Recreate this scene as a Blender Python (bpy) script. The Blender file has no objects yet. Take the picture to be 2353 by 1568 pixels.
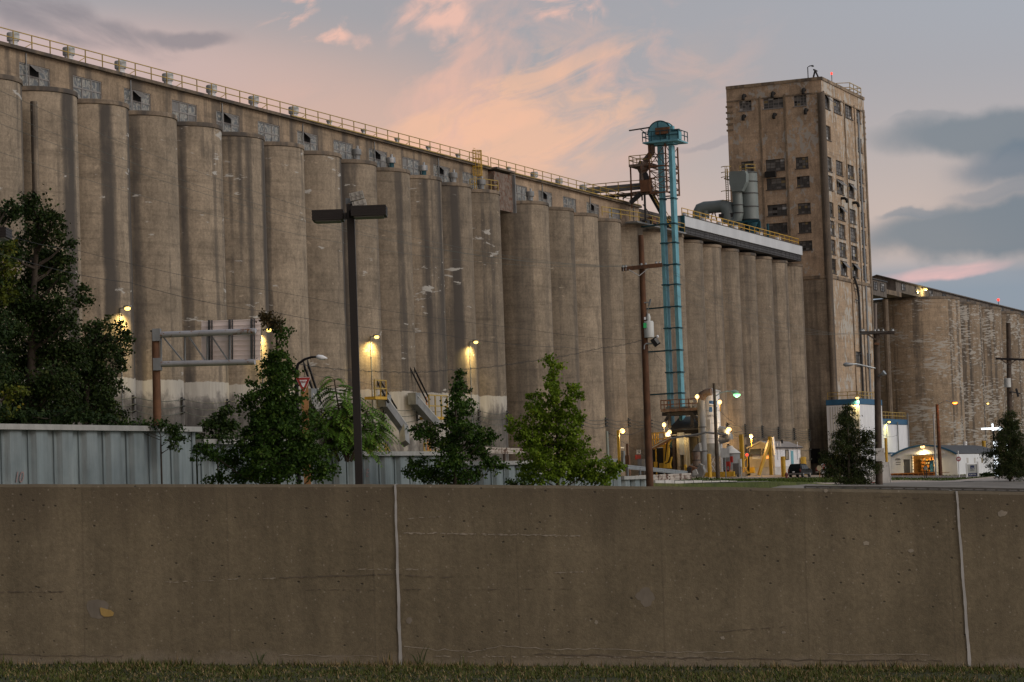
import bpy, bmesh, math, random
from mathutils import Vector as V, Matrix, noise as mnoise
random.seed(7)
SC = bpy.context.scene
COL = SC.collection
rad = math.radians
# ---------------------------------------------------------------- camera model and site grid
W, HH, F = 2353., 1568., 5556.
PITCH, ROLL, A = map(rad, (3.443, -2.053, 23.779))
EYE = 1.5
FW = V((0, math.cos(PITCH), math.sin(PITCH)))
_r0, _u0 = V((1, 0, 0)), V((0, -math.sin(PITCH), math.cos(PITCH)))
RT = _r0*math.cos(ROLL) + _u0*math.sin(ROLL)
UP = _u0*math.cos(ROLL) - _r0*math.sin(ROLL)
def ray(px, py): return FW + RT*((px-W/2)/F) - UP*((py-HH/2)/F)
def at(px, py, Y):
    d = ray(px, py); k = Y/d.y
    return V((d.x*k, Y, d.z*k+EYE))
UX, UY, NX, NY = math.sin(A), math.cos(A), math.cos(A), -math.sin(A)
U3, N3, Z3 = V((UX, UY, 0)), V((NX, NY, 0)), V((0, 0, 1))
X0 = -123.79
def row(s, d, z=0.): return V((X0+UX*s+NX*d, UY*s+NY*d, z))
def sd(p): return ((p[0]-X0)*UX+p[1]*UY, (p[0]-X0)*NX+p[1]*NY)
def hit_d(px, py, d):
    r = ray(px, py); k = (d+X0*NX)/(r.x*NX+r.y*NY)
    return ((r.x*k-X0)*UX+r.y*k*UY, r.z*k+EYE)
def hit_s(px, py, s):
    r = ray(px, py); k = (s+X0*UX)/(r.x*UX+r.y*UY)
    return ((r.x*k-X0)*NX+r.y*k*NY, r.z*k+EYE)
def pd(px, py, d):
    s, z = hit_d(px, py, d); return row(s, d, z)
def ps(px, py, s):
    d, z = hit_s(px, py, s); return row(s, d, z)
# ---------------------------------------------------------------- ground heights
DW = 75.0
GP = [(95,40,3.5),(130,20,3.4),(120,70,3.1),(150,60,2.2),(150,40,2.8),(170,72,1.35),(178,70,1.15),(200,68,.9),(213,66,.75),(230,61,.72),(240,68,.45),(262,51,.62),(300,50,.25),(270,40,1.0),(200,58,1.25),(200,40,2.3),(200,10,3.2),(250,10,3.0),(250,40,1.75),(300,6,2.6),
      (290,22,1.75),(227,50,1.2),(283,30,1.42),(320,20,1.45),(335,12,1.9),(335,5,1.95),(355,8,1.92),(380,7,1.9),(377,12,1.55),(369,15,1.3),(340,25,1.2),(400,10,1.5),
      (318,26,1.25),(364,21,.9),(330,31,.92),(410,5,1.6),(418,13,1.0),(418,25,.79),(443,26,.85),(408,30,.4),(367,35,.4),(480,20,.8),(520,10,.9),(600,10,.8),
      (318,42,.15),(245,60,.42),(355,42,0.),(272,60,.22),(230,75,.1),(189,80,.12),(400,55,-.2),(450,40,.2),(600,50,-.3),(300,80,-.3),(170,100,-.2),(130,100,-.2),(400,100,-.6),(-40,0,3.8),(20,40,3.6),
      (60,0,3.6),(-40,-60,3.8),(300,-60,2.4),(600,-60,.8),(100,0,3.5)]
TOPS = [(80,112.8,3.56),(112.9,122.2,3.19),(122.3,130.4,2.80),(130.5,138.3,2.42),(138.4,147.6,2.02),(147.7,151.5,1.70)]
def _idw(s, d):
    n = w = 0.
    for a, b, z in GP:
        q = 1./((s-a)**2*.35+(d-b)**2+4.)**1.3
        n += q*z; w += q
    return n/w
def sstep(a, b, x):
    t = min(1, max(0, (x-a)/(b-a))); return t*t*(3-2*t)
def gz_sd(s, d):
    z = _idw(s, d)
    if d < DW-.05:
        if s < 152:
            top = [t for a, b, t in TOPS if s <= b+.06] or [1.7]
            k = sstep(45, 73, d)
            z = z*(1-k)+(top[0]-.22)*k
        return z
    k = sstep(150, 185, s)
    return -.15*(1-k)+z*k
def gz(p): 
    if p[1] < 21.5: return lawn_z(p[0])
    return gz_sd(*sd(p))
def lawn_z(x): return -.01-.04*x
def on_ground(p): return V((p[0], p[1], gz(p)))
# ---------------------------------------------------------------- object helpers
class MB:
    def __init__(s): s.v, s.f, s.m = [], [], []
    def face(s, pts, mi=0):
        n = len(s.v); s.v += [V(p) for p in pts]; s.f.append(tuple(range(n, n+len(pts)))); s.m.append(mi)
    def raw(s, vs, fs, mi=0):
        n = len(s.v); s.v += [V(p) for p in vs]
        s.f += [tuple(i+n for i in f) for f in fs]; s.m += [mi]*len(fs)
    def obox(s, c, ax, ay, az, mi=0):   # centre and half-axis vectors
        c = V(c)
        vs = [c+ax*i+ay*j+az*k for i in (-1, 1) for j in (-1, 1) for k in (-1, 1)]
        s.raw(vs, [(0,1,3,2),(4,6,7,5),(0,4,5,1),(2,3,7,6),(0,2,6,4),(1,5,7,3)], mi)
        return s
    def box(s, c, l, w, h, a=None, mi=0):   # centre, size along a / across / up
        a = (a or U3); b = V((a.y, -a.x, 0))
        return s.obox(c, a*(l/2), b*(w/2), Z3*(h/2), mi)
    def bar(s, p, q, w, h=None, mi=0, up=None):
        p, q = V(p), V(q); h = h or w; t = (q-p)
        if t.length < 1e-6: return s
        tn = t.normalized(); up = up or Z3
        if abs(tn.dot(up)) > .95: up = U3
        b = tn.cross(up).normalized(); c = b.cross(tn)
        return s.obox((p+q)/2, t/2, b*(w/2), c*(h/2), mi)
    def tube(s, pts, r, n=8, mi=0, caps=True):
        pts = [V(p) for p in pts]; m = len(pts)
        rs = r if isinstance(r, (list, tuple)) else [r]*m
        t0 = (pts[1]-pts[0]).normalized()
        up = Z3 if abs(t0.z) < .9 else U3
        b = t0.cross(up).normalized(); vs = []
        for i in range(m):
            t = (pts[min(i+1, m-1)]-pts[max(i-1, 0)]).normalized()
            b = (b-t*b.dot(t)); b = b.normalized() if b.length > 1e-6 else t.orthogonal().normalized()
            c = t.cross(b)
            vs += [pts[i]+(b*math.cos(2*math.pi*k/n)+c*math.sin(2*math.pi*k/n))*rs[i] for k in range(n)]
        fs = [(i*n+k, i*n+(k+1) % n, (i+1)*n+(k+1) % n, (i+1)*n+k) for i in range(m-1) for k in range(n)]
        if caps: fs += [tuple(range(n))[::-1], tuple((m-1)*n+k for k in range(n))]
        s.raw(vs, fs, mi); return s
    def lathe(s, c, prof, n=24, mi=0, axis=None, caps=True):
        c = V(c); axis = (axis or Z3).normalized()
        b = axis.orthogonal().normalized(); e = axis.cross(b); m = len(prof)
        vs = [c+axis*z+(b*math.cos(2*math.pi*k/n)+e*math.sin(2*math.pi*k/n))*r for r, z in prof for k in range(n)]
        fs = [(i*n+k, i*n+(k+1) % n, (i+1)*n+(k+1) % n, (i+1)*n+k) for i in range(m-1) for k in range(n)]
        if caps: fs += [tuple(range(n))[::-1], tuple((m-1)*n+k for k in range(n))]
        s.raw(vs, fs, mi); return s
    def prism(s, pts, vec, mi=0):   # polygon extruded along vec
        pts = [V(p) for p in pts]; n = len(pts); vec = V(vec)
        s.raw(pts+[p+vec for p in pts], [tuple(range(n))[::-1], tuple(range(n, 2*n))]+[(i, (i+1) % n, n+(i+1) % n, n+i) for i in range(n)], mi)
        return s
    def build(s, name, mats, parent=None, smooth=0, base=None):
        off = V((0, 0, 0)); p = parent
        while p is not None: off += V(p.location); p = p.parent
        loc = V(base)-off if base is not None else V((0, 0, 0))
        me = bpy.data.meshes.new(name)
        me.from_pydata([tuple(v-off-loc) for v in s.v], [], s.f)
        mats = mats if isinstance(mats, (list, tuple)) else [mats]
        for m in mats: me.materials.append(m)
        if len(mats) > 1: me.polygons.foreach_set('material_index', s.m)
        bm = bmesh.new(); bm.from_mesh(me)
        if smooth:
            bmesh.ops.remove_doubles(bm, verts=bm.verts, dist=1e-5)
        bmesh.ops.recalc_face_normals(bm, faces=bm.faces); bm.to_mesh(me); bm.free()
        if smooth:
            me.shade_smooth()
            try: me.set_sharp_from_angle(angle=rad(smooth))
            except Exception: pass
        o = bpy.data.objects.new(name, me); COL.objects.link(o)
        o.location = loc; o.parent = parent
        return o
def tag(o, label=None, cat=None, group=None, kind=None):
    if label: o['label'] = label
    if cat: o['category'] = cat
    if group: o['group'] = group
    if kind: o['kind'] = kind
    return o
def thing(name, loc, label, cat, group=None):
    o = bpy.data.objects.new(name, None); COL.objects.link(o)
    o.location = loc; o.empty_display_size = .2
    return tag(o, label, cat, group)
def copy_tree(o, parent=None, loc=None):
    c = o.copy(); COL.objects.link(c); c.parent = parent
    if loc is not None: c.location = loc
    for ch in list(o.children): copy_tree(ch, c)
    return c
def text(body, size, o, right, up, mat, parent, name='lettering', align='CENTER', sx=1., shear=0.):
    cu = bpy.data.curves.new(name, 'FONT'); cu.body = body; cu.size = size; cu.extrude = .004
    cu.align_x = align; cu.align_y = 'CENTER'; cu.shear = shear
    to = bpy.data.objects.new(name, cu); me = bpy.data.meshes.new_from_object(to); bpy.data.objects.remove(to); bpy.data.curves.remove(cu)
    me.materials.clear(); me.materials.append(mat)
    ob = bpy.data.objects.new(name, me); COL.objects.link(ob)
    off = V((0, 0, 0)); p = parent
    while p is not None: off += V(p.location); p = p.parent
    r, u = V(right).normalized(), V(up).normalized(); n = r.cross(u)
    M = Matrix((r*sx, u, n)).transposed().to_4x4(); M.translation = V(o)-off
    ob.parent = parent; ob.matrix_local = M
    return ob
# ---------------------------------------------------------------- materials
def newmat(name):
    m = bpy.data.materials.new(name); m.use_nodes = True
    nt = m.node_tree; b = nt.nodes['Principled BSDF']; return m, nt, b
def _n(nt, t, **k):
    n = nt.nodes.new(t)
    for a, v in k.items():
        if a.startswith('i_'): n.inputs[a[2:].replace('_', ' ')].default_value = v
        else: setattr(n, a, v)
    return n
def L(nt, a, b): nt.links.new(a, b)
def ramp(nt, fac, stops, interp='LINEAR'):
    r = nt.nodes.new('ShaderNodeValToRGB'); r.color_ramp.interpolation = interp
    e = r.color_ramp.elements
    while len(e) < len(stops): e.new(.5)
    for i, (p, c) in enumerate(stops):
        e[i].position = p; c = c if not isinstance(c, (int, float)) else (c, c, c)
        e[i].color = (*c[:3], 1)
    L(nt, fac, r.inputs[0]); return r.outputs[0]
def mapped(nt, src, scale, off=None):
    mp = _n(nt, 'ShaderNodeMapping'); mp.inputs['Scale'].default_value = scale
    L(nt, src, mp.inputs[0])
    if off is not None: L(nt, off, mp.inputs['Location'])
    return mp.outputs[0]
def noi(nt, vec, scale, detail=4, rough=.55, dist=0.):
    n = _n(nt, 'ShaderNodeTexNoise'); L(nt, vec, n.inputs['Vector'])
    n.inputs['Scale'].default_value = scale; n.inputs['Detail'].default_value = detail
    n.inputs['Roughness'].default_value = rough; n.inputs['Distortion'].default_value = dist
    return n.outputs['Fac']
def mixc(nt, fac, a, b, mode='MIX'):
    m = _n(nt, 'ShaderNodeMix', data_type='RGBA', blend_type=mode)
    for s, i in ((fac, 0), (a, 6), (b, 7)):
        if isinstance(s, (int, float)): m.inputs[i].default_value = s
        elif isinstance(s, tuple): m.inputs[i].default_value = (*s[:3], 1)
        else: L(nt, s, m.inputs[i])
    return m.outputs[2]
def math_(nt, op, a, b=None, clamp=False):
    m = _n(nt, 'ShaderNodeMath', operation=op, use_clamp=clamp)
    for s, i in ((a, 0), (b, 1)):
        if s is None: continue
        if isinstance(s, (int, float)): m.inputs[i].default_value = s
        else: L(nt, s, m.inputs[i])
    return m.outputs[0]
def objvec(nt, rand=True):
    tc = _n(nt, 'ShaderNodeTexCoord'); v = tc.outputs['Object']
    if not rand: return v
    oi = _n(nt, 'ShaderNodeObjectInfo')
    k = math_(nt, 'MULTIPLY', oi.outputs['Random'], 173.)
    cb = _n(nt, 'ShaderNodeCombineXYZ'); L(nt, k, cb.inputs[0]); L(nt, k, cb.inputs[1]); L(nt, k, cb.inputs[2])
    ad = _n(nt, 'ShaderNodeVectorMath', operation='ADD'); L(nt, v, ad.inputs[0]); L(nt, cb.outputs[0], ad.inputs[1])
    return ad.outputs[0]
def bump(nt, b, h, strength, dist=.02):
    bp = _n(nt, 'ShaderNodeBump'); bp.inputs['Strength'].default_value = strength; bp.inputs['Distance'].default_value = dist
    L(nt, h, bp.inputs['Height']); L(nt, bp.outputs[0], b.inputs['Normal'])
_mc = {}
def plain(name, col, rough=.6, metal=0., var=.25, sc=1.5, rust=None, rustamt=.5):
    """painted or bare surface with mottling and optional rust / dirt patches"""
    if name in _mc: return _mc[name]
    m, nt, b = newmat(name); v = objvec(nt)
    lo = tuple(c*(1-var) for c in col); hi = tuple(min(1, c*(1+var)) for c in col)
    c = ramp(nt, noi(nt, mapped(nt, v, (1, 1, .5)), sc, 5, .6), [(.3, lo), (.7, hi)])
    if rust:
        f = ramp(nt, noi(nt, v, sc*1.7, 6, .65, .3), [(rustamt, 0), (rustamt+.08, 1)])
        c = mixc(nt, f, c, rust)
    L(nt, c, b.inputs['Base Color']); b.inputs['Roughness'].default_value = rough; b.inputs['Metallic'].default_value = metal
    _mc[name] = m; return m
def emit(name, col, k):
    if name in _mc: return _mc[name]
    m, nt, b = newmat(name)
    b.inputs['Base Color'].default_value = (*col, 1); b.inputs['Emission Color'].default_value = (*col, 1); b.inputs['Emission Strength'].default_value = k
    _mc[name] = m; return m
def concrete(name, col, patch=.0, pcol=(.42, .41, .38), streak=.5, lines=.5, white=None, wstyle=0, grime=(.055, .048, .042), horiz=.0, var=True, orange=False, pscale=(.55, .55, 1.9)):
    m, nt, b = newmat(name); v = objvec(nt)
    tc = _n(nt, 'ShaderNodeTexCoord'); ov = tc.outputs['Object']
    if var:
        oi = _n(nt, 'ShaderNodeObjectInfo')
        tint = ramp(nt, oi.outputs['Random'], [(0, tuple(c*.70 for c in col)), (1, tuple(c*1.12 for c in col))])
    else: tint = mixc(nt, 0., col, col)
    # broad mottling and fine grain
    c = mixc(nt, 1., tint, ramp(nt, noi(nt, v, .22, 4, .6), [(.3, .78), (.7, 1.16)]), 'MULTIPLY')
    c = mixc(nt, 1., c, ramp(nt, noi(nt, v, 4.5, 6, .8), [(.3, .66), (.7, 1.28)]), 'MULTIPLY')
    # slip-form pour lines
    ln = noi(nt, mapped(nt, v, (.05, .05, 1.)), 1.9, 5, .75)
    c = mixc(nt, lines, c, ramp(nt, ln, [(.33, .45), (.45, .92), (.52, 1.02), (.68, 1.22)]), 'MULTIPLY')
    # fine vertical weathering
    fv = noi(nt, mapped(nt, v, (1., 1., .06)), 3.2, 4, .6)
    c = mixc(nt, .42, c, ramp(nt, fv, [(.3, .66), (.65, 1.14)]), 'MULTIPLY')
    md = noi(nt, mapped(nt, v, (1., 1., .55)), .75, 6, .72, .6)
    c = mixc(nt, .9, c, ramp(nt, md, [(.32, .66), (.5, 1.), (.7, 1.2)]), 'MULTIPLY')
    fl_ = ramp(nt, noi(nt, mapped(nt, v, (.8, .8, 2.2)), 1.1, 3, .5, .3), [(.71, 0), (.74, .55)])
    c = mixc(nt, fl_, c, tuple(min(1, x*1.55) for x in col))
    # broad dark run-off streaks
    st = noi(nt, mapped(nt, v, (1., 1., .012)), .55, 3, .5)
    br = noi(nt, mapped(nt, v, (1., 1., .35)), .9, 5, .65)
    sm = math_(nt, 'ADD', st, math_(nt, 'MULTIPLY', math_(nt, 'SUBTRACT', br, .5), .22))
    f = math_(nt, 'MULTIPLY', ramp(nt, sm, [(.50, 0), (.55, .55), (.64, 1)]), streak)
    c = mixc(nt, f, c, grime)
    if patch > 0:
        pn = noi(nt, mapped(nt, v, pscale), .95, 6, .62, .3)
        big = noi(nt, v, .16, 2, .5)
        pf = ramp(nt, math_(nt, 'ADD', pn, math_(nt, 'MULTIPLY', math_(nt, 'SUBTRACT', big, .5), .55)), [(.80-patch, 0), (.835-patch, .85)])
        c = mixc(nt, pf, c, pcol)
    if orange:
        of = ramp(nt, noi(nt, mapped(nt, v, (.5, .5, .3)), .5, 5, .6), [(.66, 0), (.7, .8)])
        c = mixc(nt, of, c, (.36, .19, .06))
    if white is not None:
        sx = _n(nt, 'ShaderNodeSeparateXYZ'); L(nt, ov, sx.inputs[0]); z = sx.outputs[2]
        e1 = math_(nt, 'MULTIPLY', math_(nt, 'SUBTRACT', noi(nt, mapped(nt, v, (1, 1, .3)), 1.2, 5, .7), .5), .5)
        wb = ramp(nt, math_(nt, 'ADD', math_(nt, 'SUBTRACT', white+.5, z), e1), [(.47, 0), (.53, 1)])   # below the whitewash line
        gr = noi(nt, mapped(nt, v, (1, 1, .6)), .75, 7, .7, .5)
        zz = math_(nt, 'MULTIPLY', math_(nt, 'SUBTRACT', white-1.6 if wstyle == 0 else white-5.2, z), .2)
        if wstyle == 0: g2 = math_(nt, 'ADD', gr, math_(nt, 'MINIMUM', math_(nt, 'MAXIMUM', zz, -.25), .17))
        else: g2 = math_(nt, 'ADD', gr, math_(nt, 'MINIMUM', math_(nt, 'MAXIMUM', zz, -.22), .0))
        wc = ramp(nt, g2, [(.38, (.39, .37, .33)), (.47, (.27, .255, .23)), (.56, (.15, .14, .13)), (.75, (.075, .07, .066))])
        wc = mixc(nt, .5, wc, ramp(nt, fv, [(.3, .6), (.65, 1.15)]), 'MULTIPLY')
        c = mixc(nt, wb, c, wc)
    L(nt, c, b.inputs['Base Color']); b.inputs['Roughness'].default_value = .9
    bump(nt, b, noi(nt, v, 5., 6, .7), .25, .05)
    return m
CON = (.268, .217, .158)
M = dict(
 siloA=concrete('concrete_left_row', CON, .122, streak=.95, white=8.6, wstyle=0),
 siloA2=concrete('concrete_whitewashed', CON, .128, streak=.95, white=8.6, wstyle=1),
 siloB=concrete('concrete_right_row', (.26, .211, .153), .06, (.34, .30, .235), streak=.6),
 siloD=concrete('concrete_far_bins', (.29, .22, .15), .262, (.37,.355,.32), streak=.9, pscale=(.75, .75, 3.2)),
 gal=concrete('concrete_gallery', (.27, .205, .138), .0, streak=.8, var=False),
 gal2=concrete('concrete_gallery_warm', (.34, .252, .17), .0, streak=.2, var=False),
 tower=concrete('concrete_tower', (.45, .332, .225), .235, (.40, .385, .35), streak=.1, lines=.3, var=False, pscale=(1.3, 1.3, .85)),
 tower2=concrete('concrete_tower_peeling', (.40, .298, .20), .262, (.42, .41, .37), streak=.15, var=False, orange=True, pscale=(1.3, 1.3, .8)),
 rim=concrete('concrete_rim', (.20, .155, .11), .05, streak=.9),
 dark=plain('dark_steel', (.03, .03, .032), .7, 0, .4),  # near-black mottled steel, same tone everywhere
 rusty=plain('rusted_sheet', (.16, .125, .10), .8, 0, .35, 1.6, (.11, .05, .028), .50),
 rust=plain('rusted_steel', (.13, .06, .028), .8, 0, .35, 2.),
 yellow=plain('yellow_paint', (.50, .30, .025), .5, 0, .25, 2., (.2, .1, .03), .68),
 yrail=plain('yellow_rail_paint', (.36, .25, .06), .6, 0, .25, 2., (.16, .09, .03), .62),
 teal=plain('turquoise_paint', (.125, .33, .40), .6, 0, .22, 1.6, (.11, .075, .055), .70),
 tealdk=plain('dark_turquoise_steel', (.02, .07, .09), .6, 0, .3),
 duct=plain('grey_green_paint', (.17, .205, .20), .5, 0, .12, .7),
 galv=plain('galvanised_steel', (.34, .36, .37), .42, .55, .2, 3.),
 galvd=plain('dull_galvanised_steel', (.20, .21, .215), .6, .2, .25, 1.5),
 white=plain('white_paint', (.72, .74, .76), .5, 0, .08, 1.),
 whited=plain('dirty_white_paint', (.50, .49, .46), .6, 0, .2, 1.5, (.22, .17, .13), .64),
 cream=plain('cream_paint', (.55, .48, .33), .6, 0, .15, 1.5, (.2, .15, .08), .66),
 blueband=plain('blue_paint', (.018, .10, .20), .5, 0, .15, 1.),
 black=plain('black_metal', (.012, .012, .013), .45, .2, .2),
 brown=plain('dark_bronze_metal', (.014, .011, .0095), .5, .2, .2),
 wood=plain('creosoted_wood', (.092, .040, .018), .85, 0, .5, 4.),
 woodd=plain('weathered_wood', (.075, .055, .04), .9, 0, .4, 4.),
 woodpost=plain('tan_wood', (.30, .15, .055), .85, 0, .3, 3.),
 red=plain('red_paint', (.32, .025, .018), .5, 0, .15),
 redd=plain('dull_red_paint', (.16, .03, .025), .6, 0, .3),
 orange=plain('orange_paint', (.55, .20, .04), .55, 0, .2),
 glassd=plain('dark_dirty_glass', (.062, .061, .058), .3, 0, .5, 2.),
 glassg=plain('grey_dirty_glass', (.15, .145, .135), .4, 0, .3, 2.),
 glassp=plain('pale_glass', (.42, .43, .43), .4, 0, .2, 2.),
 glassa=plain('amber_glass', (.22, .17, .08), .4, 0, .2, 2.),
 sash=plain('weathered_sash', (.075, .065, .055), .8, 0, .3, 3.),
 sashl=plain('pale_sash', (.22, .21, .20), .7, 0, .2, 3.),
 signback=plain('sky_tinted_sign_back', (.97, .84, .78), .5, 0., .05, 1.),  # pinkish sky reflection put into the flat panel colour
 cable=plain('cable_rubber', (.02, .02, .02), .7), wire=plain('weathered_copper_wire', (.075, .085, .075), .6),
 porcelain=plain('porcelain', (.35, .37, .38), .3), ltgrey=plain('light_grey_enamel', (.42, .44, .43), .5),
 roofgrey=plain('grey_roofing', (.26, .24, .23), .8, 0, .15, .6), roofdk=plain('dark_roofing', (.05, .052, .055), .7, 0, .25, .6),
 barnwood=plain('weathered_boards', (.115, .10, .085), .9, 0, .45, 1.5), doorgrey=plain('grey_door_paint', (.12, .12, .12), .6),
 asphalt=plain('asphalt', (.12, .11, .10), .9, 0, .25, .8), paving=plain('worn_paving', (.24, .20, .165), .9, 0, .25, .6),
 roadc=plain('pale_concrete_road', (.33, .29, .26), .9, 0, .12, .6),
 rubber=plain('tyre_rubber', (.015, .015, .015), .8), carblk=plain('dark_green_car_paint', (.004, .007, .008), .55, 0, .1),
 carred=plain('maroon_car_paint', (.10, .012, .014), .25), chrome=plain('chrome', (.22, .22, .22), .35, .6),
 carglass=plain('car_glass', (.012, .015, .017), .15), navy=plain('navy_paint', (.015, .03, .10), .5), ink=plain('black_lettering', (.02, .02, .02), .6),
 logoblue=plain('logo_blue', (.03, .14, .34), .5), hole=plain('dark_opening', (.012, .011, .01), .95),
 l_warm=emit('lamp_warm', (1., .58, .20), 3.2), l_yel=emit('lamp_yellow', (1., .66, .16), 3.6), l_grn=emit('lamp_mercury_green', (.35, 1., .45), 1.8),
 l_org=emit('lamp_sodium_orange', (1., .26, .02), 2.6), l_red=emit('lamp_red', (1., .05, .03), 2.), l_wht=emit('lamp_white', (.85, .93, 1.), 2.2),
 l_room=emit('lit_room_glow', (1., .5, .12), .55), l_win=emit('lit_window_glow', (1., .35, .08), 1.2),
)
def lamp(p, col, e, r=.15, kind='POINT', aim=None, ang=120, blend=.6, name='lamp_light'):
    d = bpy.data.lights.new(name, kind); d.energy = e; d.color = col; d.shadow_soft_size = r
    if kind == 'SPOT': d.spot_size = rad(ang); d.spot_blend = blend
    o = bpy.data.objects.new(name, d); COL.objects.link(o); o.location = p
    if aim is not None: o.rotation_euler = (V(aim)-V(p)).to_track_quat('-Z', 'Y').to_euler()
    return o
def railing(name, pts, label, h=1.07, gap=2.5, r=.035, mat=None, parent=None, brace=0, mids=1, cat='railing', group=None, postlast=True):
    mat = mat or M['yrail']; pts = [V(p) for p in pts]
    root = parent if parent is not None else thing(name, pts[0], label, cat, group)
    up = Z3*h
    MBt = MB(); MBm = MB()
    for a, b in zip(pts, pts[1:]):
        MBt.bar(a+up, b+up, 2*r)
        for k in range(mids): MBm.bar(a+up*(k+1)/(mids+1), b+up*(k+1)/(mids+1), 2*r)
    MBt.build('top_rail', mat, root); MBm.build('mid_rail', mat, root)
    post = None; n = 0
    for i, (a, b) in enumerate(zip(pts, pts[1:])):
        l = (b-a).length; k = max(1, round(l/gap))
        for j in range(k+(1 if i == len(pts)-2 and postlast else 0)):
            p = a+(b-a)*(j/k)
            if post is None:
                post = MB().bar(p, p+up*.985, 2*r).build('post', mat, root, base=p)
            else:
                q = post.copy(); COL.objects.link(q); q.parent = root
                off = V((0, 0, 0)); pp = root
                while pp is not None: off += V(pp.location); pp = pp.parent
                q.location = p-off
            if brace and n % brace == 1:
                t = (b-a).normalized(); MB().bar(p+up*.45, p-t*.75+N3*-.35, 1.6*r).build('brace', mat, root)
            n += 1
    return root
def wall_holes(mb, O, ax, nrm, w, h, holes, rec=.25, mi=0, z0=0.):
    """wall face from O along ax (w) and up (h) with recessed rectangular holes (u0,u1,z0,z1)"""
    us = sorted({0., w, *[x for q in holes for x in q[:2]]}); zs = sorted({0., h, *[x for q in holes for x in q[2:4]]})
    for i in range(len(us)-1):
        for j in range(len(zs)-1):
            uc, zc = (us[i]+us[i+1])/2, (zs[j]+zs[j+1])/2
            if any(q[0] < uc < q[1] and q[2] < zc < q[3] for q in holes): continue
            mb.face([O+ax*us[i]+Z3*zs[j], O+ax*us[i+1]+Z3*zs[j], O+ax*us[i+1]+Z3*zs[j+1], O+ax*us[i]+Z3*zs[j+1]], mi)
    b = nrm*-rec
    for q in holes:
        c = [O+ax*u+Z3*z for u, z in ((q[0], q[2]), (q[1], q[2]), (q[1], q[3]), (q[0], q[3]))]
        for k in range(4): mb.face([c[k], c[(k+1) % 4], c[(k+1) % 4]+b, c[k]+b], mi)
GL = [M['glassd'], M['glassg'], M['glassp'], M['glassa'], M['hole']]
def window(parent, O, ax, nrm, w, h, cols, rows, rec=.2, frame=None, wts=(70, 20, 2, 5, 3), tilt=None, sill=True, panes=None, bar=.05, opened=()):
    """O = lower-left corner on the wall face; frame mesh with one child pane mesh"""
    fm = MB(); B = O-nrm*rec; t = .09
    fm.obox(B+ax*(w/2)+Z3*(t/2), ax*(w/2), nrm*.05, Z3*(t/2)); fm.obox(B+ax*(w/2)+Z3*(h-t/2), ax*(w/2), nrm*.05, Z3*(t/2))
    for u in (t/2, w-t/2): fm.obox(B+ax*u+Z3*(h/2), ax*(t/2), nrm*.048, Z3*(h/2-t))
    for i in range(1, cols): fm.obox(B+ax*(w*i/cols)+Z3*(h/2), ax*(bar/2), nrm*.03, Z3*(h/2-t))
    for j in range(1, rows): fm.obox(B+ax*(w/2)+Z3*(h*j/rows), ax*(w/2-t), nrm*.027, Z3*(bar/2))
    if sill: fm.obox(O+ax*(w/2)-Z3*.07+nrm*.03, ax*(w/2+.08), nrm*.1, Z3*.065)
    fo = fm.build('window', frame or M['sash'], parent, base=O)
    pm = MB(); P = B-nrm*.02
    for i in range(cols):
        for j in range(rows):
            a, b2 = P+ax*(w*i/cols)+Z3*(h*j/rows), P+ax*(w*(i+1)/cols)+Z3*(h*(j+1)/rows)
            mi = 4 if (i, j) in opened else random.choices(range(5), wts)[0]
            pm.face([a, V((b2.x, b2.y, a.z)), b2, V((a.x, a.y, b2.z))], mi)
    pm.build('pane', panes or GL, fo)
    for (u0, z0, u1, z1, ang) in (tilt or ()):    # sashes swung out, hinged at the top
        c, s = math.cos(rad(ang)), math.sin(rad(ang)); H = z1-z0
        top = B+ax*u0+Z3*z1+nrm*.06; dn = -Z3*c+nrm*s
        q = [top, top+ax*(u1-u0), top+ax*(u1-u0)+dn*H, top+dn*H]
        sm = MB()
        sm.prism(q, (nrm*c+Z3*s)*.03, 0)
        so = sm.build('open_sash', M['sashl'] if panes else M['sash'], fo)
        e = (nrm*c+Z3*s)*.035; g = MB(); mx, my = (q[1]-q[0])*.09, (q[3]-q[0])*.1
        g.face([q[0]+mx+my+e, q[1]-mx+my+e, q[2]-mx-my+e, q[3]+mx-my+e]); g.build('sash_pane', M['glassg'], so)
    return fo

for k_ in ('carblk', 'carglass', 'carred', 'tealdk', 'black'): M[k_].node_tree.nodes['Principled BSDF'].inputs['Specular IOR Level'].default_value = .15
# ================================================================= camera
cam = bpy.data.cameras.new('camera'); cam.sensor_width = 36; cam.lens = F*36/W; cam.clip_start = .5; cam.clip_end = 20000
co = bpy.data.objects.new('camera', cam); COL.objects.link(co); SC.camera = co
mw = Matrix((RT, UP, -FW)).transposed().to_4x4(); mw.translation = (0, 0, EYE); co.matrix_world = mw
SC.render.resolution_x, SC.render.resolution_y = 1024, 682
# ================================================================= ground
def ground_mat():
    m, nt, b = newmat('rough_grass_ground'); v = objvec(nt, False)
    c = ramp(nt, noi(nt, v, .12, 5, .65), [(.3, (.05, .07, .012)), (.5, (.085, .105, .02)), (.7, (.17, .14, .06))])
    c = mixc(nt, 1., c, ramp(nt, noi(nt, v, 1.6, 6, .8), [(.3, .45), (.7, 1.35)]), 'MULTIPLY')
    L(nt, c, b.inputs['Base Color']); b.inputs['Roughness'].default_value = .95
    bump(nt, b, noi(nt, v, 6., 6, .75), .6, .15); return m
ss = list(range(-60, 80, 20))+list(range(80, 470, 5))+list(range(470, 900, 40))+[1200, 2500, 6000]
ds = [-4000, -800, -200, -60, -25, -10, 0]+[i*2.5 for i in range(1, 30)]+[DW-.06, DW-.04]+[77+i*3 for i in range(0, 9)]+[110, 125]
gm = MB(); nd = len(ds)
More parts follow.
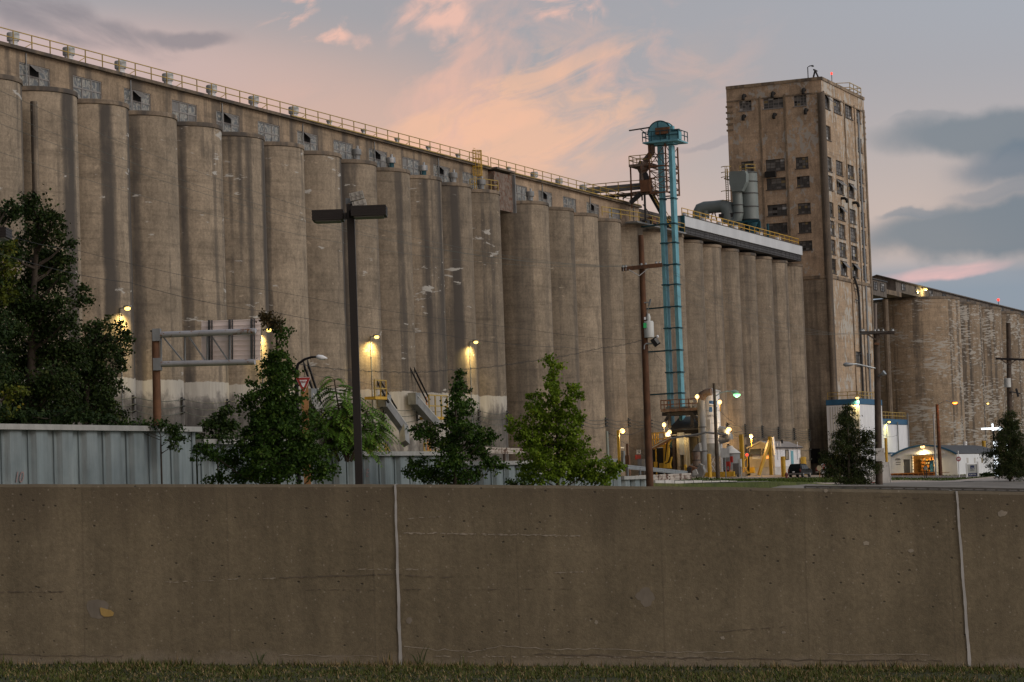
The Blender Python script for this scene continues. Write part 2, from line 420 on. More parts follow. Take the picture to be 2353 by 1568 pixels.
for s in ss:
    for d in ds: gm.v.append(row(s, d, gz_sd(s, max(-60, min(d, 105)))-(.0 if d < 108 else .8)))
for i in range(len(ss)-1):
    for j in range(nd-1):
        gm.f.append((i*nd+j, (i+1)*nd+j, (i+1)*nd+j+1, i*nd+j+1)); gm.m.append(0)
# drop any cell reaching in front of the barrier
keep = [(f, q) for f, q in zip(gm.f, gm.m) if all(gm.v[i].y > 21. for i in f)]
gm.f, gm.m = [k[0] for k in keep], [k[1] for k in keep]
g = gm.build('ground', ground_mat()); tag(g, 'rough grassy embankment and verge around the grain elevator', None, None, 'structure')
nb = MB(); nb.face([(-60, 20.9, -.9), (60, 20.9, -.9), (140, 90, -.9), (-60, 60, -.9)])
tag(nb.build('ground', ground_mat()), 'ground strip behind the roadside wall', None, None, 'structure')
def sheet(name, pts, mat, off, label, n=1):
    mb = MB()   # pts: list of rows of (s,d)
    rows_ = [[row(s, d, gz_sd(s, d)+off) for s, d in r] for r in pts]
    for a, b in zip(rows_, rows_[1:]):
        for i in range(len(a)-1): mb.face([a[i], a[i+1], b[i+1], b[i]])
    return tag(mb.build(name, mat), label, None, None, 'structure')
def grid(s0, s1, d0, d1, step=2.5):
    n, k = max(1, round((s1-s0)/5)), max(1, round((d1-d0)/step))
    return [[(s0+(s1-s0)*i/n, d0+(d1-d0)*j/k) for j in range(k+1)] for i in range(n+1)]
sheet('pavement', grid(305, 405, 5, 20), M['paving'], .03, 'worn concrete yard in front of the unloading shed and scale house')
sheet('driveway', grid(366, 404, 20, 51), M['asphalt'], .034, 'asphalt driveway from the yard down to the road')
sheet('road', grid(200, 640, 52.5, 65), M['roadc'], .04, 'pale road passing in front of the elevator')
sheet('road', grid(168, 400, 66.2, 88), plain('worn_asphalt', (.19, .17, .145), .9, 0, .25, .5), .03, 'near lane of the road just beyond the concrete wall')
kb = MB()
for i in range(200, 640, 10): kb.bar(row(i, 52.3, gz_sd(i, 52.3)+.05), row(i+10, 52.3, gz_sd(i+10, 52.3)+.05), .3, .22)
tag(kb.build('kerb', M['roadc']), 'concrete kerb along the road', None, None, 'structure')
# ================================================================= silos
S0, SPA, SPB, GAP = 204.39, 7.6, 7.778, 13.82
ZA = 34.6
def silo_mesh(r, z0, z1, rim=.42, n=56):
    b = MB().lathe((0, 0, 0), [(r, -1.), (r, z1-z0-rim)], n)
    c = MB().lathe((0, 0, 0), [(r+.0, z1-z0-rim+.003), (r+.09, z1-z0-rim+.05), (r+.09, z1-z0-.06), (r+.05, z1-z0)], n)
    return b, c
def make_silo(s, d, r, z0, z1, mat, label, group, rimmat=None, rim=.42):
    t = thing('grain_silo', row(s, d, z0), label, 'grain silo', group)
    b, c = silo_mesh(r, z0, z1, rim)
    for mb, nm, mt in ((b, 'silo_wall', mat), (c, 'top_rim', rimmat or M['rim'])):
        for i in range(len(mb.v)): mb.v[i] = mb.v[i]+t.location
        o = mb.build(nm, mt, t, smooth=40)
    return t
GA = 'left row of concrete grain silos'
LA = ['leftmost concrete silo, cut off by the photo edge beside the tall dark tree',
 'second concrete silo from the left edge with a thick downpipe in its crease',
 'third concrete silo from the left with twin dark streaks and the leftmost wall lamp',
 'plain pale concrete silo behind the rusty post of the overhead sign truss',
 'concrete silo behind the truss arms just left of the sign panel',
 'concrete silo with a broad dark streak behind the aluminium sign panel',
 'pale concrete silo above the tallest roadside maple',
 'concrete silo just left of the black double-headed lamp post',
 'concrete silo crossed by the shaft of the black double-headed lamp post',
 'whitewashed silo just right of the lamp post with a loading spout across its foot',
 'silo with whitewashed foot and a yellow landing beside the right loading spout',
 'dark streaked silo with a wall lamp on it above the small dark maple',
 'last silo of the left row, under the yellow caged ladder and beside the dark gap']
silosA = []
for i in range(13):
    m = M['siloA2'] if i in (8, 9, 10) else M['siloA']
    silosA.append(make_silo(S0+i*SPA, 0, SPA/2-.01, 3.0, ZA, m, LA[i], GA))
SB0 = S0+12*SPA+GAP
GB = 'right row of concrete grain silos'
LB = ['first silo of the right row, wide and shaded on its left beside the dark gap',
 'second silo of the right row, above the bright green maple',
 'third silo of the right row, above the small grey-green post',
 'fourth silo of the right row, left of the brown wooden utility pole',
 'silo of the right row directly behind the brown wooden utility pole',
 'silo of the right row partly behind the turquoise elevator legs, shaded under the steel walkway',
 'silo of the right row visible between and just right of the turquoise legs',
 'silo with the white dust tank standing at its foot',
 'second of the six slim silos under the white gallery, right of the white tank',
 'third silo under the white gallery, behind the green-lit street lamp head',
 'fourth silo under the white gallery, behind the scale house gable',
 'fifth silo under the white gallery, behind the long wall of the scale house',
 'next-to-last silo under the white gallery, above the black parked car',
 'last silo of the right row, beside the shaded side of the tall tower']
silosB = []
for i in range(14):
    s = SB0+i*SPB
    silosB.append(make_silo(s, 0, SPB/2-.01, 1.6, ZA-(.0 if i < 7 else .25), M['siloB'], LB[i], GB))
GD = 'big peeling concrete bins beyond the tower'
LD = ['largest peeling concrete bin, nearest to the tower on the right', 'second peeling bin right of the tower, behind the orange street lamp',
      'third peeling bin right of the tower with two dark streaks and a wall lamp', 'peeling concrete bin at the right edge behind the far utility pole', 'farthest peeling bin, a sliver at the right photo edge']
for i in range(5):
    make_silo(512.5+i*18.4, -5, 9.19, .5, 35.0, M['siloD'], LD[i], GD, rimmat=M['rim'], rim=.5)
# closing wall in the gap between the rows
lw = MB().box(row(SB0-6.9, -4.2, 18.6), 14, 1.2, 31)
tag(lw.build('link_wall', M['siloB'], base=row(SB0-6.9, -4.2, 3)), 'recessed dark concrete wall closing the gap between the two silo rows', 'wall')
# downpipe in the crease of the second silo
pp = [row(S0+SPA*.52, 2.95, z) for z in (33.2, 24, 14, 5)]
dp = MB().tube(pp, .28, 10)
for z in (26., 19., 12.): dp.lathe(row(S0+SPA*.52, 2.95, z), [(.33, 0), (.33, .2)], 10)
tag(dp.build('downpipe', M['siloA'], base=pp[-1]), 'thick vertical pipe in the crease between the two leftmost silos', 'pipe')
# ================================================================= galleries on the roof
DG = 1.5
def gallery(name, s0, s1, label, wins, matmain, parts_warm=None):
    z0, z1 = 34.3, 37.45
    t = thing(name, row(s0, DG, z0), label, 'roof gallery')
    mb = MB(); holes = []
    for (sc, zc, kind) in wins: holes.append((sc-2.1-s0, sc+2.1-s0, zc-.95-z0, zc+.95-z0))
    O = row(s0, DG, z0)
    wall_holes(mb, O, U3, N3, s1-s0, z1-z0, holes, .16)
    B = row(s0, -9, z0)
    mb.face([O, O+Z3*(z1-z0), B+Z3*(z1-z0), B]); e = U3*(s1-s0)
    mb.face([O+e, O+e+Z3*(z1-z0), B+e+Z3*(z1-z0), B+e]); mb.face([B, B+e, B+e+Z3*(z1-z0), B+Z3*(z1-z0)])
    mb.build('gallery_wall', matmain, t)
    MB().box(row((s0+s1)/2, -3.6, z1+.14), s1-s0+.3, 11, .27).build('roof_edge', M['rim'], t)
    dm = MB()
    for k in range(int((s1-s0)//15.2)+1):
        s = s0+10.2+k*15.2
        if s < s1-1: dm.tube([row(s, DG+.08, z1-.1), row(s, DG+.08, z0+.1)], .06, 6)
    if dm.v: dm.build('downspout', M['galvd'], t)
    return t
def swirl_glass():
    m, nt, b = newmat('whitewashed_glass'); v = objvec(nt)
    w = noi(nt, v, 1.1, 2, .4, 2.6)
    c = ramp(nt, w, [(.40, (.10, .11, .115)), (.50, (.17, .175, .165)), (.56, (.33, .32, .27)), (.62, (.17, .17, .16)), (.75, (.23, .22, .205))])
    L(nt, c, b.inputs['Base Color']); b.inputs['Roughness'].default_value = .35; return m
SWG = swirl_glass()
PAN = [SWG, SWG, M['glassg'], M['glassg'], M['hole']]
wa = [(80,165),(201,188),(316,216),(424,242),(524,268),(618,291),(707,315),(789,333),(869,353),(945,370),(1015,386),(1081,401)]
wb_ = [(1195,432),(1253,446),(1309,460),(1362,473),(1413,485)]
def wl(lst, first):
    out = []
    for i, (x, y) in enumerate(lst):
        s, z = hit_d(x, y, DG); out.append((s, 35.62, 'open' if (i % 2 == 0) == first else 'shut'))
    return out
WA, WB = wl(wa, True), wl(wb_, False)
galA = gallery('roof_gallery', 184, 298.6, 'long brown concrete gallery with dirty windows on top of the left silo row', WA, M['gal'])
galB = gallery('roof_gallery', 303.8, 346.5, 'shorter warm-toned gallery with five windows on the right silo row, left of the turquoise legs', WB, M['gal2'])
for t, ws in ((galA, WA), (galB, WB)):
    for s, z, k in ws:
        O = row(s-2.1, DG, z-.95)
        if k == 'open': window(t, O, U3, N3, 4.2, 1.9, 3, 2, .1, M['sashl'], (60, 25, 15, 0, 0), tilt=[(1.45, .95, 2.75, 1.85, 48)], panes=PAN, opened=((1, 1),), bar=.12)
        else: window(t, O, U3, N3, 4.2, 1.9, 3, 2, .1, M['sashl'], (60, 25, 15, 0, 0), panes=PAN, bar=.11)
# rusty sheet-metal link between the galleries
t = thing('link_housing', row(298.6, 2.2, 33.2), 'rust-streaked sheet-metal housing bridging the gap between the two galleries', 'housing')
MB().box(row(301.2, -2.6, 35.1), 5.18, 9.6, 4.3).build('sheet_metal', M['rusty'], t)
MB().box(row(303.75, 2.3, 35.1), .14, .5, 4.4).build('corner_trim', M['galvd'], t)
MB().box(row(301.2, -2.6, 37.6), 5.17, 10.4, .22).build('roof_edge', M['rim'], t)
# roof railings
ZR = 37.75
railing('roof_railing', [row(185, 1.6, ZR), row(298.5, 1.6, ZR)], 'long yellow roof railing along the left gallery', 1.15, SPA/3, .035, brace=3)
railing('roof_railing', [row(299.2, 1.6, ZR), row(303.6, 1.6, ZR), row(346, 1.6, ZR)], 'yellow roof railing along the right gallery up to the turquoise legs', 1.15, 2.6, .035)
for a, b, lb in ((252, 298.4, 'left'), (304., 346., 'right')):
    tag(MB().box(row((a+b)/2, 2.03, 37.72), b-a, .05, .1).build('toe_board', M['yrail'], base=row(a, 2.05, 37.6)), 'yellow edge strip below the roof railing of the %s gallery' % lb, 'edge strip')
# roof ventilators
def vent(p, rc, hc, rn, hn, label, group, cone=False, mats=('ltgrey', 'white')):
    t = thing('roof_ventilator', p, label, 'ventilator', group)
    MB().lathe(p, [(rn*1.05, 0), (rn, .1), (rn, hn*.45), (rn*1.07, hn*.46), (rn*1.07, hn*.52), (rn, hn*.53), (rn, hn)], 18).build('neck', M[mats[1]], t, smooth=30)
    pr = [(rc*.96, hn-.1), (rc, hn), (rc, hn+hc), (rc*.9, hn+hc+.06), (.05, hn+hc+.12)] if not cone else [(rn, hn), (rc, hn+hc*.7), (rc*1.02, hn+hc), (.05, hn+hc+.1)]
    MB().lathe(p, pr, 18).build('hood', M[mats[0]], t, smooth=30)
    MB().bar(p+V((0, 0, .1))-U3*rc*.9, p+V((0, 0, hn+.1))-U3*rc*.9, .06).build('motor_conduit', M['galvd'], t)
    return t
big = [23, 151, 270, 379, 480, 577, 669]
nm = ['first', 'second', 'third', 'fourth', 'fifth', 'sixth', 'seventh']
for i, x in enumerate(big):
    s, z = hit_d(x, 90+.28*x, .6)
    vent(row(s, .9, ZR-.2), .50, .50, .36, .85, '%s of the tall white-necked roof ventilators counted from the left edge' % nm[i], 'tall roof ventilators')
for i, (x, y) in enumerate([(753,289),(832,308),(909,328),(981,346),(1049,363),(1165,393)]):
    s, z = hit_d(x, y, .8)
    vent(row(s, 1., ZR-.25), .32, .26, .22, .75, '%s of the small flared roof ventilators right of the tall ones' % nm[i], 'small flared roof ventilators', True)
for i, (x, y) in enumerate([(1226,409),(1283,422),(1338,437)]):
    s, z = hit_d(x, y, .8)
    vent(row(s, .9, ZR-.2), .46, .42, .33, .75, '%s of the three capped ventilators on the right gallery roof' % nm[i], 'capped ventilators on the right gallery')
fl = ['grey', 'bright steel and teal', 'pale steel and teal', 'dull grey', 'grey, inside the yellow landing rail', 'grey, on the first right-row silo']
for i, (x, y) in enumerate([(819,356),(898,380),(972,394),(1041,410),(1106,428),(1218,452)]):
    s, z = hit_d(x, y, 2.9); p = row(s, 2.9, ZA)
    t = vent(p, .5, .42, .34, .6, 'silo-top fan with stub pipe, %s' % fl[i], 'silo-top fans', mats=('galv' if i in (1, 2) else 'galvd', 'tealdk' if i in (1, 2) else 'galvd'))
    MB().tube([p+Z3*.95+U3*.25, p+Z3*1.45+U3*.25], .13, 8).build('stub_pipe', M['galv'], t)
# caged ladder and landing on the last left silo
s, z = hit_d(1100, 400, 2.2); sL = s
t = thing('caged_ladder', row(sL, 1.8, ZA), 'yellow caged ladder climbing to the roof at the end of the left gallery', 'ladder')
lm = MB()
for u in (-.28, .28): lm.bar(row(sL+u, 1.75, ZA), row(sL+u, 1.75, ZR+1.5), .06)
for k in range(16): lm.bar(row(sL-.28, 1.75, ZA+.3+k*.3), row(sL+.28, 1.75, ZA+.3+k*.3), .04)
lm.build('ladder_rails', M['yellow'], t)
cg = MB()
for z in (36.3, 37.3, 38.2, 39.1): cg.tube([row(sL+.55*math.cos(a), 1.75+.85*math.sin(a), z) for a in [math.pi*k/8 for k in range(9)]], .045, 5)
for k in range(0, 9): a = math.pi*k/8; cg.bar(row(sL+.55*math.cos(a), 1.75+.85*math.sin(a), 36.3), row(sL+.55*math.cos(a), 1.75+.85*math.sin(a), 39.1), .045)
cg.build('safety_cage', M['yellow'], t)
s12 = S0+12*SPA
railing('landing_railing', [row(s12-2.9, 1.9, ZA), row(s12-2.0, 3.2, ZA), row(s12+.6, 3.75, ZA), row(s12+2.6, 2.8, ZA), row(s12+3.6, 1.4, ZA)], 'yellow landing railing around the top of the last left-row silo', 1.15, 1.6, .04)
# ================================================================= white gallery on the right row
t = thing('white_gallery', row(356, 4.4, 34.7), 'long white and dark panelled conveyor gallery above the slim silos', 'conveyor gallery')
MB().box(row(383, -2.1, 36.35), 53.6, 13, 1.4).build('white_cladding', plain('gallery_cladding', (.50, .53, .55), .6, 0, .1, .4), t)
db = MB()
db.box(row(383, -2.2, 35.17), 53.6, 12.7, .93)
for k in range(28): db.box(row(357+k*1.95, 4.16, 35.2), .07, .06, .82)
for z in (34.95, 35.35): db.box(row(383, 4.19, z), 53.4, .09, .06)
db.build('dark_cladding', plain('dark_gallery_cladding', (.05, .05, .052), .7, 0, .4), t)
MB().box(row(355.9, 4.2, 35.85), .32, .5, 2.5).build('corner_trim', M['tealdk'], t)
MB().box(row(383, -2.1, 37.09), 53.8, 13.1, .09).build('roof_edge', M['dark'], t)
MB().box(row(355.45, -.6, 35.85), .5, 7.6, 2.3).build('end_panel', M['barnwood'], t)
railing('roof_railing', [row(356.5, 3.9, 37.1), row(409.6, 3.9, 37.1)], 'yellow roof railing on the white gallery', 1.1, 2.4, .045, mat=M['yellow'])
nm2 = ['first', 'second', 'third', 'fourth', 'fifth', 'sixth', 'seventh', 'eighth']
for i, (x, y) in enumerate([(1575,491),(1617,505),(1654,515),(1688,523),(1711,532),(1745,537),(1764,544),(1786,547)]):
    if i in (4, 6): continue
    s, z = hit_d(x, y, 3.)
    vent(row(s, 3., 37.05), .52, .4, .4, .42, '%s low white-capped ventilator on the white gallery from its left end' % nm2[i], 'white-capped ventilators on the white gallery', mats=('white', 'white'))
# walkway along the silo tops and dark machinery between the galleries
zw = 34.75
t = thing('roof_machinery', row(346.6, 1.3, zw), 'dark jumble of rusty conveyor machinery between the two galleries behind the turquoise legs', 'machinery')
MB().box(row(351, -2.6, 36.1), 8.9, 7.6, 2.8).build('machine_house', plain('dark_rusty_sheet', (.05, .042, .036), .85, 0, .4, 1.2, (.09, .045, .025), .55), t)  # dark mottled sheet with rust patches
jm = MB()
for k in range(16):
    a = row(347+random.random()*8, 1.7+random.random()*.9, zw+random.random()*2.4); b = a+V((random.uniform(-1.5, 1.5), random.uniform(-.4, .4), random.uniform(-1.2, 1.6)))
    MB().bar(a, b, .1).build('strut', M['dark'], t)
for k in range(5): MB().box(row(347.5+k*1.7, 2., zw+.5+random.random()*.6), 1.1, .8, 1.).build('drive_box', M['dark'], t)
MB().box(row(349.5, 2.1, 36.0), 1.2, .9, .8).build('drive_motor', M['rust'], t)
wk = thing('walkway', row(338, 4., zw), 'narrow steel walkway with yellow rails along the silo tops left of the white gallery', 'walkway')
MB().box(row(346.5, 3.9, zw-.12), 18.5, 1.6, .2).build('deck', M['galvd'], wk)
railing('', [row(329, 3.2, zw), row(338.3, 4.55, zw), row(355.5, 4.55, zw)], '', 1.15, 2.3, .045, parent=wk)
# ================================================================= tall tower
TS0, TS1, TD0, TD1, TZ0, TZ1 = 416., 440.5, 6.8, -9., 1., 64.2
tw = thing('headhouse_tower', row(TS0, TD0, TZ0), 'tall square concrete headhouse tower with many small broken windows and peeling paint', 'tower')
def rectL(x0, y0, x1, y1):   # left face (normal -U), horizontal axis -N -> measured by d
    d0, za = hit_s(x0, y0, TS0); d1, zb = hit_s(x1, y1, TS0); return (d0, d1, min(za, zb), max(za, zb))
c4 = lambda a: [1608.5+a[0]*.27108, 114.9+a[1]*.27108, 1608.5+a[2]*.27108, 114.9+a[3]*.27108]
c7 = lambda a: [1861.2+a[0]*.21997, 287.2+a[1]*.21997, 1861.2+a[2]*.21997, 287.2+a[3]*.21997]
r1 = lambda a: [1838.2+a[0]*.21874, 603.2+a[1]*.21874, 1838.2+a[2]*.21874, 603.2+a[3]*.21874]
Lw = [c4(q) for q in [(328,427,438,513),(532,405,706,490),(790,383,904,472),(346,947,457,1030),(553,932,721,1020),(807,911,921,1002),(560,1090,729,1178),(817,1073,931,1160),
   (568,1315,737,1400),(826,1300,940,1386),(574,1472,743,1555),(832,1460,945,1548)]]+[[1835,554,1867,575]]
Rw = [c4(q) for q in [(1058,393,1101,490),(1131,430,1197,528),(1228,475,1293,570),(1324,515,1363,605),(1067,660,1110,750),(1335,765,1373,852),(1077,925,1119,1012),(1152,955,1213,1048),
   (1248,990,1308,1080),(1345,1022,1385,1110),(1083,1082,1127,1172),(1157,1115,1220,1205),(1255,1150,1310,1235),(1352,1175,1392,1262),(1092,1310,1135,1395),(1168,1340,1229,1425),(1264,1368,1323,1455),(1362,1395,1400,1480)]]
Rw += [c7(q) for q in [(205,1020,260,1135),(297,1055,373,1170),(417,1090,490,1203),(538,1122,585,1228),(213,1217,268,1330),(307,1250,382,1360),(427,1282,500,1392),(546,1312,592,1415),
   (220,1420,277,1527),(318,1440,392,1555),(437,1465,505,1575),(553,1500,600,1590)]]+[r1(q) for q in [(585,950,650,1075),(703,965,750,1095)]]
OL = row(TS0, TD1, TZ0); OR = row(TS0, TD0, TZ0); Hh = TZ1-TZ0
hl = []; hr = []
for q in Lw:
    d0, d1, a, b = rectL(*q); hl.append((d0-TD1, d1-TD1, a-TZ0+.05, b-TZ0-.05))
for q in Rw:
    s0, za = hit_d(q[0], q[1], TD0); s1, zb = hit_d(q[2], q[3], TD0); hr.append((s0-TS0, s1-TS0, zb-TZ0+.0, za-TZ0-.0))
# keep window heights regular on the oblique face
hr = [(a, b, (c+d)/2-1.15, (c+d)/2+1.15) for a, b, c, d in hr]
mb = MB(); wall_holes(mb, OL, N3, -U3, TD0-TD1, Hh, hl, .3, 0); 
wall_holes(mb, OR, U3, N3, TS1-TS0, Hh, hr, .3, 1)
a, b, c = row(TS1, TD0, TZ0), row(TS1, TD1, TZ0), row(TS0, TD1, TZ0); h = Z3*Hh
mb.face([a, b, b+h, a+h], 0); mb.face([b, c, c+h, b+h], 0); mb.face([OR+h, a+h, b+h, c+h], 0)
mb.build('tower_wall', [M['tower'], M['tower2']], tw)
tr = MB(); ew = .16
# corner piers, pilasters, cornice
tr.lathe(row(TS0+.25, TD0-.25, TZ0), [(.62, 0), (.62, Hh-2.6)], 16)
for u in [hit_s(x_, 420, TS0)[0] for x_ in (1754, 1811.5)]: tr.box(row(TS0-.06, u, TZ0+31), .16, .28, 60, U3)
for u in (.62, 12.2, 18.2): tr.box(row(TS0+u, TD0+.07, TZ0+31), .35, .18, 60, U3)
tr.box(row(TS0+TS1-TS0-.5, TD0+.05, TZ0+31), .9, .14, 60, U3)
for z, hh, e in ((TZ1-2.5, .22, .1), (TZ1-.25, .5, .16)):
    tr.box(row((TS0+TS1)/2, TD0+e/2, z), TS1-TS0+2*e, e, hh); tr.box(row(TS0-e/2, (TD0+TD1)/2-.004, z+.002), e, TD0-TD1, hh)
for k in range(5):
    z = TZ1-3.3-k*.95
    for s_, d_ in ((TS0, TD0), (TS1, TD0), (TS0, TD1)): tr.box(row(s_+(.42 if s_ == TS0 else -.42), d_+(-.42 if d_ == TD0 else .42), z), 1.15, 1.15, .28)
tr.box(row(TS0-.12, -.9, TZ0+31.6), .3, 15.6, .5); tr.box(row(428.2, TD0+.1, TZ0+31.6), 24., .24, .5)
tr.build('pilasters_and_cornice', M['gal'], tw)
lowL = MB(); lowL.box(row(TS0-.12, .5, TZ0+15.6), .22, 12.4, 31.2); lowL.build('lower_wall_facing', M['siloB'], tw)
for i, (q, hq) in enumerate(zip(Lw, hl)):
    w_ = hq[1]-hq[0]; O = OL+N3*hq[0]+Z3*hq[2]
    window(tw, O, N3, -U3, w_, hq[3]-hq[2], 6 if w_ > 4.2 else 4, 4, .22, M['sash'] if i > 2 else M['sashl'], (52, 36, 2, 5, 3), panes=GL)
tl = {9: 1, 11: 0, 12: 1, 15: 1, 27: 1, 28: 1, 26: 0}
for i, hq in enumerate(hr):
    w_ = hq[1]-hq[0]; O = OR+U3*hq[0]+Z3*hq[2]
    tilt = None; op = ()
    if i in (0, 12, 15, 27, 28): tilt = [(w_*.45, .9, w_*.95, 2.2, 40)]; op = ((2, 2), (3, 2), (2, 3), (3, 3))
    if i == 11: tilt = [(w_*.05, .9, w_*.45, 2.2, 45), (w_*.55, .9, w_*.95, 2.2, 45)]; op = ((0, 2), (0, 3), (2, 2), (2, 3))
    if i == 26: op = ((0, 1), (1, 1), (0, 2), (1, 2), (2, 2), (2, 1), (0, 3), (1, 3), (2, 3))
    window(tw, O, U3, N3, w_, hq[3]-hq[2], 4 if w_ > 3.2 else 3, 4, .22, M['sash'], (48, 36, 5, 7, 3), tilt=tilt, opened=op, panes=GL)
# spouts sticking out of the faces
def hood(p, dirn, r=.27):
    pts = [p, p+dirn*.6, p+dirn*.9-Z3*.25, p+dirn*1.-Z3*.75]
    MB().tube(pts, r, 10).build('spout_hood', M['hole'], tw, smooth=50)
for q in [(382,400),(627,380),(888,350),(380,575),(640,560),(907,522)]:
    x, y = 1608.5+q[0]*.27108, 114.9+q[1]*.27108; hood(ps(x, y-3, TS0), -U3)
for q in [(1195,1260),(1293,1297)]:
    x, y = 1608.5+q[0]*.27108, 114.9+q[1]*.27108; hood(pd(x, y, TD0), N3, .24)
x, y = 1608.5+605*.27108, 114.9+1058*.27108
MB().obox(ps(x, y, TS0)-U3*.35, U3*.4, N3*.85, Z3*.45).build('air_conditioner', M['hole'], tw)
# conduit risers on the right face
cm = MB(); s1, _ = hit_d(1981.5, 862, TD0+.3)
cm.tube([row(s1-3, TD0+.5, 33.3), row(s1-1.2, TD0+.5, 31.6), row(s1-.4, TD0+.4, 30.2), row(s1, TD0+.3, 28), row(s1, TD0+.3, 12.6)], .2, 8)
for z in (31.4, 29.6, 21, 14.5): cm.bar(row(s1-2.2, TD0+.35, z), row(s1+.3, TD0+.35, z-.15), .12)
cm.build('conduit_riser', M['dark'], tw)
MB().box(row(436.4, TD0+.1, 36), .7, .16, 50).build('flat_conduit', M['galvd'], tw)
MB().box(row(415.4, 2.1, 17), .25, .25, 29).build('vertical_pipe', M['dark'], tw)
dd = MB().box(ps(1874, 1048, 416)-U3*.4, .3, 1.7, 2.3); dd.build('dark_doorway', M['hole'], tw)
# things on the tower roof
t = thing('roof_beacon', row(422.3, TD0-1, TZ1), 'red warning light on a thin mast on the tower roof', 'warning light')
bt = ps(1911, 172, 423); s_, d_ = sd(bt); t.location = row(s_, d_, TZ1)
MB().tube([t.location, bt], .07, 6).build('mast', M['galvd'], t); MB().lathe(bt, [(.1, 0), (.17, .1), (.17, .3), (.06, .4)], 10).build('lens', M['l_red'], t)
a = ps(1857, 180, 421); b = ps(1856, 157, 421); s_, d_ = sd(a)
t = thing('roof_lamp_bracket', row(s_, d_, TZ1), 'thin unlit bracket lamp on the tower roof', 'lamp')
MB().tube([row(s_, d_, TZ1), row(s_, d_, TZ1+2.6), row(s_, d_+.3, TZ1+2.75), row(s_, d_+.8, TZ1+2.8)], .08, 6).build('bracket', M['dark'], t)
MB().lathe(row(s_, d_+.85, TZ1+2.6), [(.1, .25), (.22, 0)], 8).build('lamp_shade', M['dark'], t)
t = thing('roof_davit', row(420, d_+1.2, TZ1), 'dark A-shaped steel davit on the tower roof', 'davit')
for o_ in (.9, 2.3): MB().bar(row(420, d_+o_, TZ1-.2), row(420, d_+1.5, TZ1+1.8), .22).build('leg', M['dark'], t)
MB().bar(row(419.2, d_+1.5, TZ1+1.8), row(421, d_+1.5, TZ1+1.8), .2).build('head_beam', M['dark'], t)
railing('roof_railing', [row(432, 2.5, TZ1), row(433.5, TD0-.3, TZ1), row(440.2, TD0-.3, TZ1), row(440.2, 1, TZ1)], 'short yellow railing at the right corner of the tower roof', 1.5, 2.2, .05, mat=M['yrail'])
# ================================================================= gallery beyond the tower
t = thing('gabled_gallery', row(488, -1.6, 35), 'weathered dark timber gallery with a low gable roof on the far bins', 'conveyor gallery')
gb = MB(); s0, s1 = 488., 660.
gb.prism([row(s0, -1.6, 35.03), row(s0, -1.6, 37.15), row(s0, -5, 38.2), row(s0, -8.4, 37.15), row(s0, -8.4, 35.03)], U3*(s1-s0))
gb.build('board_wall', M['barnwood'], t)
rf = MB(); rf.prism([row(s0-.5, -1.2, 37.03), row(s0-.5, -5, 38.25), row(s0-.5, -8.9, 37.03), row(s0-.5, -8.9, 37.2), row(s0-.5, -5, 38.42), row(s0-.5, -1.2, 37.2)], U3*(s1-s0+1))
rf.build('gable_roof', M['barnwood'], t)
MB().box(row(478, -4.6, 34.6), 26, 6.4, .85).build('floor_beam', M['rim'], t)
for k in range(12):
    s = 492+k*10.5
    window(t, row(s, -1.6, 35.5), U3, N3, 2.6, 1.3, 3, 2, -.06, M['dark'], (40, 40, 20, 0, 0), sill=False)
h0, h1 = hit_d(2003, 660, 1.)[0], hit_d(2037, 662, 1.)[0]; hz0, hz1 = hit_d(2022, 681, 1.)[1], hit_d(2022, 646, 1.)[1]
t = thing('timber_annex', row(h0, 1, hz0), 'small weathered board hut hanging on the tower beside the far gallery', 'hut')
MB().box(row((h0+h1)/2, -1.5, (hz0+hz1)/2), h1-h0, 5, hz1-hz0).build('board_wall', M['barnwood'], t)
MB().box(row((h0+h1)/2, -1.5, hz1+.1), h1-h0+.4, 5.4, .2).build('lean_roof', M['roofdk'], t)
for u in (.12, .58): window(t, row(h0+(h1-h0)*u, 1., hz0+.9), U3, N3, (h1-h0)*.24, 1.5, 2, 3, -.06, M['dark'], (40, 40, 20, 0, 0), sill=False)
# deep crease wall between tower and first bin
tag(MB().box(row(470, -13, 16.5), 62, 2, 33.2).build('link_wall', M['siloD'], base=row(470, -13, 0)), 'shaded concrete wall between the tower and the largest peeling bin', 'wall')
SPX = hit_d(2041, 850, -3)[0]
tag(MB().tube([row(SPX, -3, 33.5), row(SPX, -3, 2)], .55, 10).build('drain_stack', M['rim'], base=row(SPX, -3, 1)), 'dark vertical pipe in the crease right of the tower', 'pipe')
# lamps on the far gallery
def wall_lamp(p, out, label, group, e=900., col=(1., .72, .25), mat='l_yel', size=.22, arm=.9, spot=True, conduit=6., stand=None):
    base = p-out*arm
    t = thing('wall_lamp', base, label, 'wall lamp', group)
    MB().bar(base, p, .09).build('bracket', M['galvd'], t)
    MB().obox(p+Z3*.1, out*.3, out.cross(Z3)*.2, Z3*.06).build('lamp_hood', M['galvd'], t)
    MB().lathe(p-Z3*.12, [(size*.5, -size*.5), (size, -size*.1), (size, size*.4), (size*.5, size*.7)], 12).build('lit_lens', M[mat], t, smooth=60)
    if conduit: MB().tube([base+out*.04, base+out*.04-Z3*conduit], .05, 6).build('conduit', M['galvd'], t)
    if e:
        if spot: lamp(p-Z3*.3-out*.1, col, e*2.2, .12, 'SPOT', p-Z3*5-out*.4, 158, 1.)
        else: lamp(p-Z3*.5+out*.2, col, e, .15)
    return t
